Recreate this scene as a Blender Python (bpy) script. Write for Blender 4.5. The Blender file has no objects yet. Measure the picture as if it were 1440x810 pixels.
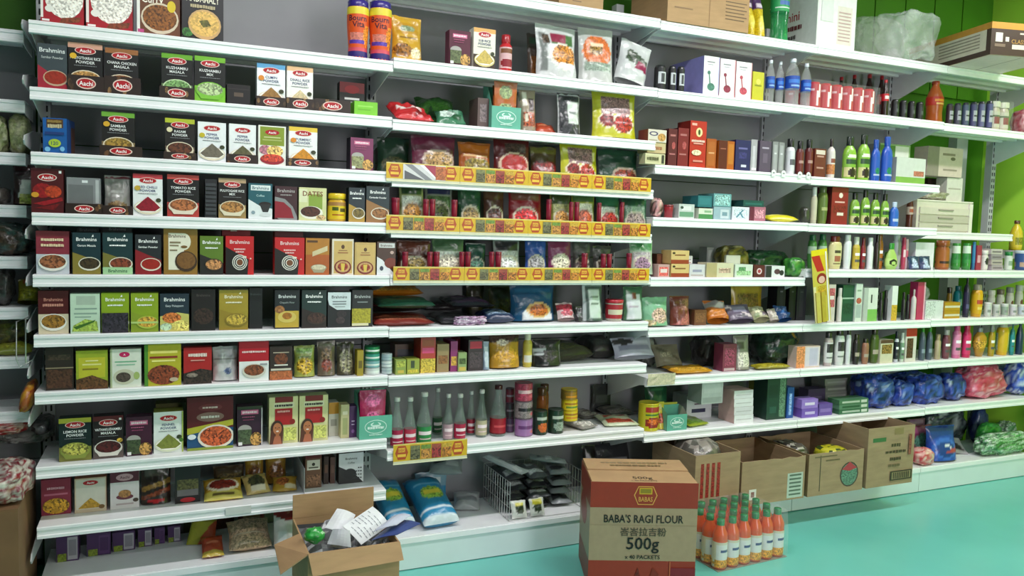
import bpy, math, random
import numpy as np
from mathutils import Vector, Matrix, noise
random.seed(7)
C = bpy.context.scene
COL = C.collection
# ---------------------------------------------------------------- camera
EYE = Vector((0.0, -3.0, 1.388))
FPX = 1110.586
_ya, _pi, _ro = (math.radians(a) for a in (23.8424, 4.17633, 1.59636))
W_ = Vector((math.sin(_ya)*math.cos(_pi), math.cos(_ya)*math.cos(_pi), -math.sin(_pi)))
_rt = Vector((math.cos(_ya), -math.sin(_ya), 0)); _up = _rt.cross(W_)
R_ = _rt*math.cos(_ro) + _up*math.sin(_ro)
U_ = -_rt*math.sin(_ro) + _up*math.cos(_ro)
cam = bpy.data.objects.new('camera', bpy.data.cameras.new('camera'))
COL.objects.link(cam)
cam.data.sensor_width = 36; cam.data.lens = FPX/1440*36; cam.data.clip_start = .05
cam.matrix_world = Matrix(((R_.x, U_.x, -W_.x, EYE.x), (R_.y, U_.y, -W_.y, EYE.y), (R_.z, U_.z, -W_.z, EYE.z), (0, 0, 0, 1)))
C.camera = cam
# ---------------------------------------------------------------- world, lights, exposure
wd = bpy.data.worlds.new('world'); C.world = wd; wd.use_nodes = True
wd.node_tree.nodes['Background'].inputs[0].default_value = (.9, .95, 1, 1)
wd.node_tree.nodes['Background'].inputs[1].default_value = .25
C.view_settings.view_transform = 'Standard'; C.view_settings.look = 'None'
C.view_settings.exposure = -0.2; C.view_settings.gamma = 1.0; C.view_settings.use_curve_mapping = False
def area(name, loc, sx, sy, power, rot=(0, 0, 0), col=(1, 1, 1)):
    l = bpy.data.lights.new(name, 'AREA'); l.shape = 'RECTANGLE'; l.size = sx; l.size_y = sy; l.energy = power; l.color = col
    o = bpy.data.objects.new(name, l); o.location = loc; o.rotation_euler = rot; COL.objects.link(o); return o
for i, x in enumerate((.5, 2.3, 4.1)):
    area('ceiling_tube_light', (x, -1.05, 2.93), 1.2, .14, 31, (0, 0, 0), (1, .962, .985))
for i, x in enumerate((-1.5, .8, 3.1)):
    area('aisle_tube_light', (x, -3.3, 2.93), 1.2, .2, 15, (math.radians(12), 0, 0), (1, .962, .985))
area('added_right_fill', (2.9, -5.9, 1.7), 2.0, 2.2, 150, (math.radians(90), 0, math.radians(-24)), (1, .968, .975))  # added fill for the right bays and wall; no window is built

# ---------------------------------------------------------------- pixel to place
def ray(x, y): return R_*((x-720)/FPX) - U_*((y-405)/FPX) + W_
def on_y(x, y, Y): d = ray(x, y); return EYE + d*((Y+3.0)/d.y)
def on_z(x, y, Z): d = ray(x, y); return EYE + d*((Z-EYE.z)/d.z)
def px_at(x, Y, Z):
    """world x of the point at depth Y and height Z that shows in picture column x"""
    y_, z_ = Y+3.0, Z-EYE.z; a = (x-720)/FPX
    b = (y_*(a*R_.z+W_.z) - z_*(a*R_.y+W_.y))/(y_*U_.z - z_*U_.y)
    d = R_*a - U_*b + W_
    return d.x*y_/d.y
def row_y(P):
    d = Vector(P)-EYE; return 405-FPX*d.dot(U_)/d.dot(W_)
# ---------------------------------------------------------------- colours, materials
_lin = {}
def lin(h):
    if isinstance(h, tuple): return h
    if h not in _lin:
        v = [int(h[i:i+2], 16)/255 for i in (0, 2, 4)]
        _lin[h] = tuple((c/12.92 if c <= .04045 else ((c+.055)/1.055)**2.4) for c in v)
    return _lin[h]
def newmat(name):
    m = bpy.data.materials.new(name); m.use_nodes = True
    return m, m.node_tree.nodes, m.node_tree.links, m.node_tree.nodes['Principled BSDF']
def attr_mat(name, rough=.45, coat=0., cell=170, bump=0., wear=.06):
    """colour comes from the printed colours on the mesh; the alpha of the print says how grainy (food pictures) it is"""
    m, n, l, b = newmat(name)
    a = n.new('ShaderNodeAttribute'); a.attribute_name = 'Col'
    tc = n.new('ShaderNodeTexCoord')
    vo = n.new('ShaderNodeTexVoronoi'); vo.inputs['Scale'].default_value = cell
    l.new(tc.outputs['Object'], vo.inputs['Vector'])
    bw = n.new('ShaderNodeRGBToBW'); l.new(vo.outputs['Color'], bw.inputs[0])
    mr = n.new('ShaderNodeMapRange'); mr.inputs[1].default_value = .2; mr.inputs[2].default_value = .8
    mr.inputs[3].default_value = .25; mr.inputs[4].default_value = 1.9
    l.new(bw.outputs[0], mr.inputs[0])
    ns = n.new('ShaderNodeTexNoise'); ns.inputs['Scale'].default_value = 35; l.new(tc.outputs['Object'], ns.inputs['Vector'])
    mw = n.new('ShaderNodeMapRange'); mw.inputs[3].default_value = 1-wear*2; mw.inputs[4].default_value = 1+wear*2
    l.new(ns.outputs['Fac'], mw.inputs[0])
    mx = n.new('ShaderNodeMix'); mx.data_type = 'FLOAT'
    l.new(a.outputs['Alpha'], mx.inputs[0]); l.new(mw.outputs[0], mx.inputs[2]); l.new(mr.outputs[0], mx.inputs[3])
    ml = n.new('ShaderNodeVectorMath'); ml.operation = 'SCALE'
    l.new(a.outputs['Color'], ml.inputs[0]); l.new(mx.outputs[0], ml.inputs['Scale'])
    l.new(ml.outputs[0], b.inputs['Base Color'])
    b.inputs['Roughness'].default_value = rough; b.inputs['Coat Weight'].default_value = coat
    b.inputs['Coat Roughness'].default_value = .15
    if bump:
        bp = n.new('ShaderNodeBump'); bp.inputs['Strength'].default_value = bump; bp.inputs['Distance'].default_value = .01
        n2 = n.new('ShaderNodeTexNoise'); n2.inputs['Scale'].default_value = 28; n2.inputs['Detail'].default_value = 3
        l.new(tc.outputs['Object'], n2.inputs['Vector']); l.new(n2.outputs['Fac'], bp.inputs['Height']); l.new(bp.outputs[0], b.inputs['Normal'])
    return m
def plain_mat(name, col, rough=.5, metal=0., nscale=8., namp=.06, bump=0., stretch=(1, 1, 1), coat=0.):
    m, n, l, b = newmat(name)
    tc = n.new('ShaderNodeTexCoord'); mp = n.new('ShaderNodeMapping'); mp.inputs['Scale'].default_value = stretch
    l.new(tc.outputs['Object'], mp.inputs[0])
    ns = n.new('ShaderNodeTexNoise'); ns.inputs['Scale'].default_value = nscale; ns.inputs['Detail'].default_value = 5
    l.new(mp.outputs[0], ns.inputs['Vector'])
    cr = n.new('ShaderNodeValToRGB'); c = lin(col)
    cr.color_ramp.elements[0].position = .3; cr.color_ramp.elements[1].position = .7
    cr.color_ramp.elements[0].color = tuple(x*(1-namp) for x in c)+(1,)
    cr.color_ramp.elements[1].color = tuple(min(1, x*(1+namp)) for x in c)+(1,)
    l.new(ns.outputs['Fac'], cr.inputs[0]); l.new(cr.outputs[0], b.inputs['Base Color'])
    b.inputs['Roughness'].default_value = rough; b.inputs['Metallic'].default_value = metal; b.inputs['Coat Weight'].default_value = coat
    if bump:
        bp = n.new('ShaderNodeBump'); bp.inputs['Strength'].default_value = bump; bp.inputs['Distance'].default_value = .005
        l.new(ns.outputs['Fac'], bp.inputs['Height']); l.new(bp.outputs[0], b.inputs['Normal'])
    return m
def clear_mat(name, col, alpha, rough=.12, bump=0.):
    """thin clear plastic: see-through with a glossy, slightly milky skin"""
    m, n, l, b = newmat(name)
    b.inputs['Base Color'].default_value = lin(col)+(1,); b.inputs['Roughness'].default_value = rough
    tr = n.new('ShaderNodeBsdfTransparent'); mx = n.new('ShaderNodeMixShader')
    tc = n.new('ShaderNodeTexCoord'); ns = n.new('ShaderNodeTexNoise'); ns.inputs['Scale'].default_value = 9
    l.new(tc.outputs['Object'], ns.inputs['Vector'])
    mr = n.new('ShaderNodeMapRange'); mr.inputs[1].default_value = .35; mr.inputs[2].default_value = .7
    mr.inputs[3].default_value = alpha*.6; mr.inputs[4].default_value = min(1, alpha*1.5)
    l.new(ns.outputs['Fac'], mr.inputs[0]); l.new(mr.outputs[0], mx.inputs[0])
    if bump:
        n3 = n.new('ShaderNodeTexNoise'); n3.inputs['Scale'].default_value = 14; n3.inputs['Detail'].default_value = 4; n3.inputs['Distortion'].default_value = 1.5
        bp = n.new('ShaderNodeBump'); bp.inputs['Strength'].default_value = bump; bp.inputs['Distance'].default_value = .02
        l.new(tc.outputs['Object'], n3.inputs['Vector']); l.new(n3.outputs['Fac'], bp.inputs['Height']); l.new(bp.outputs[0], b.inputs['Normal'])
    l.new(tr.outputs[0], mx.inputs[1]); l.new(b.outputs[0], mx.inputs[2])
    l.new(mx.outputs[0], n['Material Output'].inputs['Surface'])
    return m
PRINT = attr_mat('printed_card', .42)
FOIL = attr_mat('printed_film', .3, .25, 150, .35)
GLOSS = attr_mat('moulded_plastic', .28, .2, 150, 0, .03)
TIN = attr_mat('printed_tin', .3, .3, 200)
METAL = plain_mat('white_enamel_steel', 'f0f1f3', .38, 0, 14, .03)
PANEL = plain_mat('grey_enamel_back_panel', '8b8c90', .5, 0, 6, .05)
POST = plain_mat('grey_upright_steel', 'b9bcbe', .45, 0, 10, .05)
KICK = plain_mat('pale_plinth_steel', 'd9e6e6', .4, 0, 5, .04)
SLOT = plain_mat('slot_shadow_gap', '1c1c1e', .8)
KRAFT = plain_mat('kraft_cardboard', 'b08d66', .75, 0, 9, .09, .15, (1, 1, 6))
KRAFT2 = plain_mat('worn_kraft_cardboard', '9c8465', .8, 0, 8, .12, .2, (1, 1, 5))
KRAFTI = plain_mat('dark_kraft_cardboard', '7c5c3e', .8, 0, 8, .12, .2)
FLOOR = plain_mat('mint_painted_floor', '6cc2b8', .24, 0, 1.6, .08, .05)
GREEN = plain_mat('shaded_green_wall_paint', '417c0a', .6, 0, 3, .1)  # darker wall green: shade behind the shelving is put into the colour
LIME = plain_mat('lit_lime_wall_paint', 'b2e84a', .6, 0, 3, .05)  # brighter wall green: its lit look is put into the colour
SAGE = plain_mat('sage_trim_paint', '7fae62', .6)
CEIL = plain_mat('white_ceiling_paint', 'b8b9b8', .8)
PALE = plain_mat('dull_wall_paint', '77746e', .8)
WIRE = plain_mat('chromed_wire', 'c8cac8', .3, .7)
CLEAR = clear_mat('clear_plastic', 'e8eeee', .22)
FILM = clear_mat('shrink_film', 'eef2f2', .07, .08)
BAGFILM = clear_mat('milky_bag_film', 'e4ebe4', .3, .1, 1.)
BAG = attr_mat('creased_bag_film', .3, .3, 150, .9, .05)
GLASS = clear_mat('tinted_clear_glass', '9fb0a8', .33, .06)
# ---------------------------------------------------------------- objects
def tag(o, label, cat, group=None, kind=None):
    if label: o['label'] = label
    if cat: o['category'] = cat
    if group: o['group'] = group
    if kind: o['kind'] = kind
    return o
LABELS = {}
def thing(name, label, cat, loc=(0, 0, 0), rot=(0, 0, 0), group=None):
    o = bpy.data.objects.new(name, None); o.empty_display_size = .03; COL.objects.link(o)
    o.location = loc; o.rotation_euler = rot
    n = len(label.split())
    if n > 16 or n < 4: print('LABEL WORDS', n, label)
    if label in LABELS: print('LABEL TWICE', label)
    LABELS[label] = 1
    return tag(o, label, cat, group)
class MB:
    def __init__(s): s.v = []; s.f = []; s.c = []
    def face(s, pts, col, spk=0.):
        i = len(s.v); s.v += [tuple(p) for p in pts]; s.f.append(tuple(range(i, i+len(pts)))); s.c.append(lin(col)+(spk,))
    def box(s, x0, y0, z0, x1, y1, z1, col='ffffff', spk=0.):
        i = len(s.v)
        s.v += [(x0, y0, z0), (x1, y0, z0), (x1, y1, z0), (x0, y1, z0), (x0, y0, z1), (x1, y0, z1), (x1, y1, z1), (x0, y1, z1)]
        for q in ((0, 3, 2, 1), (4, 5, 6, 7), (0, 1, 5, 4), (1, 2, 6, 5), (2, 3, 7, 6), (3, 0, 4, 7)):
            s.f.append(tuple(i+k for k in q)); s.c.append(lin(col)+(spk,))
        return s
    def tube(s, pts, r, n=6, col='ffffff'):
        pts = [Vector(p) for p in pts]; rings = []
        for k, p in enumerate(pts):
            d = (pts[min(k+1, len(pts)-1)]-pts[max(k-1, 0)]).normalized()
            a = d.cross(Vector((0, 0, 1)) if abs(d.z) < .9 else Vector((1, 0, 0))).normalized(); b = d.cross(a)
            rings.append(len(s.v))
            s.v += [tuple(p+a*(r*math.cos(t*2*math.pi/n))+b*(r*math.sin(t*2*math.pi/n))) for t in range(n)]
        for k in range(len(pts)-1):
            for t in range(n):
                u = (t+1) % n
                s.f.append((rings[k]+t, rings[k]+u, rings[k+1]+u, rings[k+1]+t)); s.c.append(lin(col)+(0,))
        s.f.append(tuple(rings[0]+t for t in range(n))[::-1]); s.c.append(lin(col)+(0,))
        s.f.append(tuple(rings[-1]+t for t in range(n))); s.c.append(lin(col)+(0,))
        return s
    def build(s, name, mat, parent=None, smooth=False, loc=None):
        me = bpy.data.meshes.new(name); me.from_pydata(s.v, [], s.f)
        at = me.color_attributes.new('Col', 'FLOAT_COLOR', 'CORNER')
        cc = []
        for f, c in zip(s.f, s.c):
            if c is None:
                for k in f: cc += s.pc[k]
            else: cc += list(c)*len(f)
        at.data.foreach_set('color', cc)
        me.materials.append(mat)
        if smooth: me.polygons.foreach_set('use_smooth', [True]*len(s.f))
        me.update()
        o = bpy.data.objects.new(name, me); COL.objects.link(o)
        if parent is not None: o.parent = parent
        if loc is not None: o.location = loc
        return o
# print operations in the unit square of a face: rectangles, ellipses, polygons, text
def R(a, b, c, d, col, s=0.): return ('r', a, b, c, d, col, s)
def E(u, v, ru, rv, col, s=0.): return ('e', u, v, ru, rv, col, s)
def P(pts, col, s=0.): return ('p', pts, col, s)
def T(t, u, v, h, col, mw=.9): return ('t', t, u, v, h, col, mw)
def L(u, v, w, h, col, k=0):
    """a line of print too small to read: short marks of uneven length"""
    rs = random.Random(int(u*991+v*7919+k)); out = []; x = u-w/2
    while x < u+w/2-.01:
        q = min(rs.uniform(.03, .09), u+w/2-x); out.append(('r', x, v-h/2*rs.uniform(.7, 1), x+q*.82, v+h/2*rs.uniform(.7, 1), col, 0.)); x += q
    return out
_txt = {}
def text_polys(t, bold=.012):
    if t not in _txt:
        cu = bpy.data.curves.new('t', 'FONT'); cu.body = t; cu.resolution_u = 2; cu.fill_mode = 'FRONT'; cu.offset = bold
        o = bpy.data.objects.new('t', cu); COL.objects.link(o)
        me = bpy.data.meshes.new_from_object(o)
        v = [tuple(p.co[:2]) for p in me.vertices]; f = [tuple(p.vertices) for p in me.polygons]
        bpy.data.objects.remove(o); bpy.data.meshes.remove(me); bpy.data.curves.remove(cu)
        if v:
            xs = [p[0] for p in v]; x0, x1 = min(xs), max(xs)
            _txt[t] = ([((p[0]-x0), p[1]) for p in v], f, x1-x0)
        else: _txt[t] = ([], [], 1)
    return _txt[t]
def paint(mb, ops, fn, w, h, lay=.00018):
    """lay the print operations out as thin coloured faces; fn(u, v, lift) gives the point on the face"""
    for k, op in enumerate(ops):
        z = lay*(k+1)
        if op[0] == 'r':
            _, a, b, c, d, col, s = op; mb.face([fn(a, b, z), fn(c, b, z), fn(c, d, z), fn(a, d, z)], col, s)
        elif op[0] == 'e':
            _, u, v, ru, rv, col, s = op
            pts = [(u+ru*math.cos(t*math.pi/9), v+rv*math.sin(t*math.pi/9)) for t in range(18)]
            mb.face([fn(min(1, max(0, a)), min(1, max(0, b)), z) for a, b in pts], col, s)
        elif op[0] == 'p':
            mb.face([fn(a, b, z) for a, b in op[1]], op[2], op[3])
        else:
            _, t, u, v, hh, col, mw = op
            tv, tf, tw = text_polys(t)
            sc = hh*h/.72; sx = min(sc, mw*w/tw); i = len(mb.v)
            mb.v += [tuple(fn(u+(p[0]-tw/2)*sx/w, v+(p[1]*sc-hh*h/2)/h, z)) for p in tv]
            for q in tf: mb.f.append(tuple(i+a for a in q)); mb.c.append(lin(col)+(0.,))
def sample(ops, u, v):
    for op in reversed(ops):
        if op[0] == 'r':
            if op[1] <= u <= op[3] and op[2] <= v <= op[4]: return lin(op[5])+(op[6],)
        elif op[0] == 'e':
            if ((u-op[1])/op[3])**2+((v-op[2])/op[4])**2 <= 1: return lin(op[5])+(op[6],)
        elif op[0] == 'p':
            pts = op[1]; ins = False
            for i in range(len(pts)):
                (x1, y1), (x2, y2) = pts[i], pts[i-1]
                if (y1 > v) != (y2 > v) and u < (x2-x1)*(v-y1)/(y2-y1)+x1: ins = not ins
            if ins: return lin(op[2])+(op[3],)
    return lin(ops[0][5])+(ops[0][6],)
# ---------------------------------------------------------------- room
def struct(name, mb, mat):
    o = mb.build(name, mat); o['kind'] = 'structure'; return o
struct('floor', MB().box(-3.2, -6.2, -.05, 5.05, .62, 0), FLOOR)
struct('ceiling', MB().box(-3.2, -6.2, 3.0, 5.05, .62, 3.05), CEIL)
wb = struct('wall_back', MB().box(-3.2, .56, 0, 5.05, .62, 3.0), GREEN)
wr = struct('wall_right', MB().box(4.93, -6.2, 0, 5.05, .56, 3.0), LIME)
struct('wall_left', MB().box(-3.2, -6.2, 0, -3.1, .56, 3.0), PALE)
struct('wall_front', MB().box(-3.1, -6.2, 0, 4.93, -6.1, 3.0), PALE)
for i in range(9):        # upright boards on the wall above the shelving
    MB().box(2.62+i*.25, .535, 2.3, 2.86+i*.25, .56, 2.98).build('wall_panel', GREEN, wb)
struct('trim_1', MB().box(4.5, .50, 2.60, 4.93, .535, 2.68), SAGE)
struct('trim_2', MB().box(4.895, -1.2, 2.60, 4.93, .5, 2.68), SAGE)
struct('trim_3', MB().box(4.885, .02, .0, 4.93, .10, 2.1), METAL)
struct('trim_4', MB().box(4.60, .50, 0, 4.70, .56, 2.1), POST)
# ---------------------------------------------------------------- shelving
BX = [-.3957, .8043, 2.0043, 2.9165, 3.8287, 4.741]
DEP = .36
BAY = {0: 'set-back', 1: 'left', 2: 'middle', 3: 'third', 4: 'fourth', 5: 'end'}
SH = {(1, 0): 2.019, (1, 1): 1.808, (1, 2): 1.600, (1, 3): 1.403, (1, 4): 1.200, (1, 5): .999, (1, 6): .807, (1, 7): .554, (1, 8): .348, (1, 9): .14,
      (2, -1): 2.334, (2, 0): 2.034, (2, 1): 1.801, (2, 2): 1.585, (2, 3): 1.388, (2, 4): 1.202, (2, 5): .994, (2, 6): .802, (2, 7): .503, (2, 9): .14,
      (3, -1): 2.328, (3, 0): 2.032, (3, 1): 1.699, (3, 2): 1.465, (3, 3): 1.194, (3, 4): .963, (3, 5): .735, (3, 6): .476, (3, 9): .14,
      (4, -1): 2.328, (4, 0): 2.031, (4, 1): 1.694, (4, 2): 1.463, (4, 3): 1.236, (4, 4): .963, (4, 5): .735, (4, 6): .476, (4, 9): .14,
      (5, -1): 2.328, (5, 0): 2.026, (5, 3): 1.236, (5, 4): .967, (5, 5): .737, (5, 6): .480, (5, 9): .14}
ORD = {-1: 'top', 0: 'second', 1: 'third', 2: 'fourth', 3: 'fifth', 4: 'sixth', 5: 'seventh', 6: 'eighth', 7: 'ninth', 8: 'tenth', 9: 'base'}
def shname(b, k):
    kk = k-1 if b in (0, 1) and k != 9 else k
    return BAY[b]+" bay's "+ORD[kk]+' shelf'
fr = thing('gondola_frame', 'tall grey back panels and slotted uprights of the wall shelving', 'shelving frame', (0, 0, 0))
for b in (1, 2, 3, 4):
    z = .1
    while z < 2.44:
        z2 = min(z+.39, 2.46)
        MB().box(BX[b-1]+.021, .362, z, BX[b]-.021, .374, z2-.004).build('back_panel', PANEL, fr); z += .39
for i, x in enumerate(BX):
    u = MB().box(x-.02, .345, 0, x+.02, .39, 2.48).build('upright', POST, fr)
    s = MB()
    for q in range(58):
        for dx in (-.009, .009): s.box(x+dx-.003, .3435, .25+q*.038, x+dx+.003, .346, .272+q*.038)
    s.build('slot', SLOT, u)['kind'] = 'stuff'
LIP = [(.012, 0), (-.001, 0), (-.004, -.003), (-.004, -.011), (-.0005, -.0135), (-.0005, -.028), (-.004, -.031), (-.004, -.040), (.003, -.042), (.012, -.042)]
def lip_mb(x0, x1, y0):
    m = MB(); n = len(LIP)
    for x in (x0, x1): m.v += [(x, y0+a, b) for a, b in LIP]
    for i in range(n): j = (i+1) % n; m.f.append((i, j, n+j, n+i)); m.c.append((1, 1, 1, 0))
    m.f.append(tuple(range(n))); m.f.append(tuple(range(2*n-1, n-1, -1))); m.c += [(1, 1, 1, 0)]*2
    return m
def bracket_mb(x, y0, y1, back=.095):
    m = MB(); pr = [(y1, -back), (y1, -.006), (y0+.014, -.006), (y0+.014, -.036), (y0+.06, -.044)]
    n = len(pr)
    for xx in (x-.0012, x+.0012): m.v += [(xx, a, b) for a, b in pr]
    for i in range(n): j = (i+1) % n; m.f.append((i, j, n+j, n+i)); m.c.append((1, 1, 1, 0))
    m.f.append(tuple(range(n))); m.f.append(tuple(range(2*n-1, n-1, -1))); m.c += [(1, 1, 1, 0)]*2
    return m
def shelf(x0, x1, z, label, y0=0., y1=.343, tall=.095):
    t = thing('wall_shelf', label, 'shelf', ((x0+x1)/2, 0, z), group='shelves of the wall shelving')
    h = (x1-x0)/2-.0015
    d = MB().box(-h, y0+.012, -.004, h, y1, 0)
    for a in (.10, .19, .28):                      # folded stiffeners under the tray
        d.box(-h+.03, y0+a, -.017, h-.03, y0+a+.022, -.004)
    d.build('deck', METAL, t)
    lip_mb(-h, h, y0).build('price_rail', METAL, t)
    for s in (-1, 1): bracket_mb(s*(h-.004), y0, y1, tall).build('bracket', METAL, t)
    return t
for (b, k), z in SH.items():
    if k == 9: continue
    shelf(BX[b-1], BX[b], z, 'white steel shelf with price rail, '+shname(b, k), tall=.15 if b > 2 else .1)
for b in range(1, 6):
    t = thing('base_shelf', 'pale steel base shelf and plinth at the foot of the '+BAY[b]+' bay', 'shelf', ((BX[b-1]+BX[b])/2, 0, 0), group='base shelves of the wall shelving')
    h = (BX[b]-BX[b-1])/2-.0015
    MB().box(-h, .004, .136, h, .343, .14).build('deck', METAL, t)
    MB().box(-h, .006, .004, h, .012, .112).build('plinth_panel', KICK, t)
    MB().box(-h, .0, .114, h, .014, .136).build('front_rail', METAL, t)
# set-back bay on the far side of the left bay
B0Y = .13
for i, yy in enumerate((44, 142, 216, 289, 361, 432, 501, 577)):
    z0 = on_y(40, yy, B0Y).z
    shelf(-1.60, -.425, z0, 'white steel shelf number '+ORD[i-1]+' from above in the set-back bay', y0=B0Y, tall=.05)
    SH[(0, i)] = z0
f0 = thing('set_back_frame', 'grey back panels of the set-back shelving beside the left bay', 'shelving frame')
for q in range(5): MB().box(-1.6, .362, .1+q*.39, -.425, .374, .486+q*.39).build('back_panel', PANEL, f0)
for i, (ya, yb_) in enumerate(((10, 34), (93, 112), (181, 197), (316, 330), (378, 397), (445, 463), (500, 528), (578, 596), (770, 790))):
    zt = on_y(28, yb_, -.0).z
    t = thing('shelf_bracket', 'bare grey shelf arm number '+ORD[i-1]+' from above beside the left bay', 'bracket', (-.412, 0, zt), group='bare shelf arms')
    m = MB(); pr = [(.343, -.03), (.343, .055), (.2, .05), (.01, .018), (-.01, 0), (.0, -.012)]
    n = len(pr)
    for xx in (-.002, .002): m.v += [(xx, a, c) for a, c in pr]
    for q in range(n): j = (q+1) % n; m.f.append((q, j, n+j, n+q)); m.c.append((1, 1, 1, 0))
    m.f.append(tuple(range(n))); m.f.append(tuple(range(2*n-1, n-1, -1))); m.c += [(1, 1, 1, 0)]*2
    m.build('arm_plate', POST, t)
    MB().box(-.006, .330, -.035, .006, .345, .06).build('hook', POST, t)
# ---------------------------------------------------------------- builders of goods
CUR = [1, 0]
def at_shelf(b, k): CUR[:] = [b, k]
def fit(xl, xr, yt, dy, on=0., z=None):
    zs = (SH[tuple(CUR)] if z is None else z)+on+.0006
    x0, x1 = px_at(xl, dy, zs), px_at(xr, dy, zs)
    z1 = zs+yt[0] if isinstance(yt, tuple) else on_y((xl+xr)/2, yt, dy).z
    return x0, x1, zs, max(z1, zs+.008)
def stack(xl, xr, yt, n, dy=.012):
    x0, x1, z0, z1 = fit(xl, xr, yt, dy); h = (z1-z0)/n
    return [(q, (h-.0008,), q*h) for q in range(n)]
def full(label): return label+", "+shname(*CUR) if label[-1] != '.' else label[:-1]
def grp(kind): return kind+' on the '+shname(*CUR)
def carton(xl, xr, yt, ops, label, d=.05, dy=.012, on=0., rz=None, side=None, name='food_carton', cat='box', top=None, sops=None, z=None, tops=None):
    x0, x1, z0, z1 = fit(xl, xr, yt, dy, on, z); w, h = x1-x0-.0012, z1-z0
    if rz is None: rz = random.uniform(-.25, .25)
    t = thing(name, full(label), cat, ((x0+x1)/2, dy, z0), (0, 0, math.radians(rz)), grp('boxes'))
    base = side or ops[0][5]
    m = MB().box(-w/2, 0, 0, w/2, d, h, base)
    if sops:
        paint(m, sops, lambda u, v, q: (-w/2-q, d*(1-u), v*h), d, h); paint(m, sops, lambda u, v, q: (w/2+q, d*u, v*h), d, h)
    paint(m, tops or [R(0, 0, 1, 1, top or base), R(.0, .47, 1, .5, '6b6b6b')], lambda u, v, q: (-w/2+u*w, v*d, h+q), w, d)
    m.build('carton_body', PRINT, t)
    f = MB(); paint(f, ops, lambda u, v, q: (-w/2+u*w, -q, v*h), w, h); f.build('front_print', PRINT, t)
    return t
def _pos(n): return 1-abs(2*n-1)**2.6
def pouch(xl, xr, yt, ops, label, d=.05, dy=.03, on=0., tilt=-6, rz=0., roll=0., mat=None, gusset=True, length=None, name='food_pouch', cat='packet', crump=.006, z=None, plump=.6):
    """a filled film pouch; tilt 0 stands upright, -90 lies on its back with the print up (then length gives its depth)"""
    x0, x1, z0, z1 = fit(xl, xr, yt, dy, on, z); w, h = x1-x0-.002, (z1-z0) if length is None else length
    sd = random.random()*50; m = MB()
    rot = Matrix.Rotation(math.radians(rz), 3, 'Z') @ Matrix.Rotation(math.radians(tilt), 3, 'X') @ Matrix.Rotation(math.radians(roll), 3, 'Y')
    def pt(u, v, s):
        pv = (min(1, 1.35*(1-v))**.7 if v > .3 else (1 if gusset else (v/.3)**.6)) if gusset else max(0, _pos(v))**plump
        th = d/2*max(0, _pos(u))**plump*pv
        nz = noise.noise(Vector((u*3+sd, v*4, s*7)))
        pin = 1-.05*math.sin(math.pi*v)+.03*noise.noise(Vector((sd, v*3, 0)))
        sc = .0 if (u in (0, 1) or v in (0, 1)) else 1
        return rot @ Vector(((u-.5)*w*pin, s*th + crump*(nz+.6*(.35-abs(noise.noise(Vector((u*5-sd, v*6+sd, s*3))))))*sc*(1 if s < 0 else .3), v*h+(crump*noise.noise(Vector((u*4, sd, 3))) if v == 1 else 0)))
    nu = max(8, min(26, int((xr-xl)/2.0))); nv = max(10, min(30, int(nu*h/w)))
    ops = [o for o in ops]; cs = []
    for s in (-1, 1):
        i0 = len(m.v)
        for j in range(nv+1):
            for i in range(nu+1):
                m.v.append(tuple(pt(i/nu, j/nv, s)))
                cs.append(sample(ops, min(.999, max(.001, i/nu)), min(.999, max(.001, j/nv))) if s < 0 else lin(ops[0][5])+(0.,))
        for j in range(nv):
            for i in range(nu):
                a = i0+j*(nu+1)+i; q = (a, a+1, a+nu+2, a+nu+1)
                m.f.append(q if s < 0 else q[::-1]); m.c.append(None)
    m.pc = cs
    lo = min(p[2] for p in m.v); fy = min(p[1] for p in m.v)
    m.v = [(p[0], p[1]-fy, p[2]-lo) for p in m.v]
    t = thing(name, full(label), cat, ((x0+x1)/2, dy, z0), (0, 0, 0), grp('packets'))
    m.build('pouch_film', mat or FOIL, t, True)
    # crimped seal strip along the top edge
    e0, e1 = pt(0, 1, -1), pt(1, 1, -1); c = rot @ Vector((0, 0, -.008))
    sh = Vector((0, -fy, -lo)); yv = rot @ Vector((0, -.0012, 0))
    b = MB(); b.face([e0+sh+yv+c, e1+sh+yv+c, e1+sh+yv, e0+sh+yv], ops[0][5]); b.face([e0+sh-yv, e1+sh-yv, e1+sh-yv+c, e0+sh-yv+c], ops[0][5])
    b.build('seal', mat or FOIL, t)
    return t
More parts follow.
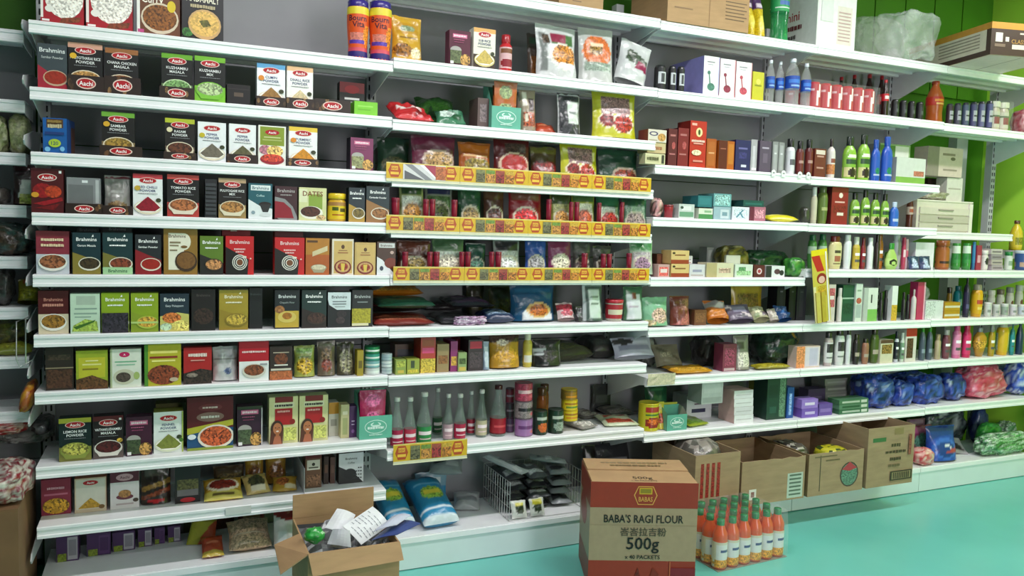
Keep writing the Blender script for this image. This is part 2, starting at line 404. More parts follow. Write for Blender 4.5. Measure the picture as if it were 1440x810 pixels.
PROF = {
 'can': ([(.0, .0), (.93, 0), (1, .025), (.97, .05), (.97, .95), (1, .975), (.95, 1), (.9, .985), (0, .985)], 0, (.06, .94, .975)),
 'soda': ([(0, 0), (.72, 0), (1, .07), (1, .9), (.8, .985), (.76, 1), (.7, .985), (0, .985)], 0, (.08, .9, 1.004)),
 'jar': ([(0, 0), (.9, 0), (1, .04), (1, .7), (.86, .77), (.86, .80)], (.8, 1.0, 1.0), (.08, .68, 1.01)),
 'tub': ([(0, 0), (.88, 0), (1, .8), (1, .84)], (.84, 1.0, 1.05), (.12, .78, 1.02)),
 'tallcap': ([(0, 0), (.92, 0), (1, .03), (1, .70), (.7, .76), (.7, .79)], (.76, 1.0, .72), (.1, .66, 1.01)),
 'shampoo': ([(0, 0), (.9, 0), (1, .04), (1, .60), (.86, .70), (.5, .78), (.45, .80)], (.79, 1.0, .55), (.06, .58, 1.01)),
 'flip': ([(0, 0), (.8, 0), (.86, .03), (1, .35), (1, .72), (.9, .80), (.7, .83)], (.82, 1.0, .72), (.1, .7, 1.01)),
 'water': ([(0, 0), (.86, 0), (1, .03), (.94, .1), (1, .17), (.94, .24), (1, .3), (1, .34), (1, .62), (.98, .66), (.8, .78), (.42, .88), (.4, .92)], (.92, 1.0, .44), (.36, .62, 1.01)),
 'cola': ([(0, 0), (.85, 0), (1, .04), (.9, .25), (1, .45), (1, .6), (.8, .72), (.42, .88), (.4, .92)], (.92, 1.0, .46), (.42, .62, 1.01)),
 'glass': ([(0, 0), (.94, 0), (1, .02), (1, .40), (.9, .48), (.55, .7), (.42, .85), (.42, .93)], (.92, 1.0, .50), (.05, .36, 1.012)),
 'pump': ([(0, 0), (.92, 0), (1, .03), (1, .66), (.8, .74), (.34, .79), (.34, .82)], (.8, 1.0, .4), (.1, .6, 1.01)),
 'oil': ([(0, 0), (.94, 0), (1, .03), (1, .58), (.7, .76), (.36, .86), (.36, .9)], (.89, 1.0, .46), (.1, .52, 1.01)),
 'juice': ([(0, 0), (.9, 0), (1, .04), (1, .56), (.95, .58), (1, .63), (.93, .72), (.56, .84), (.48, .9)], (.88, 1.0, .56), (.06, .55, 1.012)),
 'heart': ([(0, 0), (.5, 0), (.72, .2), (1, .5), (.96, .66), (.6, .8), (.3, .86)], (.85, 1.0, .36), (.3, .55, 1.03)),
 'drop': ([(0, 0), (.78, 0), (1, .16), (1, .34), (.8, .56), (.42, .74), (.34, .78)], (.77, 1.0, .42), (.12, .42, 1.02)),
 'drink': ([(0, 0), (.86, 0), (.9, .02), (.88, .1), (.84, .2), (.9, .34), (1, .6), (1, .84), (.97, .88)], (.875, 1.0, .95), (.0, .875, 1.01)),
 'tube': ([(0, 0), (.95, 0), (1, .16), (1, .2), (.9, .6), (.8, 1)], 0, (.25, .9, 1.0)),
}
def lathe(m, prof, r, h, col, n=18, ry=1., ops=None):
    i0 = len(m.v); k = len(prof)
    for (a, z) in prof:
        for t in range(n):
            th = 2*math.pi*t/n; m.v.append((a*r*math.sin(th), -a*r*ry*math.cos(th), z*h))
    for j in range(k-1):
        for t in range(n):
            u = (t+1) % n; m.f.append((i0+j*n+t, i0+j*n+u, i0+(j+1)*n+u, i0+(j+1)*n+t))
            if ops:
                x = ((t+.5)/n*2+.5) % 1.0; v0, v1 = prof[0][1], prof[-1][1]
                m.c.append(sample(ops, x, ((prof[j][1]+prof[j+1][1])/2-v0)/(v1-v0)))
            else: m.c.append(lin(col)+(0.,))
    return m
def vessel(xl, xr, yt, kind, body, cap, lab, label, dy=.015, on=0., mat=None, name='bottle', cat='bottle', ry=1., z=None, capmat=None, parent=None, tilt=None, group=None):
    """bottle, jar, tub or can: a turned body, its cap and the label wrapped round it"""
    if parent is None:
        x0, x1, z0, z1 = fit(xl, xr, yt, dy, on, z); h = z1-z0
        yc = dy+(x1-x0)/2*ry*.7; x0, x1 = px_at(xl, yc, z0), px_at(xr, yc, z0)          # seen at a slant the round thing is narrower than its span on the shelf
        cs = (yc+3)/math.hypot((x0+x1)/2, yc+3); r = (x1-x0)/2*cs/math.sqrt(cs*cs+ry*ry*(1-cs*cs))-.0006
        h = on_y((xl+xr)/2, yt, yc).z-z0 if not isinstance(yt, tuple) else h
        t = thing(name, full(label), cat, ((x0+x1)/2, max(yc, dy+r*ry), z0), (0, 0, 0), group or grp(cat+'s'))
    else: t, r, h = parent
    pr, cp, lb = PROF[kind]
    lathe(MB(), pr, r, h, body, 18, ry).build(kind+'_body' if kind in ('can', 'jar', 'tub', 'tube') else 'bottle_body', mat or GLOSS, t, True)
    if cp:
        a, b, c = cp
        c_ = [(c*.98, a), (c, a+.008), (c, b-.015), (c*.9, b), (0, b)]
        lathe(MB(), c_, r, h, cap, 14, ry).build('lid' if kind in ('jar', 'tub') else 'cap', capmat or GLOSS, t, True)
    if lab:
        if isinstance(lab, str): lab = [R(0, 0, 1, 1, lab), R(.2, .55, .8, .72, 'ffffff'), R(.25, .25, .75, .34, '555555')]
        a, b, c = lb; n = 14
        def rad(z): 
            for q in range(len(pr)-1):
                if pr[q][1] <= z <= pr[q+1][1] and pr[q+1][1] > pr[q][1]:
                    f = (z-pr[q][1])/(pr[q+1][1]-pr[q][1]); return pr[q][0]*(1-f)+pr[q+1][0]*f
            return 1
        zs = [a+(b-a)*i/n for i in range(n+1)]
        o = max(.0008, .012*r)/r
        tx = [q for q in lab if q[0] == 't']; lab = [q for q in lab if q[0] != 't']
        lathe(MB(), [((rad(q)+o)*1.0, q) for q in zs], r, h, 'ffffff', 36, ry, lab).build('label_wrap', PRINT if kind != 'can' else TIN, t, True)
        if tx:
            g = MB(); tw = math.atan2(x0+(x1-x0)/2-EYE.x, dy-EYE.y) if parent is None else 0
            def on_label(u, v, q):
                z = a+(b-a)*v; rr = (rad(z)+o)*r+.0006; th = (u-.5)*math.pi-tw; return (rr*math.sin(th), -rr*ry*math.cos(th), z*h)
            paint(g, tx, on_label, math.pi*r, (b-a)*h, 0); g.build('front_print', PRINT, t)
    return t
def lump(xl, xr, yt, pal, label, d=.12, dy=.03, on=0., mat=None, name='packed_bag', cat='bag', freq=2.2, amp=.22, z=None, sq=.7, cf=2.2, spk=.0, n=None, lean=0., fine=1.):
    """a slack, creased bag: a flattened squarish ball with folds, coloured in blended patches from a palette"""
    x0, x1, z0, z1 = fit(xl, xr, yt, dy, on, z); h = z1-z0
    for q in range(2):          # seen at a slant a deep bag is wider than its span along the shelf
        x0, x1 = px_at(xl, dy+d/2, z0), px_at(xr, dy+d/2, z0)
        cs = (dy+d/2+3)/math.hypot((x0+x1)/2, dy+d/2+3); sn = math.sqrt(1-cs*cs); A = (x1-x0)/2*cs*1.06
        d = min(d, 1.7*A/max(sn, .05))
    w = max(.5*A, math.sqrt(max(0, A*A-.5*(d/2*sn)**2)))/cs
    if lean: w = (x1-x0)/2
    t = thing(name, full(label), cat, ((x0+x1)/2, dy+d/2, z0), (0, 0, 0), grp('bags'))
    sd = random.random()*90; m = MB(); nu = max(18, min(56, int((xr-xl)*.9))); nv = max(12, int(nu*.55))
    sg = lambda c, e: math.copysign(abs(c)**e, c); cs = []
    pl = [lin(c) for c in pal]
    for j in range(nv+1):
        ph = math.pi*(j/nv-.5)
        for i in range(nu):
            th = 2*math.pi*i/nu
            p = Vector((sg(math.cos(ph), sq)*sg(math.cos(th), sq), sg(math.cos(ph), sq)*sg(math.sin(th), sq), sg(math.sin(ph), sq)))
            k = 1+amp*noise.noise(p*freq+Vector((sd, 0, 0)))+fine*amp*.55*(.4-abs(noise.noise(p*freq*1.9+Vector((0, sd, 0)))))*2+fine*amp*.2*(.4-abs(noise.noise(p*freq*4+Vector((0, 0, sd)))))
            q = Vector((p.x*k*w*.95, p.y*k*d/2*.95, p.z*k*h/2*.92+h/2)); q.z = min(max(0, q.z), h); q.x += lean*q.z
            q.x = max(-w, min(w, q.x)) if not lean else q.x; q.y = max(-d/2, min(d/2, q.y))
            m.v.append(tuple(q))
            c = noise.noise(Vector((q.x/w, q.y/d*2, q.z/h*2))*cf+Vector((0, 0, sd)))+.45*noise.noise(Vector((q.x/w, q.y/d*2, q.z/h*2))*cf*2.6+Vector((sd, 0, 0)))
            f = min(.9999, max(0, c*.8+.5))*(len(pl)-1); a = int(f); f = min(1, max(0, (f-a-.25)*2))
            cs.append(tuple(pl[a][e]*(1-f)+pl[a+1][e]*f for e in range(3))+(spk,))
    for j in range(nv):
        for i in range(nu):
            u = (i+1) % nu; m.f.append((j*nu+i, j*nu+u, (j+1)*nu+u, (j+1)*nu+i)); m.c.append(None)
    m.pc = cs
    m.build('bag_film', mat or BAG, t, True)
    return t
LOGO_R = 'b3121f'
def aachi(base, top, t1, t2, food, rim='e9dcc3', txt=None, bottom=None, pile=False, spk=.7, badge=None):
    dark = sum(lin(base)) < .6; txt = txt or ('f2f2f2' if dark else '23356b')
    o = [R(0, 0, 1, 1, base)]
    if top: o.append(R(0, .89, 1, 1, top))
    if bottom: o.append(R(0, 0, 1, .34, bottom))
    elif dark: o.append(R(0, 0, 1, .33, tuple(.45*a+.12*b_ for a, b_ in zip(lin(food), lin(rim)))))
    o += [E(.5, .845, .31, .078, 'f0d4cc'), E(.5, .845, .285, .066, LOGO_R), T('Aachi', .5, .845, .07, 'ffffff', .42),
          T(t1, .5, .69, .06, txt, .88), T(t2, .5, .605, .06, txt, .6)] + L(.5, .53, .66, .02, '7c7c80')
    if badge: o += [E(.15, .66 if not dark else .72, .1, .06, badge)]
    if pile: o += [E(.5, .2, .47, .17, rim), E(.5, .215, .43, .14, 'fbf6ec'), P([(.08, .2), (.28, .33), (.5, .46), (.72, .34), (.92, .2), (.74, .11), (.26, .11)], food, .2), E(.86, .38, .09, .05, '3a4024', .5)]
    else: o += [E(.5, .25, .47, .19, rim), E(.5, .27, .42, .15, food, spk), P([(.04, .24), (.96, .24), (.8, .06), (.2, .06)], rim), E(.5, .27, .42, .13, food, spk)]
    return o
READ = ('Garam Masala', 'Sambar Powder', 'Coriander Powder')
def brah(base, bottom, food, sub, txt='ffffff', rim='e8e0d0', spk=.7, word='Brahmins', bh=.42):
    return [R(0, 0, 1, 1, base), P([(0, 0), (1, 0), (1, bh*.72), (.55, bh*.95), (0, bh*1.25)], bottom), T(word, .5, .84, .085, txt, .86),
            P([(.68, .9), (.74, .96), (.76, .9)], txt)] + ([T(sub, .5, .69, .05, txt, .75)] if sub in READ else L(.5, .69, .55, .04, txt, len(sub))) + [E(.6, .25, .4, .165, rim), E(.6, .26, .36, .135, food, spk)]
def everest(base='4a1030', green='4d5b3c'):
    return [R(0, 0, 1, 1, base), R(.16, .79, .84, .9, 'd46a93')] + L(.5, .845, .58, .06, 'f7dbe6') + L(.45, .73, .5, .03, 'b4577c') + L(.45, .66, .44, .025, '9a4468') + [
            E(.3, .42, .27, .12, 'a9a5a0'), P([(.03, .42), (.57, .42), (.55, .05), (.05, .05)], green, .5), E(.75, .17, .24, .17, 'b08547', .95), R(.05, .03, .2, .11, 'e9e9e9')]
def dish(base, low, food, rim='efece4', band=None, words=('MASALA',), txt='f1d6b0'):
    o = [R(0, 0, 1, 1, base), R(0, 0, 1, .46, low)]
    if band: o.append(R(0, .86, 1, 1, band))
    for i, s in enumerate(words): o += L(.5, .8-.13*i, .7, .07, txt, len(s)) if s != 'Brahmins' else [T(s, .5, .8, .075, txt, .78)]
    return o+[E(.5, .27, .44, .2, rim), E(.5, .29, .4, .16, food, .8)]
def pk(base, pic, band=None, lab=None, word=None, txt='ffffff', py=.34, pr=.3):
    o = [R(0, 0, 1, 1, base)]
    if band: o.append(R(0, .74, 1, 1, band))
    o += [E(.5, py, .38, pr, 'efe6d6'), E(.5, py, .34, pr*.88, pic, .95)]
    if lab: o.append(R(.2, .62, .8, .8, lab))
    o += [R(.24, .67, .76, .7, txt), R(.3, .75, .7, .78, txt)]
    return o
def tray(xl, xr, ytop, label, n=None, dy=.004, d=.06):
    """shelf-ready tray whose printed lip stands in front of the cartons"""
    x0, x1, z0, z1 = fit(xl-.9, xr+.9, ytop, dy); w, h = x1-x0, z1-z0
    t = thing('display_tray', full(label), 'tray', ((x0+x1)/2, dy, z0-.0006), (0, 0, 0), grp('trays'))
    m = MB().box(-w/2, .0, 0, w/2, .0015, h, '1d1614').box(-w/2, .0015, 0, w/2, d, .0004, '1d1614')
    for s in (-1, 1): m.box(s*w/2-.0008, .0015, .0004, s*w/2+.0008, d, h*.8, '1d1614')
    m.build('tray_body', PRINT, t)
    n = n or max(1, round((xr-xl)/46)); ops = [R(0, 0, 1, 1, '2a1a14')]
    for i in range(n*5): ops.append(E(random.random(), random.random(), .05/n, .25, random.choice(('5a3a22', '7a5a38', '3d2a1c')), .5))
    for i in range(n):
        u = (i+.5)/n; ops += [E(u, .5, .27/n, .36, 'eccfc4'), E(u, .5, .24/n, .29, LOGO_R), T('Aachi', u, .5, .3, 'ffffff', .38/n)]
    f = MB(); paint(f, ops, lambda u, v, q: (-w/2+u*w, -q, v*h), w, h, .0001); f.build('front_print', PRINT, t)
    return t
# ================================================================ left bay
at_shelf(1, 0)
for i, (a, b) in enumerate(((57, 118), (121, 187))):
    carton(a, b, -58, [R(0, 0, 1, 1, 'a81626'), R(0, .08, .06, .9, 'efe9e4'), E(.55, .42, .46, .33, 'e8e2da', .5), E(.2, .22, .1, .05, 'f2efe8'), P([(.4, .0), (.9, .06), (.95, .14), (.5, .1)], '7a3b22', .5), R(.03, .03, .2, .06, 'f5f0ee')],
           ('red rice carton with heaped white grains nearest the shelf end', 'red rice carton with heaped white grains beside the curry carton')[i], d=.09, dy=.02+.012*i)
carton(193, 254, -42, [R(0, 0, 1, 1, '6a3b22'), R(0, 0, .07, 1, 'f0ece8'), T('Curry', .36, .55, .13, 'f7efe2', .5), E(.53, .26, .44, .24, 'd9c8b0'), E(.53, .27, .4, .2, '7d4a1e', .8), E(.8, .46, .1, .09, 'e0c02a'), R(.02, .02, .16, .07, 'c24a86')], 'brown curry carton with bowl picture and white edge', d=.08, dy=.02)
carton(255, 314, -32, [R(0, 0, 1, 1, '15151a'), *L(.5, .8, .5, .05, 'd8c9a8'), T('ANDAMALY', .5, .66, .12, 'efe7d3', .8), *L(.5, .53, .6, .06, 'b8a884'), E(.12, .1, .14, .07, '2f6a2a', .6), E(.54, .25, .4, .24, 'caa06a'), E(.54, .26, .36, .2, 'd9ad5c', .35), P([(.4, .3), (.6, .33), (.7, .24), (.5, .2)], '5f5a20', .7)], 'black curry carton with golden soup bowl', d=.075, dy=.02, sops=[R(0, 0, 1, 1, 'cfb9bd'), E(.5, .3, .3, .2, '8a4a30', .8), R(.2, .6, .8, .9, 'e9e1e1')], rz=4)
for i, (a, b, yt) in enumerate(((488, 519, 1), (519, 551, 3))):
    vessel(a, b, yt, 'drink', 'd9521c', '35267e', [R(0, 0, 1, 1, 'd9521c'), R(0, .86, 1, 1, 'e0cc34'), R(0, 0, 1, .15, '2c1f6c'), R(0, .15, 1, .19, 'd04a5c'), E(.45, .42, .3, .1, 'd07a6a', .3), E(.42, .32, .3, .07, '5a3aa0', .3), E(.75, .45, .14, .2, 'e88a2a', .5), T('Bourn', .5, .78, .11, '2c1430', .62), T('Vita', .52, .66, .11, '2c1430', .5)],
           ('orange malt drink jar with purple lid beside the empty panel', 'orange malt drink jar with purple lid beside the gold pouch')[i], name='drink_powder_jar', cat='jar')
at_shelf(1, 1)
carton(53, 95, 62, [R(0, 0, 1, 1, '3c464c'), P([(0, 0), (1, 0), (1, .1), (0, .52)], 'a62035'), T('Brahmins', .5, .86, .1, 'e8ecec', .88), T('Sambar Powder', .5, .7, .055, 'c8cccc', .75), E(.6, .24, .42, .18, 'c9a98c'), E(.6, .25, .38, .15, '9c2a18', .2)], 'slate carton with red soup bowl at the shelf end')
carton(96, 145, 61, aachi('101011', 'd9a08a', 'PULIYOTHARAI RICE', 'POWDER', 'b98a4c', badge='e3b22c'), 'black rice powder carton with peach and yellow top band', dy=.016)
carton(148, 195, 69, aachi('121112', '9c6236', 'CHANA CHICKEN', 'MASALA', '7c4a24'), 'black chicken masala carton with brown top band', dy=.016)
tray(96, 146, 106, 'dark tray lip under the rice powder carton'); tray(147.5, 197, 108, 'dark tray lip under the chicken masala carton')
carton(227, 271, 76, aachi('0f1110', '6aa82a', 'KUZHAMBU', 'MASALA', '76a060', rim='cfe3b8'), 'black masala carton with green band and grey-green soup', dy=.016)
tray(225, 272.5, 122, 'dark tray lip under the grey-green soup carton')
carton(273.5, 317, 80, aachi('111312', '74b32c', 'KUZHAMBU', 'MIX', 'a7b888', rim='7fc23c', bottom='7cc030'), 'black and lime masala carton with bright green base')
carton(319, 352, 119, [R(0, 0, 1, 1, '171315'), R(.3, .4, .7, .6, '5a4a40'), R(0, .75, 1, .8, '2c2528')], 'low dark carton lying between masala and cumin cartons', d=.1, dy=.02)
carton(361, 401, 90, aachi('f4f5f7', '5b9fd0', 'CUMIN', 'POWDER', '9b7038', pile=True, badge='e08a2a'), 'white cumin powder carton with blue top band', dy=.016)
carton(403, 440, 94, aachi('f6f4f0', 'e9b98c', 'DHALL RICE', 'POWDER', 'd8c39a', rim='f4ead8', pile=True), 'white rice powder carton with peach top band', dy=.016)
tray(361, 402, 136, 'dark tray lip under the cumin carton'); tray(403, 441.5, 138, 'dark tray lip under the peach-banded carton')
tray(443, 492, 140, 'empty dark tray beside the small green carton', n=1)
carton(477, 512, 116, [R(0, 0, 1, 1, '14110f'), R(0, .7, 1, 1, '8a1822'), E(.5, .8, .3, .12, LOGO_R), R(.2, .5, .8, .56, 'd0d0d0'), R(.3, .4, .7, .45, '9a9a9a')], 'black carton with red top behind the small green carton', dy=.1)
carton(498, 531, 143, [R(0, 0, 1, 1, '7cc832'), R(.15, .6, .8, .7, '9ad85c'), R(.15, .35, .7, .45, '6ab428')], 'small lime green carton lying flat', d=.07, top='6fb52c')
at_shelf(1, 2)
carton(60, 95, 166, [R(0, 0, 1, 1, '1a5fa8'), R(.15, .72, .85, .97, '5a3c20'), *L(.5, .77, .6, .12, 'd7c8a0'), *L(.5, .9, .6, .08, 'a8884c'), R(.1, .52, .9, .6, '23407c'), E(.5, .28, .26, .12, 'b6d040'), T('120', .5, .28, .1, '1a4c70'), E(.2, .1, .12, .07, '7fc4ee'), E(.82, .12, .1, .07, '7fc4ee')], 'blue carton with gold title and pale splashes at shelf end', d=.1, rz=-8, sops=[R(0, 0, 1, 1, '173f7c'), R(.5, 0, 1, .8, '4a3026')], dy=.02)
carton(143, 190, 158, aachi('121110', '6fa838', 'SAMBAR', 'POWDER', '9a7a34', badge='d9a62c'), 'black sambar powder carton with green top band', dy=.016, d=.07)
tray(141, 199, 205, 'dark tray lip under the sambar carton', n=1)
carton(232, 274, 167, aachi('191413', 'b5bd2e', 'RASAM', 'POWDER', '59301e', badge='e4d8b0'), 'black rasam powder carton with yellow-green top band', dy=.016)
tray(231, 275, 214, 'dark tray lip under the rasam carton')
carton(278, 318, 172, aachi('eef0f3', None, 'PEPPER', 'POWDER', '6f6659', pile=True, badge='c8b42a'), 'white pepper powder carton with grey heap and badge')
carton(322, 360, 175, aachi('f0f1f3', None, 'PEPPER', 'POWDER', '5f5a3c', pile=True), 'white pepper powder carton with olive heap', dy=.016)
tray(320, 361.5, 217, 'dark tray lip under the olive pepper carton')
carton(363, 402, 177, [R(0, 0, 1, 1, 'f1efe6'), R(.06, .5, .94, .97, '86962a'), E(.5, .83, .26, .07, LOGO_R), T('Aachi', .5, .83, .06, 'ffffff', .4), R(.2, .69, .8, .72, 'c9cf90'), R(.15, .62, .85, .65, 'b0b86a'), E(.25, .38, .22, .12, 'b07080', .7), E(.6, .36, .3, .14, 'd8b46a', .9), E(.5, .14, .44, .13, '9a1c2c'), E(.5, .18, .4, .1, 'c0402c', .8)], 'green and white carton with red meat bowl')
carton(406, 446, 179, aachi('f4f4f3', 'e8c43c', 'TURMERIC', 'POWDER', 'd18a1e', pile=True, badge='e08a2a'), 'white turmeric carton with orange heap and yellow top', dy=.016)
tray(404, 447, 223, 'dark tray lip under the turmeric carton')
carton(492, 525, 194, everest('7a2a58', '8a8a60'), 'pinkish maroon herb carton near the upright', d=.05, side='1d1620', rz=5)
at_shelf(1, 3)
carton(44, 90, 237, [R(0, 0, 1, 1, '4c0c12'), E(.5, .8, .3, .085, 'e8d8d0'), E(.5, .8, .27, .07, LOGO_R), T('Aachi', .5, .8, .075, 'ffffff', .42), R(.86, .9, .94, .96, 'f0f0f0'), E(.35, .5, .3, .17, '8f1418', .4), E(.68, .48, .26, .14, 'b03a1c', .5), P([(.05, .2), (.95, .36), (.98, .28), (.4, .16)], '96121c', .2), E(.12, .4, .12, .06, 'd99a2c'), P([(.1, .1), (.9, .22), (.7, .06)], '6d0f12', .3)], 'dark red chilli carton with heaped red chillies')
carton(94, 142, 250, [R(0, 0, 1, 1, '85878a'), R(.04, .04, .78, .8, '6e7072'), R(.45, .86, .62, .93, 'e4e6e8'), R(.85, .3, .95, .95, 'b5b8ba')], 'plain grey wrapped carton with blank front', dy=.02, d=.12)
tray(93, 143.5, 286, 'dark tray lip under the blank grey carton', n=1)
pouch(146, 184, 247, [R(0, 0, 1, 1, '8b8884'), R(.25, .55, .75, .62, 'a8a6a2'), R(.3, .45, .7, .5, 'a8a6a2'), E(.5, .2, .4, .14, '8a7050', .6), R(0, .92, 1, 1, '6a3038')], 'smoky clear packet in a dark tray', dy=.018, d=.03, tilt=-4)
tray(144.5, 186, 289, 'dark tray lip under the smoky packet')
carton(187, 229, 245, aachi('eef0f1', 'c03a44', 'RED CHILLI', 'POWDER', '8e1528', pile=True, badge='c9a63a'), 'white red chilli carton with crimson heap')
carton(235, 280, 246, aachi('141213', 'c84a44', 'TOMATO RICE', 'POWDER', 'a5623a', bottom='b23a34', rim='eadbc8'), 'black tomato rice carton with red bands')
t = carton(288, 305, 252, [R(0, 0, 1, 1, '232427')], 'black ribbed stack of carton edges beside tamarind carton', d=.08)
r_ = MB()
x0, x1, z0, z1 = fit(288, 305, 252, .012)
for q in range(8): r_.box(-(x1-x0)/2+.002, -.004, .01+q*(z1-z0-.02)/8, (x1-x0)/2-.002, -.0006, .014+q*(z1-z0-.02)/8+.006, '3b3d42')
r_.build('ridge', PRINT, t)['kind'] = 'stuff'
carton(307, 346, 251, aachi('17110f', 'b99a78', 'PULIYOGARE RICE', 'MIX', 'a3713c', bottom='a08450', rim='e4d8bc'), 'black tamarind rice carton with tan band and base')
carton(349, 383, 258, [R(0, 0, 1, 1, '1d5a66'), P([(0, 0), (1, 0), (1, .3), (.5, .36), (0, .55)], 'e6ebee'), R(.1, .8, .92, .95, 'e8eef0'), T('Brahmins', .51, .875, .09, '1d5a66', .7), T('Coffee', .5, .66, .06, 'b8dade'), E(.7, .42, .26, .07, '1b1512'), P([(.46, .42), (.94, .42), (.82, .2), (.6, .2)], '2b2a2c'), E(.2, .18, .08, .05, '8aa0ac'), E(.7, .12, .24, .05, 'd6dadd')], 'teal and white carton with black coffee cup')
carton(386, 418, 262, [R(0, 0, 1, 1, '3c1a22'), P([(0, .68), (.45, .62), (.8, .4), (1, .1), (1, 0), (.2, 0), (0, .1)], '8a8a8c'), P([(0, .55), (.4, .52), (.72, .34), (.85, .05), (0, .05)], '8e1226'), T('Brahmins', .5, .87, .1, 'b8b0b0', .86), *L(.5, .74, .5, .04, 'a09898')], 'maroon carton with crimson powder and grey swoosh')
carton(420, 459, 264, [R(0, 0, 1, 1, 'd8d8a0'), R(0, .55, .3, .95, 'e6e6c0'), R(.35, .35, .85, .8, '8aa33c'), T('DATES', .5, .82, .15, '7a3a1c', .8), E(.45, .24, .42, .2, 'f0ece0'), E(.42, .27, .36, .16, '4a2318', .6), E(.8, .1, .18, .08, 'b79a70', .8)], 'cream dates carton with dark date heap')
vessel(461, 487, 272, 'jar', 'd9a92c', 'e6c52a', [R(0, 0, 1, 1, 'e3c22a'), R(0, .82, 1, 1, 'b07f4c'), R(.3, .5, .5, .72, '4a5a1c'), R(.55, .4, .75, .62, '5a4a1c'), R(.3, .2, .7, .32, 'b0561c')], 'yellow lidded jar with yellow label', name='spice_jar', cat='jar')
carton(490, 513, 264, brah('1a2a34', 'b9923a', '6d5a2a', 'Garam'), 'narrow navy carton with ochre base')
carton(514.5, 547, 262, brah('172c33', '9a6c3c', '8a5a30', 'Coriander Powder', bh=.5), 'dark teal carton with brown powder bowl')
at_shelf(1, 4)
carton(51, 98, 325, dish('8c3040', 'c7ced6', '8a5436', band='7a2a34', words=('KERALA', 'CHICKEN MASALA')), 'rosy red carton with plate of chicken on grey', dy=.02)
carton(102, 142, 327, brah('16323a', '8a7a34', '3b2f1c', 'Garam Masala'), 'dark teal carton with olive base and spice bowl')
carton(109, 140, 315, [R(0, 0, 1, 1, '1b2226'), T('Brahmins', .5, .88, .06, '5c6468')], 'dark carton standing behind the olive-based teal carton', dy=.075, d=.06)
carton(144.5, 187, 327, brah('16363a', '7b7434', '7a3a26', 'Fish Masala')+[R(0, 0, 1, .17, 'a9d3a0'), T('Brahmins', .5, .085, .08, '2a5a40', .8)], 'dark teal carton with beans and mint base strip')
carton(145, 186, 315, [R(0, 0, 1, 1, '262d30'), T('Brahmins', .5, .9, .06, '7c8488')], 'dark carton standing behind the mint-stripped teal carton', dy=.075, d=.06)
carton(190, 227, 330, brah('22282c', '8e1a24', 'a02218', 'Sambar Powder', spk=.15, bh=.5), 'charcoal and red carton with red soup plate')
carton(230, 278, 320, [R(0, 0, 1, 1, '8f6a28'), R(.14, .1, .6, .88, 'ece6d2'), E(.6, .7, .2, .18, 'ece6d2'), T('Brahmins', .4, .82, .07, '4a3a20', .5), R(.18, .66, .5, .7, '8a7a60'), R(.18, .6, .44, .63, '8a7a60'), R(.18, .5, .4, .53, '8a7a60'), E(.6, .59, .1, .03, '7a5a30'), E(.66, .28, .33, .22, '3f2a18'), E(.66, .3, .28, .18, '7a5228', .2)], 'large ochre carton with cream arch and brown bowl', d=.06)
carton(281, 314, 332, brah('5d7a24', '23201c', 'b07a4c', 'Chutney Powder', rim='2a2018', spk=.9), 'green carton with nut bowl and dark base')
SW = [R(0, 0, 1, 1, 'c4161c'), P([(0, 0), (.78, 0), (.82, .4), (.5, .52), (0, .72)], '15110f'), T('Brahmins', .5, .85, .095, 'f6dada', .84), *L(.5, .66, .4, .045, 'f0c0c0'), *L(.5, .59, .3, .045, 'f0c0c0')]
for a, rr in ((0, .24), (1, .18), (2, .11)):
    SW += [E(.5, .32, rr+.03, (rr+.03)*.75, 'e8e4dc'), E(.5, .32, rr, rr*.75, '1b1411' if a < 2 else '7a4a2c')]
SW += [E(.88, .42, .03, .02, 'f3d0c0'), E(.66, .46, .08, .03, 'e0d8cc')]
carton(317, 357, 332, SW, 'red and black swirl carton with second red box behind')
carton(312, 352, 321, [R(0, 0, 1, 1, '9a1420'), R(.3, .93, .52, .98, 'f2eaea')], 'red carton behind the swirl carton', dy=.075, d=.06)
carton(386, 428, 334, SW, 'red and black swirl carton beside the orange carton')
carton(386, 426, 322, [R(0, 0, 1, 1, '6d1018')], 'dim red carton behind the second swirl carton', dy=.08, d=.06)
carton(429.5, 463, 335, [R(0, 0, 1, 1, 'b77a28'), R(0, 0, 1, .55, 'b2581e'), R(.05, .88, .5, .94, '5a3a18'), P([(.28, .5), (.92, .66), (.92, .8), (.28, .63)], 'd8c79c'), E(.55, .2, .34, .09, '8f8468'), P([(.21, .2), (.89, .2), (.75, .06), (.35, .06)], 'a79c80'), E(.55, .21, .3, .07, 'd0c4a8', .2)], 'orange ochre carton with slanted label and grey bowl')
for i, (a, b, yt) in enumerate(((466.5, 497, 336), (498.5, 528, 341))):
    carton(a, b, yt, [R(0, 0, 1, 1, 'e6dccb' if i == 0 else 'c9a868'), R(.08, .04, .94, .94, 'd3b06a'), E(.5, .78, .08, .06, '5a3a20'), R(.3, .67, .7, .69, '8a5a3a'), R(.26, .6, .74, .63, 'a0663c'), E(.5, .22, .4, .2, '7a2420'), E(.5, .23, .33, .16, 'c89a68', .2), E(.5, .23, .24, .11, '8f2f20', .6), P([(.44, .1), (.56, .1), (.6, .32), (.4, .32)], 'e0c050')],
           ('tan carton framed in white with pizza-like plate', 'plain tan carton with pizza-like plate')[i], top='7a3a2a')
carton(529.5, 556, 340, [R(0, 0, 1, 1, '4a3028'), R(.1, .82, .95, .96, 'cfd0d0'), T('Brahmins', .5, .89, .07, '5a4038', .7), P([(0, 0), (1, 0), (.3, .45), (0, .55)], 'e8e8ec'), E(.75, .36, .35, .16, '7a3020'), E(.8, .68, .1, .05, 'c8a8a0'), E(.25, .2, .1, .07, '3a4254')], 'brown and white coffee carton at the price strip')
at_shelf(1, 5)
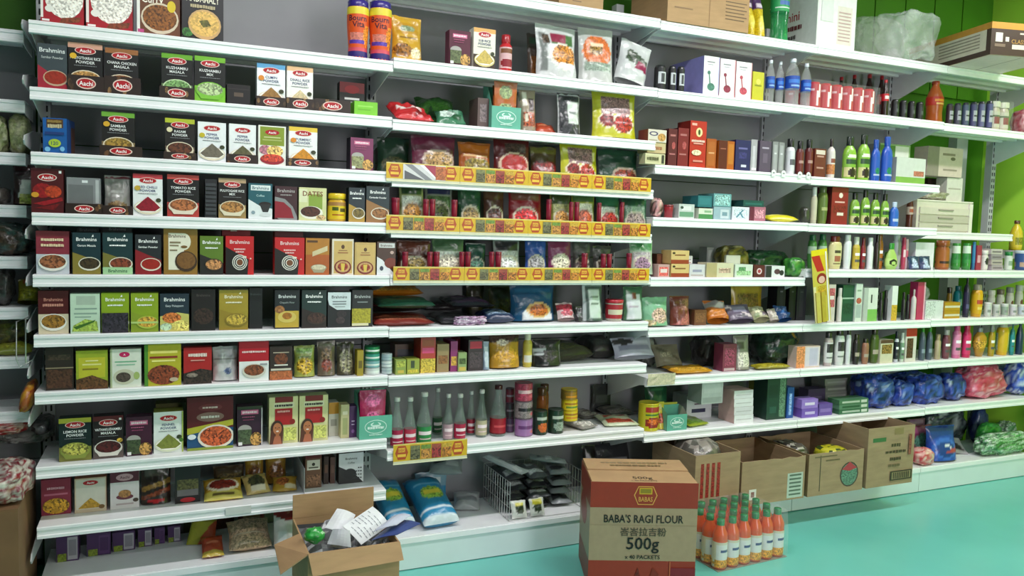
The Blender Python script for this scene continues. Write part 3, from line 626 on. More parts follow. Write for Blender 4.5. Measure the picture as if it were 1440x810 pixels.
carton(54, 97, 409, dish('4f1416', 'd6c9ad', '8a6226', words=('Brahmins', 'Puttu Podi'), txt='c98a7a'), 'dark maroon carton with golden dish on cream', dy=.02)
carton(99, 141, 413, [R(0, 0, 1, 1, 'c6dcc6'), R(.2, .72, .85, .94, 'aebfae'), R(.15, .6, .9, .64, '8fa79a'), R(.12, .48, .9, .52, '93aa9c'), R(.15, .4, .7, .43, '93aa9c'), P([(.05, .05), (.95, .05), (.9, .3), (.5, .36), (.1, .2)], '9bb24c', .5), P([(.1, .16), (.85, .34), (.8, .28), (.2, .1)], '3f6a24')], 'pale mint carton with green beans picture', d=.045)
carton(142.5, 182, 412, brah('8aa41c', '7f991a', '2a2426', 'Rice Powder')+[R(.02, .0, .98, .5, '2e2832', .95)], 'lime carton with dark raisins filling its base')
carton(184, 223, 412, brah('8ea522', '8a9c2a', 'c79a3c', 'Idiyappam Podi', rim='b3c24a')+[R(0, .22, 1, .27, 'b7d07a')], 'lime carton with golden noodles on green base')
carton(225, 266, 413, [R(0, 0, 1, 1, '20303c'), P([(0, 0), (1, 0), (1, .45), (.6, .5), (0, .4)], 'cfc36a'), T('Brahmins', .5, .85, .1, 'f4f6f6', .88), T('Easy Palappam', .5, .68, .055, 'c8ced2', .7), E(.4, .36, .33, .14, 'c06c34', .8), E(.7, .15, .3, .14, 'd9c76c', .8), E(.2, .12, .2, .1, 'b9cdb0', .5)], 'navy carton with orange rice on yellow')
carton(269, 303, 407, [R(0, 0, 1, 1, '1a1413'), T('Brahmins', .5, .86, .06, '4a4442'), E(.5, .35, .42, .2, '33221c', .7)], 'nearly black carton with faint brown food', d=.06)
carton(308, 349, 408, brah('a68f2c', '9a8128', 'b89a3c', 'Ragi Powder', rim='8a7426', txt='f2ecd0'), 'olive gold carton with golden powder', side='d9d0b0')
carton(350.5, 369, 405, [R(0, 0, 1, 1, '121315'), T('Brahmins', .5, .85, .05, '50565a')], 'narrow black carton beside the olive gold one', dy=.03)
carton(386, 421, 408, [R(0, 0, 1, 1, '141d22'), R(.02, .03, .98, .46, 'c7a63a'), E(.2, .5, .2, .1, 'a06a3c', .5), T('Brahmins', .5, .84, .085, 'dfe4e4', .84), T('Chapathi Flour', .5, .68, .045, 'a0a8a8'), E(.5, .3, .38, .15, 'd9bf62'), E(.5, .33, .2, .09, 'a86a20', .3)], 'black carton with yellow base and fried bread')
carton(424, 459, 408, brah('16302e', '2a1e1b', '40261f', 'Ragi Puttu', rim='3a2a24'), 'dark green carton with brown rolls on its base')
carton(460.5, 493, 411, [R(0, 0, 1, 1, '17181c'), P([(0, 1), (1, 1), (1, .5), (.4, .5), (.06, .64), (0, .8)], 'd5dfe4'), T('Brahmins', .5, .87, .085, '2a3036', .7), R(.2, .72, .8, .75, '70787e'), R(.2, .65, .8, .68, '70787e'), R(.3, .58, .75, .6, '8a9298'), E(.6, .38, .22, .1, '2c2226', .3), E(.55, .2, .2, .1, '3a2c30', .5)], 'white topped black carton with dark print')
carton(494.5, 524, 408, [R(0, 0, 1, 1, '151a1c'), R(.0, .1, .9, .5, 'a79b26', .3), R(.0, .03, .8, .1, 'e0d9b0'), T('Brahmins', .5, .83, .085, 'b8bebe', .86), R(.25, .66, .75, .69, '80888a')], 'black carton with olive yellow base at shelf end')
at_shelf(1, 6)
carton(64, 104, 488, [R(0, 0, 1, 1, '2d231c'), R(.1, .7, .9, .82, '46382c', .5), R(0, .5, 1, .53, '8a7a62'), R(.04, .05, .96, .48, '4a2e20', .6)], 'dark brown chocolate-coloured carton at shelf end', dy=.02)
carton(107, 152, 493, [R(0, 0, 1, 1, '9aa82a'), R(.08, .3, .92, .82, 'c1bb30'), P([(0, 0), (1, 0), (1, .2), (.5, .36), (0, .26)], '5a3a20', .7), R(.2, .62, .8, .66, 'e4e08c'), R(.2, .5, .7, .54, '8a7a20'), R(.3, .72, .7, .75, 'e8e6a0')], 'lime yellow carton with brown powder at foot', side='77821f')
carton(155, 199, 491, [R(0, 0, 1, 1, 'dfe2d4'), R(0, 0, .06, 1, 'a9b48c'), E(.46, .86, .17, .07, 'c21f5c'), T('A', .46, .86, .05, 'ffffff'), R(.15, .66, .85, .69, '6fb08a'), R(.2, .58, .8, .61, '90c0a4'), E(.45, .28, .36, .2, 'c9c6ae'), E(.42, .27, .24, .13, '4c4038', .6), E(.85, .3, .1, .1, 'a8b86c')], 'cream white carton with pink badge and grey cup')
carton(203, 255, 484, [R(0, 0, 1, 1, 'b9b02a'), R(0, 0, .1, 1, '4f8a2a'), R(.16, .78, .9, .84, 'efe27a'), R(.14, .66, .9, .71, '8a2a20'), R(.2, .58, .84, .62, 'f0e68a'), E(.52, .26, .44, .24, '7a3820', .95), E(.8, .14, .12, .05, 'c8b49a')], 'wide yellow carton with red bean heap', d=.06)
carton(258, 298, 489, [R(0, 0, 1, 1, 'b02020'), P([(0, 0), (1, 0), (1, .36), (.6, .42), (0, .3)], '33241f', .9), *L(.5, .8, .66, .1, 'f0dcd4'), R(.25, .64, .75, .67, 'dd9a92'), E(.3, .25, .2, .06, '8a7a70', .5)], 'red carton with dark dates along the base')
pouch(299, 335, 490, [R(0, 0, 1, 1, 'bfc3c2'), R(.2, .72, .8, .76, 'a2a8aa'), R(.05, .63, .95, .66, '7d837c'), E(.6, .28, .16, .09, '5c6a8c', .6)], 'silvery white packet between the two red cartons', d=.04)
carton(336, 378, 480, [R(0, 0, 1, 1, 'b51224'), R(0, 0, 1, .5, 'eeeeee'), *L(.5, .74, .8, .05, 'f1d0d0'), E(.5, .26, .4, .18, 'd8d0c4'), E(.5, .28, .34, .14, '7a4228', .8), R(.7, .4, .95, .44, '9a9aa0')], 'red and white carton with meat stew bowl', top='8e0f1e')
carton(379, 411, 487, [R(0, 0, 1, 1, '2f211b'), R(0, 0, 1, .26, 'b2633a', .4), R(.05, .28, .95, .34, 'd8cdbc'), E(.5, .62, .3, .18, '6d3a22', .6), R(.15, .8, .85, .83, 'b7a894'), R(.2, .42, .8, .46, 'e8e2d8')], 'dark brown carton with orange food strip')
pouch(414, 444, 488, [R(0, 0, 1, 1, '9aa04c'), R(.1, .75, .9, .95, '8fb060', .5), E(.5, .35, .42, .28, 'b3912a', .95), R(.2, .6, .8, .68, '57702c')], 'green and yellow herb packet', d=.035)
pouch(447, 473, 482, [R(0, 0, 1, 1, '6d5f50'), E(.5, .6, .34, .2, '8a6a54', .95), E(.5, .3, .3, .18, '7a3a2c', .6), R(.1, .85, .9, .95, '8c8474')], 'clear brown nut packet beside the herb packet', d=.035)
pouch(474.5, 500, 482, [R(0, 0, 1, 1, '4c4636'), E(.5, .4, .4, .35, '8a8468', .95), R(.2, .78, .8, .9, '2a2622')], 'dark clear seed packet with pale grains', d=.035)
carton(502, 511, 493, [R(0, 0, 1, 1, 'a58e24'), R(.2, .3, .8, .6, '6d5c1c')], 'slim mustard carton beside the green tubs', d=.05)
for q, h, o in stack(512.5, 535, 488, 4):
    c_, l = (('cfd6d4', 'lowest'), ('7fb0b4', 'second lowest'), ('3d9484', 'third'), ('1f7a4c', 'topmost'))[q]
    vessel(512.5, 535, h, 'can', c_, None, [R(0, 0, 1, 1, c_), R(.1, .3, .9, .6, 'e3ebe6')], l+' of the green and white round tubs in a stack', on=o, name='food_tub', cat='tub')
for q, h, o in stack(536.5, 552, 498, 3):
    vessel(536.5, 552, h, 'can', 'c4cfd2', None, [R(0, 0, 1, 1, ('b7c2c4', 'd9dedd', 'a6b8c0')[q]), R(0, .4, 1, .55, '8fa4ac')], ('lowest', 'middle', 'topmost')[q]+' of the whitish round tubs beside green tubs', on=o, name='food_tub', cat='tub')
at_shelf(1, 7)
carton(83, 129, 588, aachi('12201f', 'b5b23a', 'LEMON RICE', 'POWDER', 'a7a24a', rim='8a9440', spk=.9), 'dark green-black lemon rice carton with yellow band', dy=.04)
carton(131, 174, 585, aachi('1d0d10', '5a1418', 'VATHAKUZHAMBU', 'MASALA', '4a1616', rim='ded8d0', badge=None)+[E(.88, .42, .1, .05, 'c9a03a', .5), R(.86, .9, .94, .95, 'e8e8e8')], 'blackish maroon carton with dark soup in white bowl', dy=.04)
carton(177, 214, 586, everest('40122c', '3f4a30'), 'purple maroon herb carton beside the white fennel carton', dy=.045)
carton(216, 258, 579, aachi('e9eeea', None, 'FENNEL', 'POWDER', '7d8438', pile=True, rim='dfe6c8')+[R(.95, 0, 1, 1, 'a7b85c'), E(.93, .3, .07, .05, '4f7a2c')], 'white fennel powder carton with green heap', dy=.05, top='8a8a2c', d=.07)
carton(219, 262, 567, [R(0, 0, 1, 1, '4d4a1c')], 'olive carton behind the white fennel carton', dy=.125, d=.06)
carton(263, 328, 558, [R(0, 0, 1, 1, '5c1218'), R(0, 0, 1, .4, '1f4f7c'), P([(0, .42), (1, .55), (1, .44), (0, .3)], 'b6b032'), E(.5, .62, .3, .09, '8a6a60'), *L(.5, .62, .4, .05, 'e0d8d0'), E(.5, .8, .26, .07, '6d2a2c'), *L(.5, .8, .34, .04, 'd0b8b0'), E(.62, .24, .4, .23, 'e6ddcf'), E(.62, .25, .35, .19, 'b5522c', .95), E(.1, .26, .09, .05, 'e8eef4'), R(0, 0, 1, .05, '8a9a3a')], 'large dark red carton with bean bowl on blue', dy=.05, d=.09, side='4d1014')
carton(333, 369, 571, everest('33142c', '48553a')+[R(0, .93, 1, 1, '2d3a20'), R(.95, 0, 1, .95, 'b8b4b8')], 'purple herb carton beside the first portrait carton', dy=.055)
GIRL = [R(0, 0, 1, 1, 'dcd8a0'), R(.2, .88, .82, 1, '7a1a14'), R(.16, .77, .86, .87, 'e6e2c0'), *L(.5, .815, .62, .05, '2f2a20'), R(.2, .4, .8, .75, 'b0151c'), E(.8, .46, .1, .06, '8a1a14'), *L(.5, .69, .44, .045, 'f0b0a8'), R(.5, .06, .94, .34, 'cfd070', .4),
        E(.27, .32, .22, .19, '3d2416'), P([(.06, .3), (.48, .3), (.46, .0), (.02, .0)], '5a3020'), E(.28, .33, .15, .125, 'b9744c'), E(.22, .35, .02, .012, '1c120c'), E(.34, .35, .02, .012, '1c120c'), P([(.26, .32), (.31, .32), (.28, .36)], '9a5c3c'), E(.28, .275, .05, .014, 'f0e0d8'), R(.22, .16, .34, .24, 'a8663f'), P([(.12, 0), (.44, 0), (.38, .17), (.18, .17)], 'b0684a')]
for i, (a, b, yt) in enumerate(((378, 419, 558), (420.5, 461, 556))):
    carton(a, b, yt, GIRL, 'cream and red portrait carton '+('beside the purple herb carton', 'beside the slim yellow carton')[i], dy=.05, d=.06)
carton(463, 477, 566, [R(0, 0, 1, 1, 'd9d6cc'), R(0, .66, 1, 1, 'c8922c'), R(.2, .3, .8, .5, 'a8a49c')], 'slim white carton with yellow-orange top', dy=.1, d=.06)
t = carton(480, 492, 569, [R(0, 0, 1, 1, 'c9c290'), R(.2, .1, .8, .6, 'a8ad74'), R(.2, .7, .8, .8, 'efe9c8')], 'cream carton turned with purple side outward', dy=.055, d=.05, rz=0)
carton(492.6, 503.5, 571, [R(0, 0, 1, 1, '4c2358'), R(.3, .5, .7, .54, 'c8b0d0'), R(.3, .4, .7, .43, 'c8b0d0'), E(.5, .2, .2, .06, '8a5a98')], 'slim purple carton beside the teal packet box', dy=.055, d=.05, rz=0)
# teal display boxes of spice sachets
def display_box(xl, xr, ytf, yt, front, packs, label, plabel, dy=.01, d=.1, b2=None):
    x0, x1, z0, z1 = fit(xl, xr, ytf, dy); w, h = x1-x0, z1-z0; H = on_y((xl+xr)/2, yt, dy+.02).z-z0
    t = thing('display_box', full(label), 'box', ((x0+x1)/2, dy, z0), (0, 0, 0), grp('boxes'))
    m = MB().box(-w/2, 0, 0, w/2, .0015, h, front).box(-w/2, .0015, 0, w/2, d, .0015, front).box(-w/2, d-.0015, .0015, w/2, d, H*.95, b2 or front)
    m.build('tray_body', PRINT, t)
    for s in (-1, 1):
        p = MB(); xx = s*w/2; a = [(0, 0), (d, 0), (d, H*.95), (d*.5, H*.9), (0, h)]
        p.face([(xx, y, z) for y, z in a], b2 or front); p.face([(xx-s*.001, y, z) for y, z in a][::-1], 'b8b0a0'); p.build('side_panel', PRINT, t)
    f = MB(); paint(f, [R(0, 0, 1, 1, front), E(.5, .52, .34, .3, 'd6efe6'), E(.5, .52, .32, .27, front), E(.5, .62, .16, .1, 'd6efe6'), P([(.38, .6), (.5, .8), (.62, .6)], front), *L(.5, .48, .5, .12, 'e2f4ee'), *L(.5, .18, .4, .05, 'cfe8e0')], lambda u, v, q: (-w/2+u*w, -q, v*h), w, h); f.build('front_print', PRINT, t)
    for i, (c1, c2) in enumerate(packs):
        pouch(xl+4-2*i, xr-4-4*i, (H*(1.0-.07*i),), [R(0, 0, 1, 1, c1), E(.5, .78, .3, .14, c2, .6), E(.5, .35, .35, .2, c2, .7)], plabel[i], dy=dy+.01+.03*i, d=.014, tilt=0, on=.002, crump=.002)
display_box(501, 547, 585, 549, '63b39b', [('a0164c', 'c95a8c'), ('8e1444', 'b0386c')], 'teal display box of crimson sachets at shelf end', ('crimson sachet at the front of the teal box', 'crimson sachet behind another in the teal box'))
at_shelf(1, 8)
carton(58, 100, 674, [R(0, 0, 1, 1, '8c2c44'), R(.1, .55, .9, .6, 'b8647c'), *L(.5, .75, .6, .07, 'd8a0b0'), E(.5, .25, .46, .22, 'b58624', .95)], 'rosy carton with yellow pasta at shelf end', dy=.11)
carton(105, 150, 672, [R(0, 0, 1, 1, 'cdb9a0'), R(.04, .1, .96, .96, 'd8d4c8'), E(.5, .86, .24, .07, LOGO_R), T('Aachi', .5, .86, .06, 'ffffff', .36), P([(.1, .12), (.3, .28), (.5, .42), (.7, .28), (.9, .12)], 'b28a2c', .4), E(.85, .14, .1, .06, '7a5a30')], 'tan framed white carton with yellow powder heap', dy=.1, side='a86a50')
carton(155, 196, 660, [R(0, 0, 1, 1, 'ddd8da'), R(0, .68, 1, 1, '5a2032'), E(.5, .8, .3, .09, 'c9a0a8'), T('Aachi', .5, .8, .07, '5a2032', .42), E(.5, .3, .3, .07, '6a3040'), E(.5, .38, .22, .1, 'a87848', .4), E(.88, .2, .1, .05, '4a3a30'), R(.2, .1, .8, .14, 'b8a8ac')], 'white carton with dark plum top and sponge cake', dy=.1)
pouch(197.5, 241, 655, [R(0, 0, 1, 1, '2a201c'), P([(0, .3), (1, .5), (1, .62), (0, .42)], '8a6a34', .4), P([(0, .1), (1, .3), (1, .42), (0, .2)], '7a3a24', .5), R(.1, .7, .9, .9, '4c4640'), E(.5, .08, .3, .05, LOGO_R)], 'dark brown snack packet with diagonal bands', dy=.1, d=.04)
carton(246, 282, 652, [R(0, 0, 1, 1, '1c1a1a'), R(.08, .3, .92, .6, '53502c', .6), R(.08, .18, .92, .34, '6d6a6c'), R(0, 0, 1, .16, '140f0f'), E(.5, .08, .3, .06, LOGO_R)], 'black carton with grey window and logo lip', dy=.09)
YP = [R(0, 0, 1, 1, 'b9902c'), R(.0, .0, 1, .3, 'cfc05a'), E(.5, .55, .44, .3, 'e8ddc4'), E(.5, .58, .38, .24, '7c2416', .5), R(.2, .1, .8, .2, '5a4a1c')]
pouch(287, 343, 684, YP, 'yellow snack packet lying with red bowl picture', dy=.06, d=.04, tilt=-68, length=.12, gusset=False)
pouch(300, 345, 660, [R(0, 0, 1, 1, '4a3a24'), R(.1, .2, .9, .6, '6d5a34', .7), R(.1, .75, .9, .85, '3a2c1c')], 'dim brown packet leaning behind the lying yellow packet', dy=.2, d=.04, tilt=-20)
pouch(346, 382, 676, [R(0, 0, 1, 1, 'c2a866'), E(.5, .5, .36, .3, '3a3a20', .8), R(.2, .1, .8, .3, 'e0d8c0')], 'cream and yellow packet slumped beside red bowl packet', dy=.085, d=.04, tilt=-60, length=.1, gusset=False, rz=10)
pouch(383, 418, 682, [R(0, 0, 1, 1, 'b48f2c'), E(.4, .5, .3, .26, '9c5a2c', .7), R(.5, .1, .95, .3, 'd9cfa8')], 'mustard packet lying flat near the tan carton', dy=.08, d=.03, tilt=-75, length=.1, gusset=False, rz=-8)
for i, (a, b, yt) in enumerate(((345, 372, 646), (374, 404, 643))):
    pouch(a, b, yt, [R(0, 0, 1, 1, '8f6a1e'), E(.5, .4, .38, .28, '7a4a1a', .6), R(.1, .75, .9, .88, 'a88428')], ('amber packet standing behind the slumped packets', 'amber packet standing at the back beside the divider')[i], dy=.19, d=.04, tilt=-12)
carton(429, 452, 640, [R(0, 0, 1, 1, '6d4f3c'), R(.1, .55, .9, .85, 'd8d8cc'), E(.5, .72, .1, .05, '30302c'), R(.2, .6, .8, .64, '58584c'), R(.08, .06, .92, .4, '7d5a44', .8), R(0, .9, 1, 1, '5a1a1c')], 'brown carton with white label and black emblem', dy=.11, d=.06)
for i, (a, b, c_) in enumerate(((455, 462, '3a2a26'), (464, 471, '52342a'))):
    carton(a, b, 642+i, [R(0, 0, 1, 1, c_), R(.2, .4, .8, .7, '6b4a3c')], ('slim dark carton beside the brown white-labelled carton', 'slim reddish dark carton beside the black-and-white carton')[i], dy=.14, d=.06)
carton(476, 511, 637, [R(0, 0, 1, 1, 'd6dbdf'), P([(0, 0), (1, 0), (.62, .32), (0, .58)], '1b1b1d'), E(.45, .32, .26, .17, '121214'), T('Brahmins', .5, .82, .075, '22262c', .8), T('Coffee', .5, .68, .06, '50565e', .5)]+[E(.62+.09*i, .5-.11*j, .035, .02, '22262c') for i in range(4) for j in range(4) if i+j > 1], 'white and black spotted coffee carton', dy=.12, d=.06, side='2a2220')
x0, x1, z0, z1 = fit(318, 352, 706, .0)
t = thing('price_label', 'curled white price label on the rail, left bay\'s ninth shelf', 'label', ((x0+x1)/2, -.005, SH[(1, 8)]-.03)); MB().box(-.045, -.0015, 0, .045, 0, .028, 'd5d8d4').build('label_card', PRINT, t)
t = thing('wire_divider', 'grey shelf divider plate standing beside the brown carton', 'divider', (px_at(424, .12, SH[(1, 8)]), .05, SH[(1, 8)])); MB().box(-.001, 0, .0006, .001, .27, .1, 'a0a2a4').build('plate', POST, t)
at_shelf(1, 9)
for i, (a, b, yt, yy) in enumerate(((79, 111, 752, .2), (122, 156, 750, .22), (158, 190, 748, .235), (194, 214, 744, .25), (217, 232, 742, .26), (236, 254, 740, .262))):
    carton(a, b, yt, [R(0, 0, 1, 1, '4a2a5c'), R(.5, .05, .95, .9, 'b5b2bc' if i in (0, 2, 3, 5) else '5c3a70'), R(.55, .2, .9, .8, '8d8a96' if i in (0, 2, 3, 5) else '4a2a5c'), R(.05, 0, .45, .3, '7a8a2c', .5)], 'purple and white carton, '+('first', 'second', 'third', 'fourth', 'fifth', 'sixth')[i]+' from the shelf end', dy=yy, d=.07)
GP = [R(0, 0, 1, 1, '8a8a28'), R(0, 0, 1, .4, 'b8b83c'), P([(.4, 0), (1, 0), (1, .5)], 'b04a24'), R(.2, .6, .8, .7, '5c5a1c')]
pouch(258, 292, 700, [R(0, 0, 1, 1, '4a4a1c'), R(.1, .4, .9, .7, '5e5a24', .5)], 'dim olive packet standing at the back of grain bags', dy=.27, d=.04)
pouch(262, 304, 750, GP, 'yellow-green packet slumped at the front edge', dy=.09, d=.05, tilt=-45, length=.2, gusset=False, rz=-15)
pouch(284, 316, 772, [R(0, 0, 1, 1, 'b0482a'), R(.0, .0, 1, .2, 'c9b04a'), R(.2, .5, .8, .6, 'd07a58')], 'orange red packet lying flat at the front edge', dy=.045, d=.03, tilt=-80, length=.14, gusset=False)
pouch(294, 344, 742, [R(0, 0, 1, 1, 'c4ad90'), R(0, 0, 1, 1, 'c9b498', .5), R(.2, .4, .8, .6, 'd8ccb8')], 'clear bag of pale grain, upper of two', dy=.2, d=.045, tilt=-55, length=.13, gusset=False, on=.045)
pouch(322, 383, 752, [R(0, 0, 1, 1, 'c2a586', .55), R(.1, .3, .9, .34, 'd9c9ae')], 'clear bag of beige grain lying lowest', dy=.055, d=.07, tilt=-72, length=.17, gusset=False)
pouch(335, 375, 726, [R(0, 0, 1, 1, '6a2a24', .5), R(.2, .5, .8, .7, '8a6a50')], 'dark red bean bag behind the grain bags', dy=.24, d=.06, tilt=-30)
pouch(295, 332, 728, [R(0, 0, 1, 1, '5c2c22', .6), R(.2, .5, .8, .6, '7c5a48')], 'brown bean bag behind the upper grain bag', dy=.27, d=.05, tilt=-20)
pouch(386, 428, 706, [R(0, 0, 1, 1, 'e6e0dc'), P([(0, 1), (1, 1), (1, .62), (.5, .5), (0, .62)], '8c1c1c'), P([(.2, .95), (.8, .95), (.5, .62)], 'a8604c', .5), R(.1, .1, .4, .3, 'f0f0f0')], 'white and red flour bag standing behind the waste carton', dy=.03, d=.08, tilt=-10)
# ---- set-back bay at the picture's edge: slack bags on the shelves
def zat(px, py, Y): return on_y(px, py, Y).z
at_shelf(0, 2)
lump(-36, 12, 156, ['7f8a58', 'aab07c', 'c8c8a4', '8a9a5c', 'd9d4b8'], 'pale green noodle bag, outer one of two', dy=.14, d=.14, spk=.3)
lump(16, 44, 158, ['76824c', 'a2aa72', 'b8b890', 'dddcc8'], 'pale green noodle bag beside the blue carton', dy=.17, d=.14, spk=.3)
at_shelf(0, 3)
pouch(16, 50, 232, [R(0, 0, 1, 1, '2c1a1c'), P([(.25, .15), (1, .15), (1, .6), (.4, .62)], 'b9c0b8'), R(.3, .0, 1, .25, '9aa04a', .6), R(0, .85, 1, 1, '4a1a20')], 'dark packet with white and green window', dy=.15, d=.05)
lump(-20, 14, 262, ['38342f', '55504a', '2b2826'], 'dark crinkled bag beside the dark windowed packet', dy=.15, d=.12)
at_shelf(0, 4)
lump(-20, 44, 312, ['23292a', '3c4a46', '4a3a2c', '2d2622'], 'dark net bag of herbs', dy=.16, d=.15, spk=.4)
at_shelf(0, 5)
lump(-24, 20, 372, ['1d1c1c', '4a4846', '2b2622', '6d6a66'], 'black and grey bag with pale crease', dy=.15, d=.14)
pouch(22, 54, 396, [R(0, 0, 1, 1, '6d6a20'), R(.1, .1, .9, .5, '8f8a24', .5), R(.2, .8, .9, .95, '7a3a1c')], 'olive yellow packet near the shelf arm', dy=.16, d=.06, tilt=-20)
at_shelf(0, 6)
lump(-30, 44, 444, ['2f2a1c', '4a4424', '6d6a26', '3a2c20'], 'dark bag of pulses over lime packets', dy=.2, d=.14, spk=.3)
pouch(-10, 46, 478, [R(0, 0, 1, 1, '7c8226'), R(.1, .2, .9, .6, '98982c', .4)], 'lime yellow packet lying below the pulses bag', dy=.14, d=.04, tilt=-75, length=.06, gusset=False)
at_shelf(0, 7)
lump(26, 46, 543, ['7a2a1c', 'a8521c', 'c28a2a', '8c3a24', 'd9a84a'], 'red and gold snack packet poking out past the shelf', dy=.02, d=.2, amp=.12, lean=.2)
# ================================================================ middle bay
at_shelf(2, 0)
pouch(553, 597, 21, [R(0, 0, 1, 1, 'c79a2a'), R(.1, .6, .9, .85, 'b98a1e'), E(.5, .72, .25, .08, '8a9a78', .4), R(.2, .48, .8, .52, '6b4f1c'), E(.3, .2, .3, .16, '8a5a1e', .8), E(.75, .15, .2, .12, 'e8d8b0', .5)], 'gold foil packet leaning beside the malt jars', d=.06, dy=.03, rz=3)
carton(631, 661, 43, everest('54142f', '58613f'), 'maroon herb carton beside the white millet carton')
carton(665, 696, 40, aachi('ece7d8', 'e0a860', 'SUJI RICE', 'POWDER', 'c6ab58', rim='d8c88a', pile=True, bottom='3a2618'), 'white rice powder carton with yellow heap')
vessel(702, 720, 49, 'tallcap', 'c4222c', 'a31220', [R(0, 0, 1, 1, 'd9b0b4'), R(.1, .7, .9, .95, '7a4a2c'), E(.5, .25, .4, .2, '8a1626')], 'small shaker jar with crimson lid', name='shaker_jar', cat='jar', dy=.03)
pouch(744, 766, 45, [R(0, 0, 1, 1, '4f4138'), R(.1, .1, .9, .5, '7a4a20', .4), R(.1, .8, .9, .9, '3a5a3a')], 'dim brown packet behind the first silver pouch', dy=.16, d=.04)
SIL = 'c3c6c6'
pouch(757, 818, 33, [R(0, 0, 1, 1, SIL), R(.06, .08, .2, .85, '6f7472'), R(.34, .62, .92, .84, '3f6a34'), R(.34, .66, .7, .84, '8a2040'), E(.62, .4, .36, .26, 'e8e4da'), E(.64, .42, .31, .22, 'b9772c', .95), R(.5, .2, .9, .28, 'f2f2f2'), R(.12, .62, .3, .8, '4a3a2c', .8)], 'tall silver pouch with mixed rice bowl and maroon tag', d=.07, dy=.03, rz=6)
pouch(819, 867, 37, [R(0, 0, 1, 1, 'b9bcb8'), E(.5, .56, .42, .3, 'c9682a', .35), E(.46, .58, .2, .1, '8a6a2c', .9), R(.1, .2, .9, .34, '8a9a8c', .4), R(.3, .66, .7, .7, 'f0d0b0')], 'silver pouch with round orange dish', d=.07, dy=.03, rz=-4)
pouch(868, 912, 60, [R(0, 0, 1, 1, SIL), P([(.15, .5), (.9, .36), (.95, .6), (.25, .8)], '3c4a38', .6), P([(.5, .36), (.95, .3), (.95, .5), (.6, .56)], '8e2048')], 'small silver pouch slumped sideways', d=.07, dy=.03, roll=14)
at_shelf(2, 1)
pouch(556, 614, 144, [R(0, 0, 1, 1, 'b01c22'), E(.3, .5, .2, .16, 'e0d4d0'), P([(.5, .1), (.9, .2), (.8, .8)], '7a1216'), E(.7, .7, .16, .12, 'd8c4c0', .5), R(0, .0, 1, .1, 'c9343a')], 'glossy red packet lying on the shelf edge', dy=.02, d=.05, tilt=-62, length=.12, gusset=False, crump=.022, rz=8)
pouch(594, 650, 128, [R(0, 0, 1, 1, '2c5a22'), E(.5, .5, .4, .3, '46802e', .4), P([(.1, .1), (.4, .2), (.3, .6)], '1f4219'), E(.7, .3, .14, .1, '8a5a3a')], 'dark green leafy packet slumped behind the red packet', dy=.14, d=.06, tilt=-40, length=.17, gusset=False, crump=.022)
pouch(616, 656, 148, [R(0, 0, 1, 1, '3f7a5a'), E(.4, .5, .3, .2, 'c0d4c8', .5), E(.7, .3, .2, .14, '2c5a3a'), R(.2, .75, .8, .9, '8ab49c')], 'pale green packet lying beside the red packet', dy=.03, d=.04, tilt=-60, length=.12, gusset=False, crump=.018, rz=-12)
carton(672, 688, 138, [R(0, 0, 1, 1, '5a4644'), R(.2, .2, .8, .8, '7a6a6c', .5)], 'dim sachet carton beside the teal and orange box', dy=.04, d=.1)
display_box(690, 731, 150, 116, '5fae98', [('b05a20', '8a9a6a'), ('a04a1c', 'c08a5a')], 'teal display box of orange sachets', ('orange sachet with olive emblem in the teal box', 'orange sachet at the rear of the teal box'))
pouch(734, 757, 125, [R(0, 0, 1, 1, '9a8a78'), R(.1, .6, .45, .95, 'e4ded2'), R(.5, .5, .9, .8, '3a2420', .6), R(.1, .1, .9, .45, '9c4a2a', .8), R(.2, .2, .4, .4, 'e0d4c0')], 'narrow white and brown soup packet', d=.05, dy=.03)
pouch(757, 786, 176, [R(0, 0, 1, 1, 'b8482a'), R(.2, .4, .8, .5, 'd98a60')], 'orange packet lying aslant on the shelf', d=.04, dy=.05, tilt=-65, length=.09, gusset=False, roll=12)
pouch(787, 819, 130, [R(0, 0, 1, 1, '2e2f33', .5), R(0, 0, .05, 1, 'c8caca'), R(.95, 0, 1, 1, 'c8caca'), R(0, .93, 1, 1, 'b0b4b6'), R(.4, .25, .92, .78, 'ccd3cc'), R(.45, .5, .86, .54, '6f7a74')], 'clear packet of black seeds with pale label', d=.04, dy=.02)
CH = [R(0, 0, 1, 1, 'b9b81e'), R(.16, .52, .86, .86, '8a6a6a', .7), R(.86, .6, .96, .76, 'e8e09a'), E(.3, .36, .2, .17, 'efe0c8'), E(.3, .36, .17, .14, '7a1c1a', .9), E(.68, .3, .25, .22, 'efe0c8'), E(.68, .3, .22, .19, '9a2418', .95)]
pouch(838, 898, 126, CH, 'tall yellow-green packet with two chilli bowls', d=.06, dy=.03, rz=-5)
at_shelf(2, 2)
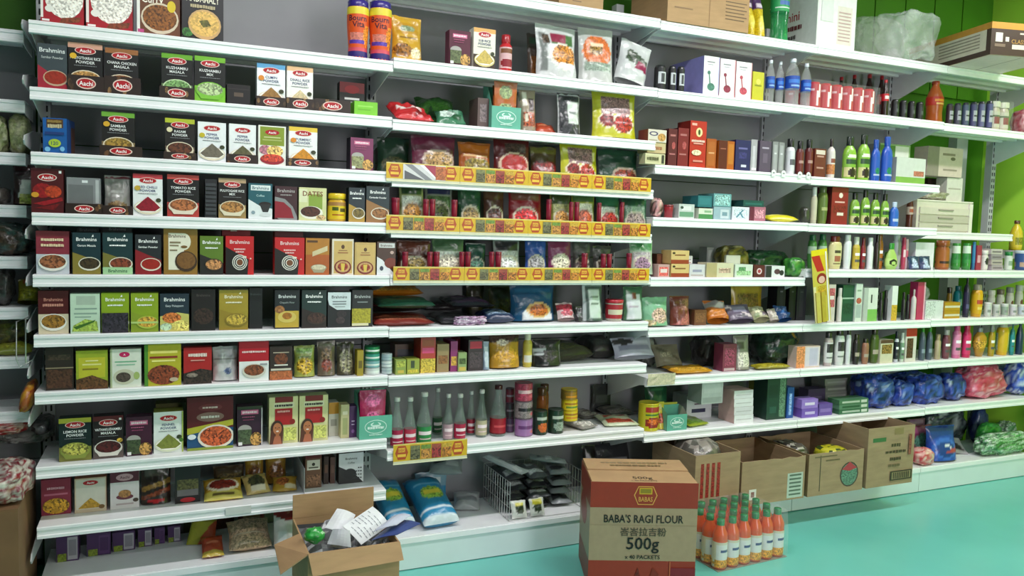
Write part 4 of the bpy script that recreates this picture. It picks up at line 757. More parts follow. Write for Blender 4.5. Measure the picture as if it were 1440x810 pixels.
def strip(xl, xr, yt, yb, label, nseg=4, special=False, dy=-.006, first=None):
    """printed card strip clipped on a shelf edge, in joined segments with a hexagon badge and pictures"""
    a, b = on_y(xl, (yt+yb)/2, dy).x, on_y(xr, (yt+yb)/2, dy).x
    zt = on_y((xl+xr)/2, yt, dy).z; zb = on_y((xl+xr)/2, yb, dy).z; h = zt-zb
    t = thing('price_strip', full(label), 'strip', ((a+b)/2, dy, zb), (0, 0, 0), 'yellow strips on the middle bay')
    w = (b-a)/nseg
    for i in range(nseg):
        x0 = -(b-a)/2+i*w; lift = -.0006*(i % 2)
        MB().box(x0, lift-.0006, 0, x0+w-.001, lift, h, 'd8b02a').build('strip_segment', PRINT, t)
        Y = 'd9ae1c'; ops = [R(0, 0, 1, 1, Y), R(0, 0, 1, .12, 'd8d4b4'), R(0, .94, 1, 1, 'e6d27a')]
        hexa = lambda u: [P([(u-.085, .55), (u-.05, .9), (u+.05, .9), (u+.085, .55), (u+.05, .2), (u-.05, .2)], 'b5481a'), R(u-.045, .58, u+.045, .8, 'f0c040'), R(u-.055, .34, u+.055, .48, 'f0c040'), T('BABAS', u, .69, .16, 'b5481a', .085)]
        ops += hexa(.11)+hexa(.87)
        if special and i == 0:
            ops += [R(.22, .12, .8, .94, 'd8d6d8'), P([(.24, .12), (.24, .6), (.5, .12)], '5a5a62'), P([(.24, .94), (.34, .94), (.62, .12), (.52, .12)], '8a8a90'), P([(.44, .94), (.54, .94), (.72, .12), (.68, .12)], 'f6f4f6'), P([(.5, .94), (.66, .94), (.66, .3)], 'a83a52'), R(.66, .15, .8, .9, 'b5643a', .5)]
        else:
            for q, c_ in enumerate(('5f5a3e', 'b0793a', '8e2a2c', 'b5722c')):
                ops.append(R(.225+q*.142, .16, .355+q*.142, .88, c_, .9)); ops.append(R(.225+q*.142, .66, .355+q*.142, .88, ('7a7a50', '6d8a3a', 'a04a3a', 'c9a03a')[q], .3))
        f = MB(); paint(f, ops, lambda u, v, q: (x0+u*(w-.001), lift-.0006-q, v*h), w, h, .00012); f.build('front_print', PRINT, t)
    MB().box(-(b-a)/2, -.002, -.003, (b-a)/2, .002, .0, 'e6e4c8').build('edge_rail', PRINT, t)
strip(543, 916, 239, 263, 'yellow card strip with a swirled first segment', special=True, dy=-.008)
def low(b, k, dz): pass
for a, c, yt, ops, l, dd in ((532, 578, 193, [R(0, 0, 1, 1, '1e3a28'), E(.5, .3, .4, .2, '4a4a2c', .7)], 'dim dark green packet at the shelf end', .09), (580, 644, 191, [R(0, 0, 1, 1, '5c1834'), R(0, .75, 1, 1, '6d1f40'), E(.6, .42, .4, .26, 'b8a494'), E(.6, .42, .34, .21, '9a7a4a', .9)], 'wide maroon packet with noodle bowl', .03),
        (646, 694, 200, [R(0, 0, 1, 1, 'a0521a'), R(.05, .75, .95, .95, 'b8661e'), E(.55, .4, .42, .2, '7c6a24', .8), R(.1, .62, .9, .66, 'd8b07a')], 'orange packet with olive dish', .035), (697, 748, 193, [R(0, 0, 1, 1, '5a1016'), R(.3, .66, .9, .86, '4a3a34', .8), E(.55, .38, .44, .28, 'cfb8a0'), E(.55, .4, .38, .23, 'a01414', .2)], 'dark red packet with bright red powder bowl', .03),
        (749, 787, 206, [R(0, 0, 1, 1, '4a3a20'), R(0, .82, 1, 1, '6d6a2c'), E(.3, .4, .26, .22, '6a1a20', .8), E(.72, .4, .26, .22, '7c2420', .8)], 'dim olive packet with two red bowls', .05), (790, 846, 199, CH, 'yellow packet with chilli bowls under the strip', .03), (848, 903, 209, [R(0, 0, 1, 1, '153a2a'), R(0, .86, 1, 1, '1f4a34'), E(.66, .3, .36, .24, 'a09080'), E(.66, .3, .31, .2, '7a2a20', .95)], 'dark green packet with red chillies in bowl', .03)):
    pouch(a, c, yt, ops, l, dy=dd, d=.05, rz=random.uniform(-5, 5))
at_shelf(2, 3)
strip(543, 915, 308, 331, 'bright yellow card strip of picture squares')
def sachet(a, c, yt, base, pic, l, dy=.035, hdr=None, win=None):
    o = [R(0, 0, 1, 1, base)]
    if hdr: o += [R(.06, .68, .94, .95, hdr)]
    if win: o += [R(.08, .36, .92, .64, win, .4)]
    o += [E(.5, .3, .4, .24, 'cfc8b4'), E(.5, .3, .34, .2, pic, .9)]
    pouch(a, c, yt, o, l, dy=dy, d=.04, rz=random.uniform(-5, 5))
def redtub(a, c, yt, l, dy=.012):
    vessel(a, c, yt, 'tub', '96203a', '7a1830', None, l, dy=dy, name='small_red_tub', cat='tub')
sachet(563, 599, 252, '9aa06a', 'a87a3c', 'pale green packet with white swirl and brown food', hdr='2c4a2a', win='d8dcd0')
sachet(605, 645, 251, '9aa090', '5f6a34', 'clear packet with blue header and green olives', hdr='2a2f5c', win='5a7a4a')
sachet(646, 680, 261, '1f4a30', '8f7644', 'dark green packet with round brown bread', hdr='2a5a3a', dy=.05)
sachet(682, 712, 262, '4a2a1c', '4a1c10', 'brown packet with dark brown heap', hdr='5a3a24', dy=.05)
sachet(718, 764, 263, '8a1420', 'b81a20', 'crimson packet with bright chilli powder', hdr='7a4a3a')
sachet(776, 806, 268, '8f8f3a', 'b98a4c', 'olive packet with bread beside the crimson packet', hdr='3a4a24', win='c9c48a')
sachet(807, 839, 265, 'a6aa34', 'b0563a', 'yellow-green packet with round orange food', hdr='4a6a3a', win='dfe0c8')
sachet(841, 876, 271, '1c5238', 'a02a24', 'green packet with white swirl and red chillies', hdr='2a6a4a', win='d5dcd4')
sachet(878, 913, 270, '245a3c', '8a7a74', 'green packet with grey seeds beside the upright', hdr='1c4a32', win='8aa490')
for i, (a, c, yt) in enumerate(((550, 562, 278), (594, 603, 280), (603.5, 612, 280), (634, 643, 281), (767, 775, 280), (799, 806, 284), (806.5, 814, 284), (838, 845, 285), (870, 877, 284))):
    redtub(a, c, yt, ('first', 'second', 'third', 'fourth', 'fifth', 'sixth', 'seventh', 'eighth', 'ninth')[i]+' small red tub from the left bay side')
at_shelf(2, 4)
strip(553, 913, 376, 397, 'orange-yellow card strip of picture squares', dy=-.008)
sachet(560, 608, 339, '5a2c20', '7a6a3a', 'reddish brown packet with olive dish', hdr='6a3426')
sachet(610, 655, 336, '5a7a54', 'c9c4b0', 'green packet with cream window and yellow emblem', hdr='4a6a4a', win='cfd6cc')
sachet(657, 686, 343, '1f4a3c', '3a6a54', 'folded dark green packet', dy=.05)
sachet(696, 735, 337, '8a908c', 'cdd2cf', 'grey white packet with dark top', hdr='2c2a2c', win='b0b4b0')
sachet(741, 771, 336, '2a4f9a', '8a8a8c', 'bright blue packet of mixed grains', hdr='2f5aa8')
sachet(773, 807, 334, '7c2a5a', 'c8c4b0', 'purple packet with round white plate', hdr='8a3a5c')
sachet(809, 834, 340, '4a4644', '6a5a54', 'clear dark packet with grey header', hdr='55584f')
sachet(837, 864, 346, '43413c', '5a4a40', 'clear dark packet with pale edge', hdr='4c5048')
sachet(889, 921, 338, 'a9bfa6', '8a6a84', 'mint packet with pink lentils at the upright', hdr='4a8a54', win='c9b8c0', dy=.02)
for i, (a, c, yt) in enumerate(((565, 574, 354), (600, 608.5, 354), (609, 618, 354), (645, 653, 354), (653.5, 662, 354), (687, 695, 354), (696, 705, 354), (817, 826, 356), (844, 852, 357), (852.5, 860, 357), (880, 888, 356))):
    redtub(a, c, yt, ('first', 'second', 'third', 'fourth', 'fifth', 'sixth', 'seventh', 'eighth', 'ninth', 'tenth', 'eleventh')[i]+' small red tub from the left bay side')
at_shelf(2, 5)
def flat(a, c, h, base, pic, l, dy=.03, on=0., d=.16, ops=None, rz=0, crump=.008):
    """a filled packet lying flat"""
    pouch(a, c, (h,), ops or [R(0, 0, 1, 1, base), R(.1, .1, .9, .45, pic, .6), R(.15, .65, .85, .8, pic)], l, dy=dy, d=h, tilt=-86, length=d, gusset=False, on=on, rz=rz, crump=crump, plump=.33)
for i, (a, c, b1, b2, n_) in enumerate(((526, 612, '7a2a24', 'a05a44', 'brown and pink packet lowest of the flat stack'), (527, 613, '2a1a1e', '8a3a4c', 'dark plum packet second from the bottom of the flat stack'), (531, 614, '16402c', '1f5a3c', 'deep green packet second from the top of the flat stack'), (530, 618, 'c9741a', 'd99a3c', 'orange packet on top of the flat stack'))):
    flat(a, c, .034, b1, b2, n_, dy=.025, on=.0345*i, d=.2)
for i, (a, c, b1, b2, l, oo, dy) in enumerate(((620, 676, '2c2a2e', '4a464c', 'black crinkled packet lying beside the flat stack', 0, .04), (624, 680, '3a3436', '54484e', 'dark grey packet lying on the black crinkled packet', .03, .05), (640, 700, '2a2630', '5a3a5c', 'dark violet packet lying further along', .061, .07))):
    flat(a, c, .03, b1, b2, l, dy=dy, on=oo, d=.2)
lump(640, 684, 445, ['8a5a8a', 'd8c4d8', '6d3a6d', 'c8a0c0'], 'string of purple and white beads in film', dy=.008, d=.028, amp=.3, spk=.4)
pouch(664, 690, 404, [R(0, 0, 1, 1, '33301a'), R(.1, .2, .9, .6, '4f4a20', .6)], 'dim olive packet standing at the back', dy=.24, d=.06)
pouch(690, 724, 406, [R(0, 0, 1, 1, '3f3c1c'), R(.1, .2, .9, .6, '5f5a24', .5)], 'olive packet at the back beside the teal packet', dy=.22, d=.06, rz=6)
flat(682, 724, .05, '1a2a4c', '7f93a8', 'dark blue packet lying before the olive packets', dy=.03, d=.14)
pouch(722, 785, 404, [R(0, 0, 1, 1, '10466a'), R(.1, .8, .9, .9, '1a5a80'), P([(.2, .02), (.9, .02), (.9, .2), (.5, .4), (.2, .25)], 'd9dce0'), E(.58, .3, .28, .22, 'd9b070'), E(.58, .3, .22, .17, 'a8561f', .7)], 'teal blue packet with round orange dish', dy=.05, d=.08)
pouch(787, 811, 428, [R(0, 0, 1, 1, 'd0bcbc'), R(0, .5, 1, .9, 'a83040', .4), E(.5, .3, .36, .18, 'b85060', .5)], 'red and white packet beside the teal packet', dy=.03, d=.05, tilt=-25, crump=.012)
pouch(811.5, 821.5, 432, [R(0, 0, 1, 1, '2a2a2c'), R(.2, .3, .8, .6, '77777a', .6)], 'small black packet beside the seed pouch', dy=.03, d=.03, crump=.01)
pouch(822, 851, 400, [R(0, 0, 1, 1, '4a5a54'), R(0, 0, .1, 1, 'c9d0d0'), R(.25, .06, .82, .84, 'c4d2c8'), R(.32, .6, .76, .64, '5f6d64'), R(.32, .45, .76, .48, '5f6d64'), R(0, .94, 1, 1, 'c2cacc')], 'clear pouch with long pale label', dy=.02, d=.05)
vessel(852, 878, 421, 'tub', 'c4c0b0', 'b02030', [R(0, 0, 1, 1, 'a82a34'), R(.1, .3, .9, .62, 'd8d0b4')], 'red lidded tub with cream label', name='food_tub', cat='tub', dy=.02)
pouch(879, 907, 405, [R(0, 0, 1, 1, '3f6a4c'), R(.12, .04, .8, .76, 'cdd2d4'), E(.5, .72, .14, .1, '7a3a24'), R(.2, .4, .7, .44, 'a898a8')], 'green clear pouch with white label and seal', dy=.02, d=.05)
at_shelf(2, 6)
carton(556, 571, 506, [R(0, 0, 1, 1, '8fa04a'), R(.1, .5, .9, .9, 'a6ac44', .5), R(.2, .1, .8, .3, 'c9b44a')], 'small green-yellow tea carton beside the white tubs', dy=.02, d=.07)
carton(572, 590, 505, [R(0, 0, 1, 1, '9aa23e'), R(.3, .4, .6, .9, '3c4a2a'), R(.1, .1, .9, .3, 'c8b83c', .5)], 'small green-yellow tea carton with dark stripe', dy=.02, d=.07)
carton(591, 612, 474, [R(0, 0, 1, 1, 'b23a2c'), R(0, 0, 1, .4, 'c2a83c', .5), R(.1, .55, .9, .7, 'd8487a'), R(.1, .75, .9, .92, '9a4a24')], 'tall red and pink sweets carton', dy=.03, d=.1)
carton(555, 589, 484, [R(0, 0, 1, 1, '5a3a2c'), R(.1, .5, .9, .8, '3a3a44')], 'dim brown carton behind the tea cartons', dy=.13, d=.08)
carton(614, 631, 484, [R(0, 0, 1, 1, '9a8258'), R(.1, .3, .9, .6, '8a5a30', .4)], 'plain tan carton beside the sweets carton', dy=.03, d=.1)
carton(633, 643, 480, [R(0, 0, 1, 1, '8a2a6a'), R(.1, .2, .9, .5, 'c89a3c', .5)], 'slim magenta carton beside the tan carton', dy=.03, d=.1)
carton(644, 656, 496, [R(0, 0, 1, 1, '8fa46a'), R(.1, .4, .9, .7, '4a5a2a', .5), R(.1, .05, .9, .25, 'c9b050')], 'small light green carton before a red one', dy=.02, d=.06)
carton(644, 657, 478, [R(0, 0, 1, 1, 'b0243c')], 'bright red carton behind the small light green one', dy=.1, d=.07)
carton(658, 679, 478, [R(0, 0, 1, 1, '2e2024'), R(.1, .72, .9, .95, 'b02038'), R(.1, .1, .9, .6, '43343a', .6)], 'black carton with crimson top band', dy=.025, d=.1)
pouch(680, 690, 482, [R(0, 0, 1, 1, '8fa0b4'), R(.2, .1, .8, .8, 'b9c6d0')], 'slim bluish clear packet beside the black carton', dy=.02, d=.03)
pouch(692, 735, 472, [R(0, 0, 1, 1, 'b0822a'), R(0, .72, 1, 1, '4a342c', .6), E(.5, .35, .42, .3, 'bd8c2a', .4), E(.4, .74, .2, .08, 'd8c8b8', .6)], 'amber bag of lentils with dark header', dy=.02, d=.07)
vessel(735.5, 748.5, 466, 'tallcap', 'b9a83c', 'e4dfc8', [R(0, 0, 1, 1, 'c8b450'), R(.1, .1, .9, .4, 'd8d8c8')], 'yellow bottle with cream cap', dy=.04, name='sauce_bottle')
pouch(752, 793, 480, [R(0, 0, 1, 1, '1f1c1c', .4), R(.0, .42, .45, .66, 'b9bdc0'), R(.05, .5, .36, .54, '55585c'), E(.6, .4, .3, .3, '2f2a28', .9), R(.93, .1, 1, .8, '9a9890')], 'black clear bag with small white label', dy=.02, d=.07)
flat(790, 850, .075, '35341f', '4a4a22', 'olive clear bag lying slack', dy=.05, d=.2, rz=8)
flat(842, 880, .095, '2a2624', '3c3834', 'black bag heaped between olive bag and silver packet', dy=.06, d=.2)
pouch(868, 925, 478, [R(0, 0, 1, 1, 'a8a8b8'), R(.1, .3, .9, .5, '7d7d90'), R(.2, .6, .9, .8, 'c4c4d0'), E(.25, .75, .25, .18, '2c2826')], 'silver lilac packet leaning beside the upright', dy=.05, d=.06, tilt=-30)
at_shelf(2, 7)
def sauce(a, c, yt, body, lab, l, dy, cap='d8d8d4'):
    vessel(a, c, yt, 'glass', body, cap, [R(0, 0, 1, 1, lab), R(.15, .5, .85, .7, 'f2e4ea'), R(.2, .2, .8, .32, 'e0c8cc')], l, dy=dy, mat=GLASS, name='glass_bottle', cat='bottle')
for a, c, yt, lab, l, dy in ((549, 567, 559, 'a8204a', 'rose syrup bottle nearest the shelf end', .02), (568, 585, 559, 'c23a56', 'rose syrup bottle second from the shelf end', .022), (586, 607, 552, '2f8a4c', 'syrup bottle with green label', .025), (608, 622, 546, '2a5a3a', 'dim syrup bottle with dark green label at the back', .17), (623, 637, 554, 'b89aa4', 'syrup bottle with pale pink label', .06), (638.5, 655, 554, 'a81f44', 'crimson labelled syrup bottle between two others', .05), (656, 668, 550, 'a3243f', 'slim crimson labelled bottle further back', .12), (669, 685, 548, 'b5ae90', 'syrup bottle with beige label', .07)):
    sauce(a, c, yt, lab, lab, l, dy)
# bottles standing at the rear in the gaps
strip(553, 657, 621, 648, 'short orange strip under the syrup bottles', nseg=1, dy=-.008)
vessel(689, 712, 542, 'glass', '7a1a24', '4a1c20', [R(0, 0, 1, 1, '9a1a2a'), R(.2, .4, .8, .6, 'c84a50'), R(0, 0, 1, .1, '5a0c14')], 'tall dark sauce bottle with red label', dy=.06, mat=GLASS, name='glass_bottle')
for q, h, o in stack(724, 750, 540, 3, dy=.02):
    vessel(724, 750, h, 'can', ('8a6a90', '6d5a64', 'a8485a')[q], None, [R(0, 0, 1, 1, ('a070a8', '8a7a7c', 'a83a54')[q], .0 if q == 0 else .4), R(.15, .4, .85, .65, ('6d3a74', '2a2028', 'd8b0b4')[q]), E(.75, .25, .12, .14, 'c86a74')], ('lilac beet tin lowest', 'grey berry tin in the middle', 'rosy fruit tin topmost')[q]+' of the tin stack', on=o, mat=TIN, name='food_tin', cat='tin', dy=.02)
for q, h, o in stack(711, 723, 552, 3, dy=.035):
    vessel(711, 723.4, h, 'can', '6a4a5c', None, [R(0, 0, 1, 1, ('7a5a80', '584850', '8a3044')[q]), R(.1, .4, .9, .6, 'b8a0b0')], ('lowest', 'middle', 'topmost')[q]+' of the narrow tins behind the lilac stack', on=o, mat=TIN, name='food_tin', cat='tin', dy=.11)
for i, (a, c, yt) in enumerate(((749.5, 770, 577), (772, 795, 575))):
    vessel(a, c, yt, 'can', '1c2a1e', None, [R(0, 0, 1, 1, '1f3424'), R(0, .6, 1, .8, '2a3a2c'), E(.55, .3, .28, .22, 'c8622a' if i == 0 else '8a9a8c', .4), R(.2, .66, .8, .78, 'b9c2b4')], ('dark green tin with orange fruit', 'dark green tin with pale leaf pattern')[i], mat=TIN, name='food_tin', cat='tin', dy=.025)
for q, h, o in stack(789, 813, 549, 4, dy=.03):
    vessel(789, 813, h, 'can', 'd8b81e', None, [R(0, 0, 1, 1, 'd9bd22' if q < 3 else '8a6a24'), R(.15, .55, .85, .8, 'a8741a'), R(.2, .2, .8, .4, '6d8a2c' if q == 2 else 'd08a1c')], ('lowest', 'second', 'third', 'topmost')[q]+' of the yellow tins in a stack', on=o, mat=TIN, name='food_tin', cat='tin', dy=.035)
for i, (a, c) in enumerate(((754, 768), (774, 787))):
    vessel(a, c, 545+i*2, 'jar', '8a4a1c', '5a3a1c', [R(0, 0, 1, 1, '9a5a24'), R(.2, .3, .8, .6, 'b8763a')], ('amber pickle jar behind the orange fruit tin', 'amber pickle jar beside the yellow tins')[i], dy=.17, mat=GLOSS, name='pickle_jar', cat='jar')
for i, (a, c, b1, b2, l, dy, rz) in enumerate(((818, 848, '8a8680', 'c8c4bc', 'silver flat packet at the front', .03, 20), (832, 862, '5a5652', '8a867e', 'grey flat packet leaning on the silver one', .13, 14), (857, 902, 'b8c0a0', '9a3a24', 'pale green flat packet with red dish picture', .03, -10))):
    flat(a, c, .025, b1, b2, l, dy=dy, d=.15, rz=rz)
flat(862, 900, .03, '4a4844', '6d6a64', 'dark flat packets at the back', dy=.18, d=.14, rz=4)
pouch(852, 880, 548, [R(0, 0, 1, 1, '2c2e2e'), R(.2, .3, .8, .6, '4a4e4c')], 'dim charcoal packet upright before the post', dy=.2, d=.05)
at_shelf(2, 9)
BW = [R(0, 0, 1, 1, '2580ac'), R(0, 0, 1, .1, 'd0dde4'), R(0, .1, 1, .17, '2a86b4'), R(0, .17, 1, .21, 'dfe8ee'), R(0, .88, 1, 1, '1a6088'), E(.5, .52, .34, .15, '7fa23c', .6), R(.25, .47, .75, .57, 'd8c840'), R(.1, .72, .9, .76, '6db0d0')]
pouch(546, 589, 690, BW, 'blue and white sugar bag beside the waste carton', dy=.06, d=.1, tilt=-66, length=.27, gusset=False, plump=.4, rz=4)
pouch(594, 646, 688, BW, 'blue and white sugar bag in the open', dy=.03, d=.1, tilt=-68, length=.28, gusset=False, rz=5, plump=.4)
pouch(590, 636, 672, [R(0, 0, 1, 1, '7ba4b8'), R(0, 0, 1, .5, '2f86b0'), R(.2, .6, .8, .8, 'c0ccd0')], 'pale blue sugar bag at the back', dy=.25, d=.08, tilt=-8)
pouch(606, 652, 668, [R(0, 0, 1, 1, '8c9294'), E(.3, .6, .2, .2, '30302c', .5), R(.5, .3, .9, .6, 'b5b8b8')], 'grey and black packet resting on the sugar bag', dy=.16, d=.05, tilt=-80, length=.13, gusset=False, on=.17, rz=-20)
pouch(640, 676, 690, [R(0, 0, 1, 1, '9a9e9e'), R(.1, .3, .9, .5, '7a7e80')], 'plain grey packet lying behind the sugar bags', dy=.17, d=.05, tilt=-70, length=.12, gusset=False, rz=-20)
# wire basket of black and silver packets
x0 = px_at(716, .02, .141); x1 = px_at(824, .02, .141)
t = thing('wire_basket', 'chromed wire basket heaped with black and silver packets, middle bay\'s base shelf', 'basket', (0, 0, .141))
bd, bh = .32, .17
def rod(pts, nm='wire'): MB().tube(pts, .0016, 5).build(nm, WIRE, t)
for z in (.06, .115, bh): rod([(x0, .02, z), (x0, bd, z), (x1, bd, z), (x1, .02, z)], 'hoop')
rod([(x0, .02, .003), (x0, bd, .003), (x1, bd, .003), (x1, .02, .003), (x0, .02, .003)], 'hoop')
for q in range(12): y = .02+q*(bd-.02)/11; rod([(x0, y, 0.003), (x0, y, bh)]); rod([(x1, y, .003), (x1, y, bh)])
for q in range(1, 11): x = x0+q*(x1-x0)/11; rod([(x, bd, .003), (x, bd, bh)])
def pcol(x, y, z): v = Vector((x, y, z))-EYE; return 720+FPX*v.dot(R_)/v.dot(W_)
random.seed(21)
for i in range(12):
    c_ = ('2c2c30', '8f9498', '55585c', '3a3c40', '8f9498', '2c2c30')[i*5 % 6]; lay = i//3; w = (x1-x0-.03)/3-.012
    X = x0+.02+(i % 3+.5)*(x1-x0-.04)/3; y = .1+.012*(i % 2)
    pouch(pcol(X-w/2, y, .17), pcol(X+w/2, y, .17), (.03,), [R(0, 0, 1, 1, c_), R(.1, .15, .9, .4, ('a9adb0', '3a3c40', 'd0d4d6')[i*2 % 3], .3), R(.3, .6, .7, .8, ('c9ced2', '5c5f63')[i % 2])], ('black', 'silver grey')[c_ in ('8f9498', '55585c')]+' packet in the wire basket, '+('lowest', 'second', 'third', 'top')[lay]+' layer, '+('first', 'second', 'third')[i % 3]+' column',
          dy=y, d=.036, tilt=-84, rz=random.uniform(-7, 7), length=.16, gusset=False, on=.006+lay*.044, crump=.007)
pouch(732, 752, 690, [R(0, 0, 1, 1, 'b9bfc1'), R(.2, .1, .4, .9, 'd4d8da'), R(.5, .3, .8, .7, '7d8286')], 'long silver packet slanting over the wire basket heap', dy=.05, d=.022, tilt=-80, rz=32, length=.22, gusset=False, on=.186, crump=.01)
pouch(790, 812, 712, [R(0, 0, 1, 1, 'a7adb0'), R(.1, .4, .9, .6, 'd8dcde'), R(.2, .7, .8, .8, '6a6f72')], 'flat silver packet lying crosswise on the wire basket heap', dy=.12, d=.022, tilt=-84, length=.17, gusset=False, on=.187, rz=68, crump=.01)
for i, (a, c) in enumerate(((721, 743), (747, 768))):
    pouch(a, c, 716, [R(0, 0, 1, 1, 'd5d8d0'), E(.5, .5, .3, .3, '2c3a24', .5), R(.2, .7, .8, .9, 'c8c23c')], ('white, green and yellow packet at the basket corner', 'white and black packet at the basket front')[i], dy=.025, d=.028, tilt=-22, length=.075, gusset=False, on=.004)
pouch(829, 848, 632, [R(0, 0, 1, 1, '1b1a1c'), R(.1, .3, .9, .34, '8a8a8c'), R(.1, .5, .9, .54, '8a8a8c'), R(.1, .7, .9, .74, '6d6d70')], 'black striped packet behind the flour carton', dy=.2, d=.05, tilt=-15)
pouch(846, 896, 630, [R(0, 0, 1, 1, '2a2a2e'), R(.4, .1, .9, .5, 'b0b4b8', .5), R(.1, .6, .9, .66, '77777a')], 'black and white packet peaked behind the flour carton', dy=.18, d=.06, tilt=-25)
# ================================================================ third bay
N = ('first', 'second', 'third', 'fourth', 'fifth', 'sixth', 'seventh', 'eighth', 'ninth', 'tenth', 'eleventh', 'twelfth', 'thirteenth', 'fourteenth')
at_shelf(2, -1)
def kcarton(xl, xr, yt, label, d=.3, dy=.0, ops=None, mat=None, lap=True, rz=0, side=None, name='shipping_carton'):
    x0, x1, z0, z1 = fit(xl, xr, yt, dy); w, h = x1-x0, z1-z0
    t = thing(name, full(label), 'box', ((x0+x1)/2, dy, z0), (0, 0, math.radians(rz)), grp('boxes'))
    MB().box(-w/2, 0, 0, w/2, d, h-.004).build('carton_body', mat or KRAFT, t)
    for s in (0, 1): MB().box(-w/2, s*d/2+.001, h-.004, w/2, (s+1)*d/2-.001, h).build('top_flap', mat or KRAFT, t)
    if ops:
        f = MB(); paint(f, ops, lambda u, v, q: (-w/2+u*w, -q, v*h), w, h); f.build('front_print', PRINT, t)
    if side:
        f = MB(); paint(f, side, lambda u, v, q: (-w/2-q, d*(1-u), v*h), d, h); f.build('side_print', PRINT, t)
    return t
kcarton(786, 848, -44, 'brown shipping carton with a faint brown mark beside the big carton', ops=[R(.3, .1, .5, .13, '7a5a3c')])
at_shelf(3, -1)
x0a = px_at(852, .0, SH[(3, -1)])
kcarton(938, 1052, -62, 'big brown shipping carton with a printed text block', ops=[R(.7, .4-.05*q, .97-.03*(q % 2), .415-.05*q, '6a5238') for q in range(6)]+[R(.08, .2, .3, .22, '8a6a48'), R(.5, .0, .505, 1, '8a6844')], dy=-.01)
for i, (a, c) in enumerate(((1053, 1066), (1066.5, 1079.5))):
    pouch(a, c, -14, [R(0, 0, 1, 1, 'cdb41c', .2), R(0, .62, 1, .95, '4a2a5c'), R(.15, .66, .85, .76, 'd8c8d8'), E(.5, .3, .3, .16, 'e8d85a')], ('yellow oil pouch with violet top beside the big carton', 'yellow oil pouch with violet top beside the green bottle')[i], dy=.02, d=.08)
vessel(1081, 1108, -42, 'cola', '2f9a54', '2a7a4a', [R(0, 0, 1, 1, '2a9a58'), R(.3, .4, .8, .7, '3a6ab0'), R(.1, .2, .9, .3, 'd8e8dc')], 'green soda bottle beside the white carton', name='soda_bottle', dy=.03, mat=clear_mat('green_clear_plastic', '2f9a5c', .65))
x0, x1, z0, z1 = fit(1112, 1162, -50, .0)
t = thing('white_carton', 'white carton with red lettering on its side, third bay\'s top shelf', 'box', (px_at(1147, .02, SH[(3, -1)]), .02, SH[(3, -1)]+.0006), (0, 0, math.radians(0)), grp('boxes'))
w, h, d = px_at(1201, .02, SH[(3, -1)])-px_at(1147, .02, SH[(3, -1)]), .42, .28
MB().box(0, 0, 0, w, d, h-.004, 'd9dcd9').build('carton_body', PRINT, t)
for s in (0, 1): MB().box(0, s*d/2+.001, h-.004, w, (s+1)*d/2-.001, h, 'd9dcd9').build('top_flap', PRINT, t)
f = MB(); paint(f, [R(0, 0, 1, 1, 'd3d7d4'), P([(.0, .0), (.14, .0), (.3, .5), (.0, .6)], 'a8a296', .4), T('hini', .42, .42, .11, '9a1c30', .6), *L(.4, .28, .5, .06, '6a3038'), *L(.36, .17, .3, .05, '50484a')], lambda u, v, q: (-q, d*(1-u), v*h), d, h); f.build('side_print', PRINT, t)
f = MB(); paint(f, [R(.02, .02, .98, .98, 'e4e6e2'), R(.52, .06, .9, .5, 'dcd3c8')]+[R(.55, .1+.04*q, .86, .115+.04*q, 'b99a94') for q in range(9)]+[R(.1, .3, .4, .6, 'd6d9d6')], lambda u, v, q: (u*w, -q, v*h), w, h); f.build('front_print', PRINT, t)
at_shelf(4, -1)
lump(1200, 1262, 14, ['b8ccb4', 'c8d8c4', 'a8c4a0'], 'smaller milky plastic bag behind the big one', dy=.2, d=.14, mat=BAGFILM, amp=.2, freq=1.5, fine=.5, sq=.6)
lump(1240, 1304, 2, ['dfe8dc', 'c8d8c4', 'e8eee8', 'b8d0b0'], 'big milky plastic bag crumpled on the shelf corner', dy=-.03, d=.2, mat=BAGFILM, amp=.28, freq=1.5, fine=.55, sq=.55)
at_shelf(5, -1)
# flat brown case turned on the shelf so that it overhangs its front edge
Pc = on_y(1392, 82, -.28); t = thing('drink_case', 'flat dark brown printed case overhanging the top shelf edge beside the green wall', 'box', (Pc.x, -.28, SH[(5, -1)]+.0006), (0, 0, math.radians(-14)))
cw, cd, ch = .40, .62, .16
MB().box(0, 0, 0, cw, cd, ch, 'c9a089').build('carton_body', PRINT, t)
f = MB(); paint(f, [R(0, 0, 1, 1, '3a2118'), R(0, .8, 1, 1, 'c98a24'), T('CLASSIC', .42, .44, .13, 'a8803c', .34), R(.3, .2, .52, .34, 'cfc4b4'), R(.06, .4, .16, .68, 'd8d0c4'), R(.2, .42, .25, .56, 'd8d0c4'), R(.6, .3, .9, .5, 'a89a8c', .4), R(.4, .66, .9, .71, 'cfc4b4'), R(.05, .25, .2, .34, '7a6454')], lambda u, v, q: (u*cw, -q, v*ch), cw, ch); f.build('front_print', PRINT, t)
f = MB(); paint(f, [R(0, 0, 1, 1, 'c9c4b0'), R(0, .8, 1, 1, 'b8842c'), R(0, 0, 1, .16, '3a2118'), R(.95, .1, 1, .8, '3a2118')]+[R(.4, .28+.1*q, .88, .32+.1*q, '8a8474') for q in range(5)], lambda u, v, q: (-q, cd*(1-u), v*ch), cd, ch); f.build('side_print', PRINT, t)
f = MB(); paint(f, [R(.02, .02, .98, .98, 'e8cfd4'), R(.5, .05, .52, .95, 'a8888c')], lambda u, v, q: (u*cw, v*cd, -q*.5), cw, cd, .0002); f.build('base_print', PRINT, t)
at_shelf(3, 0)
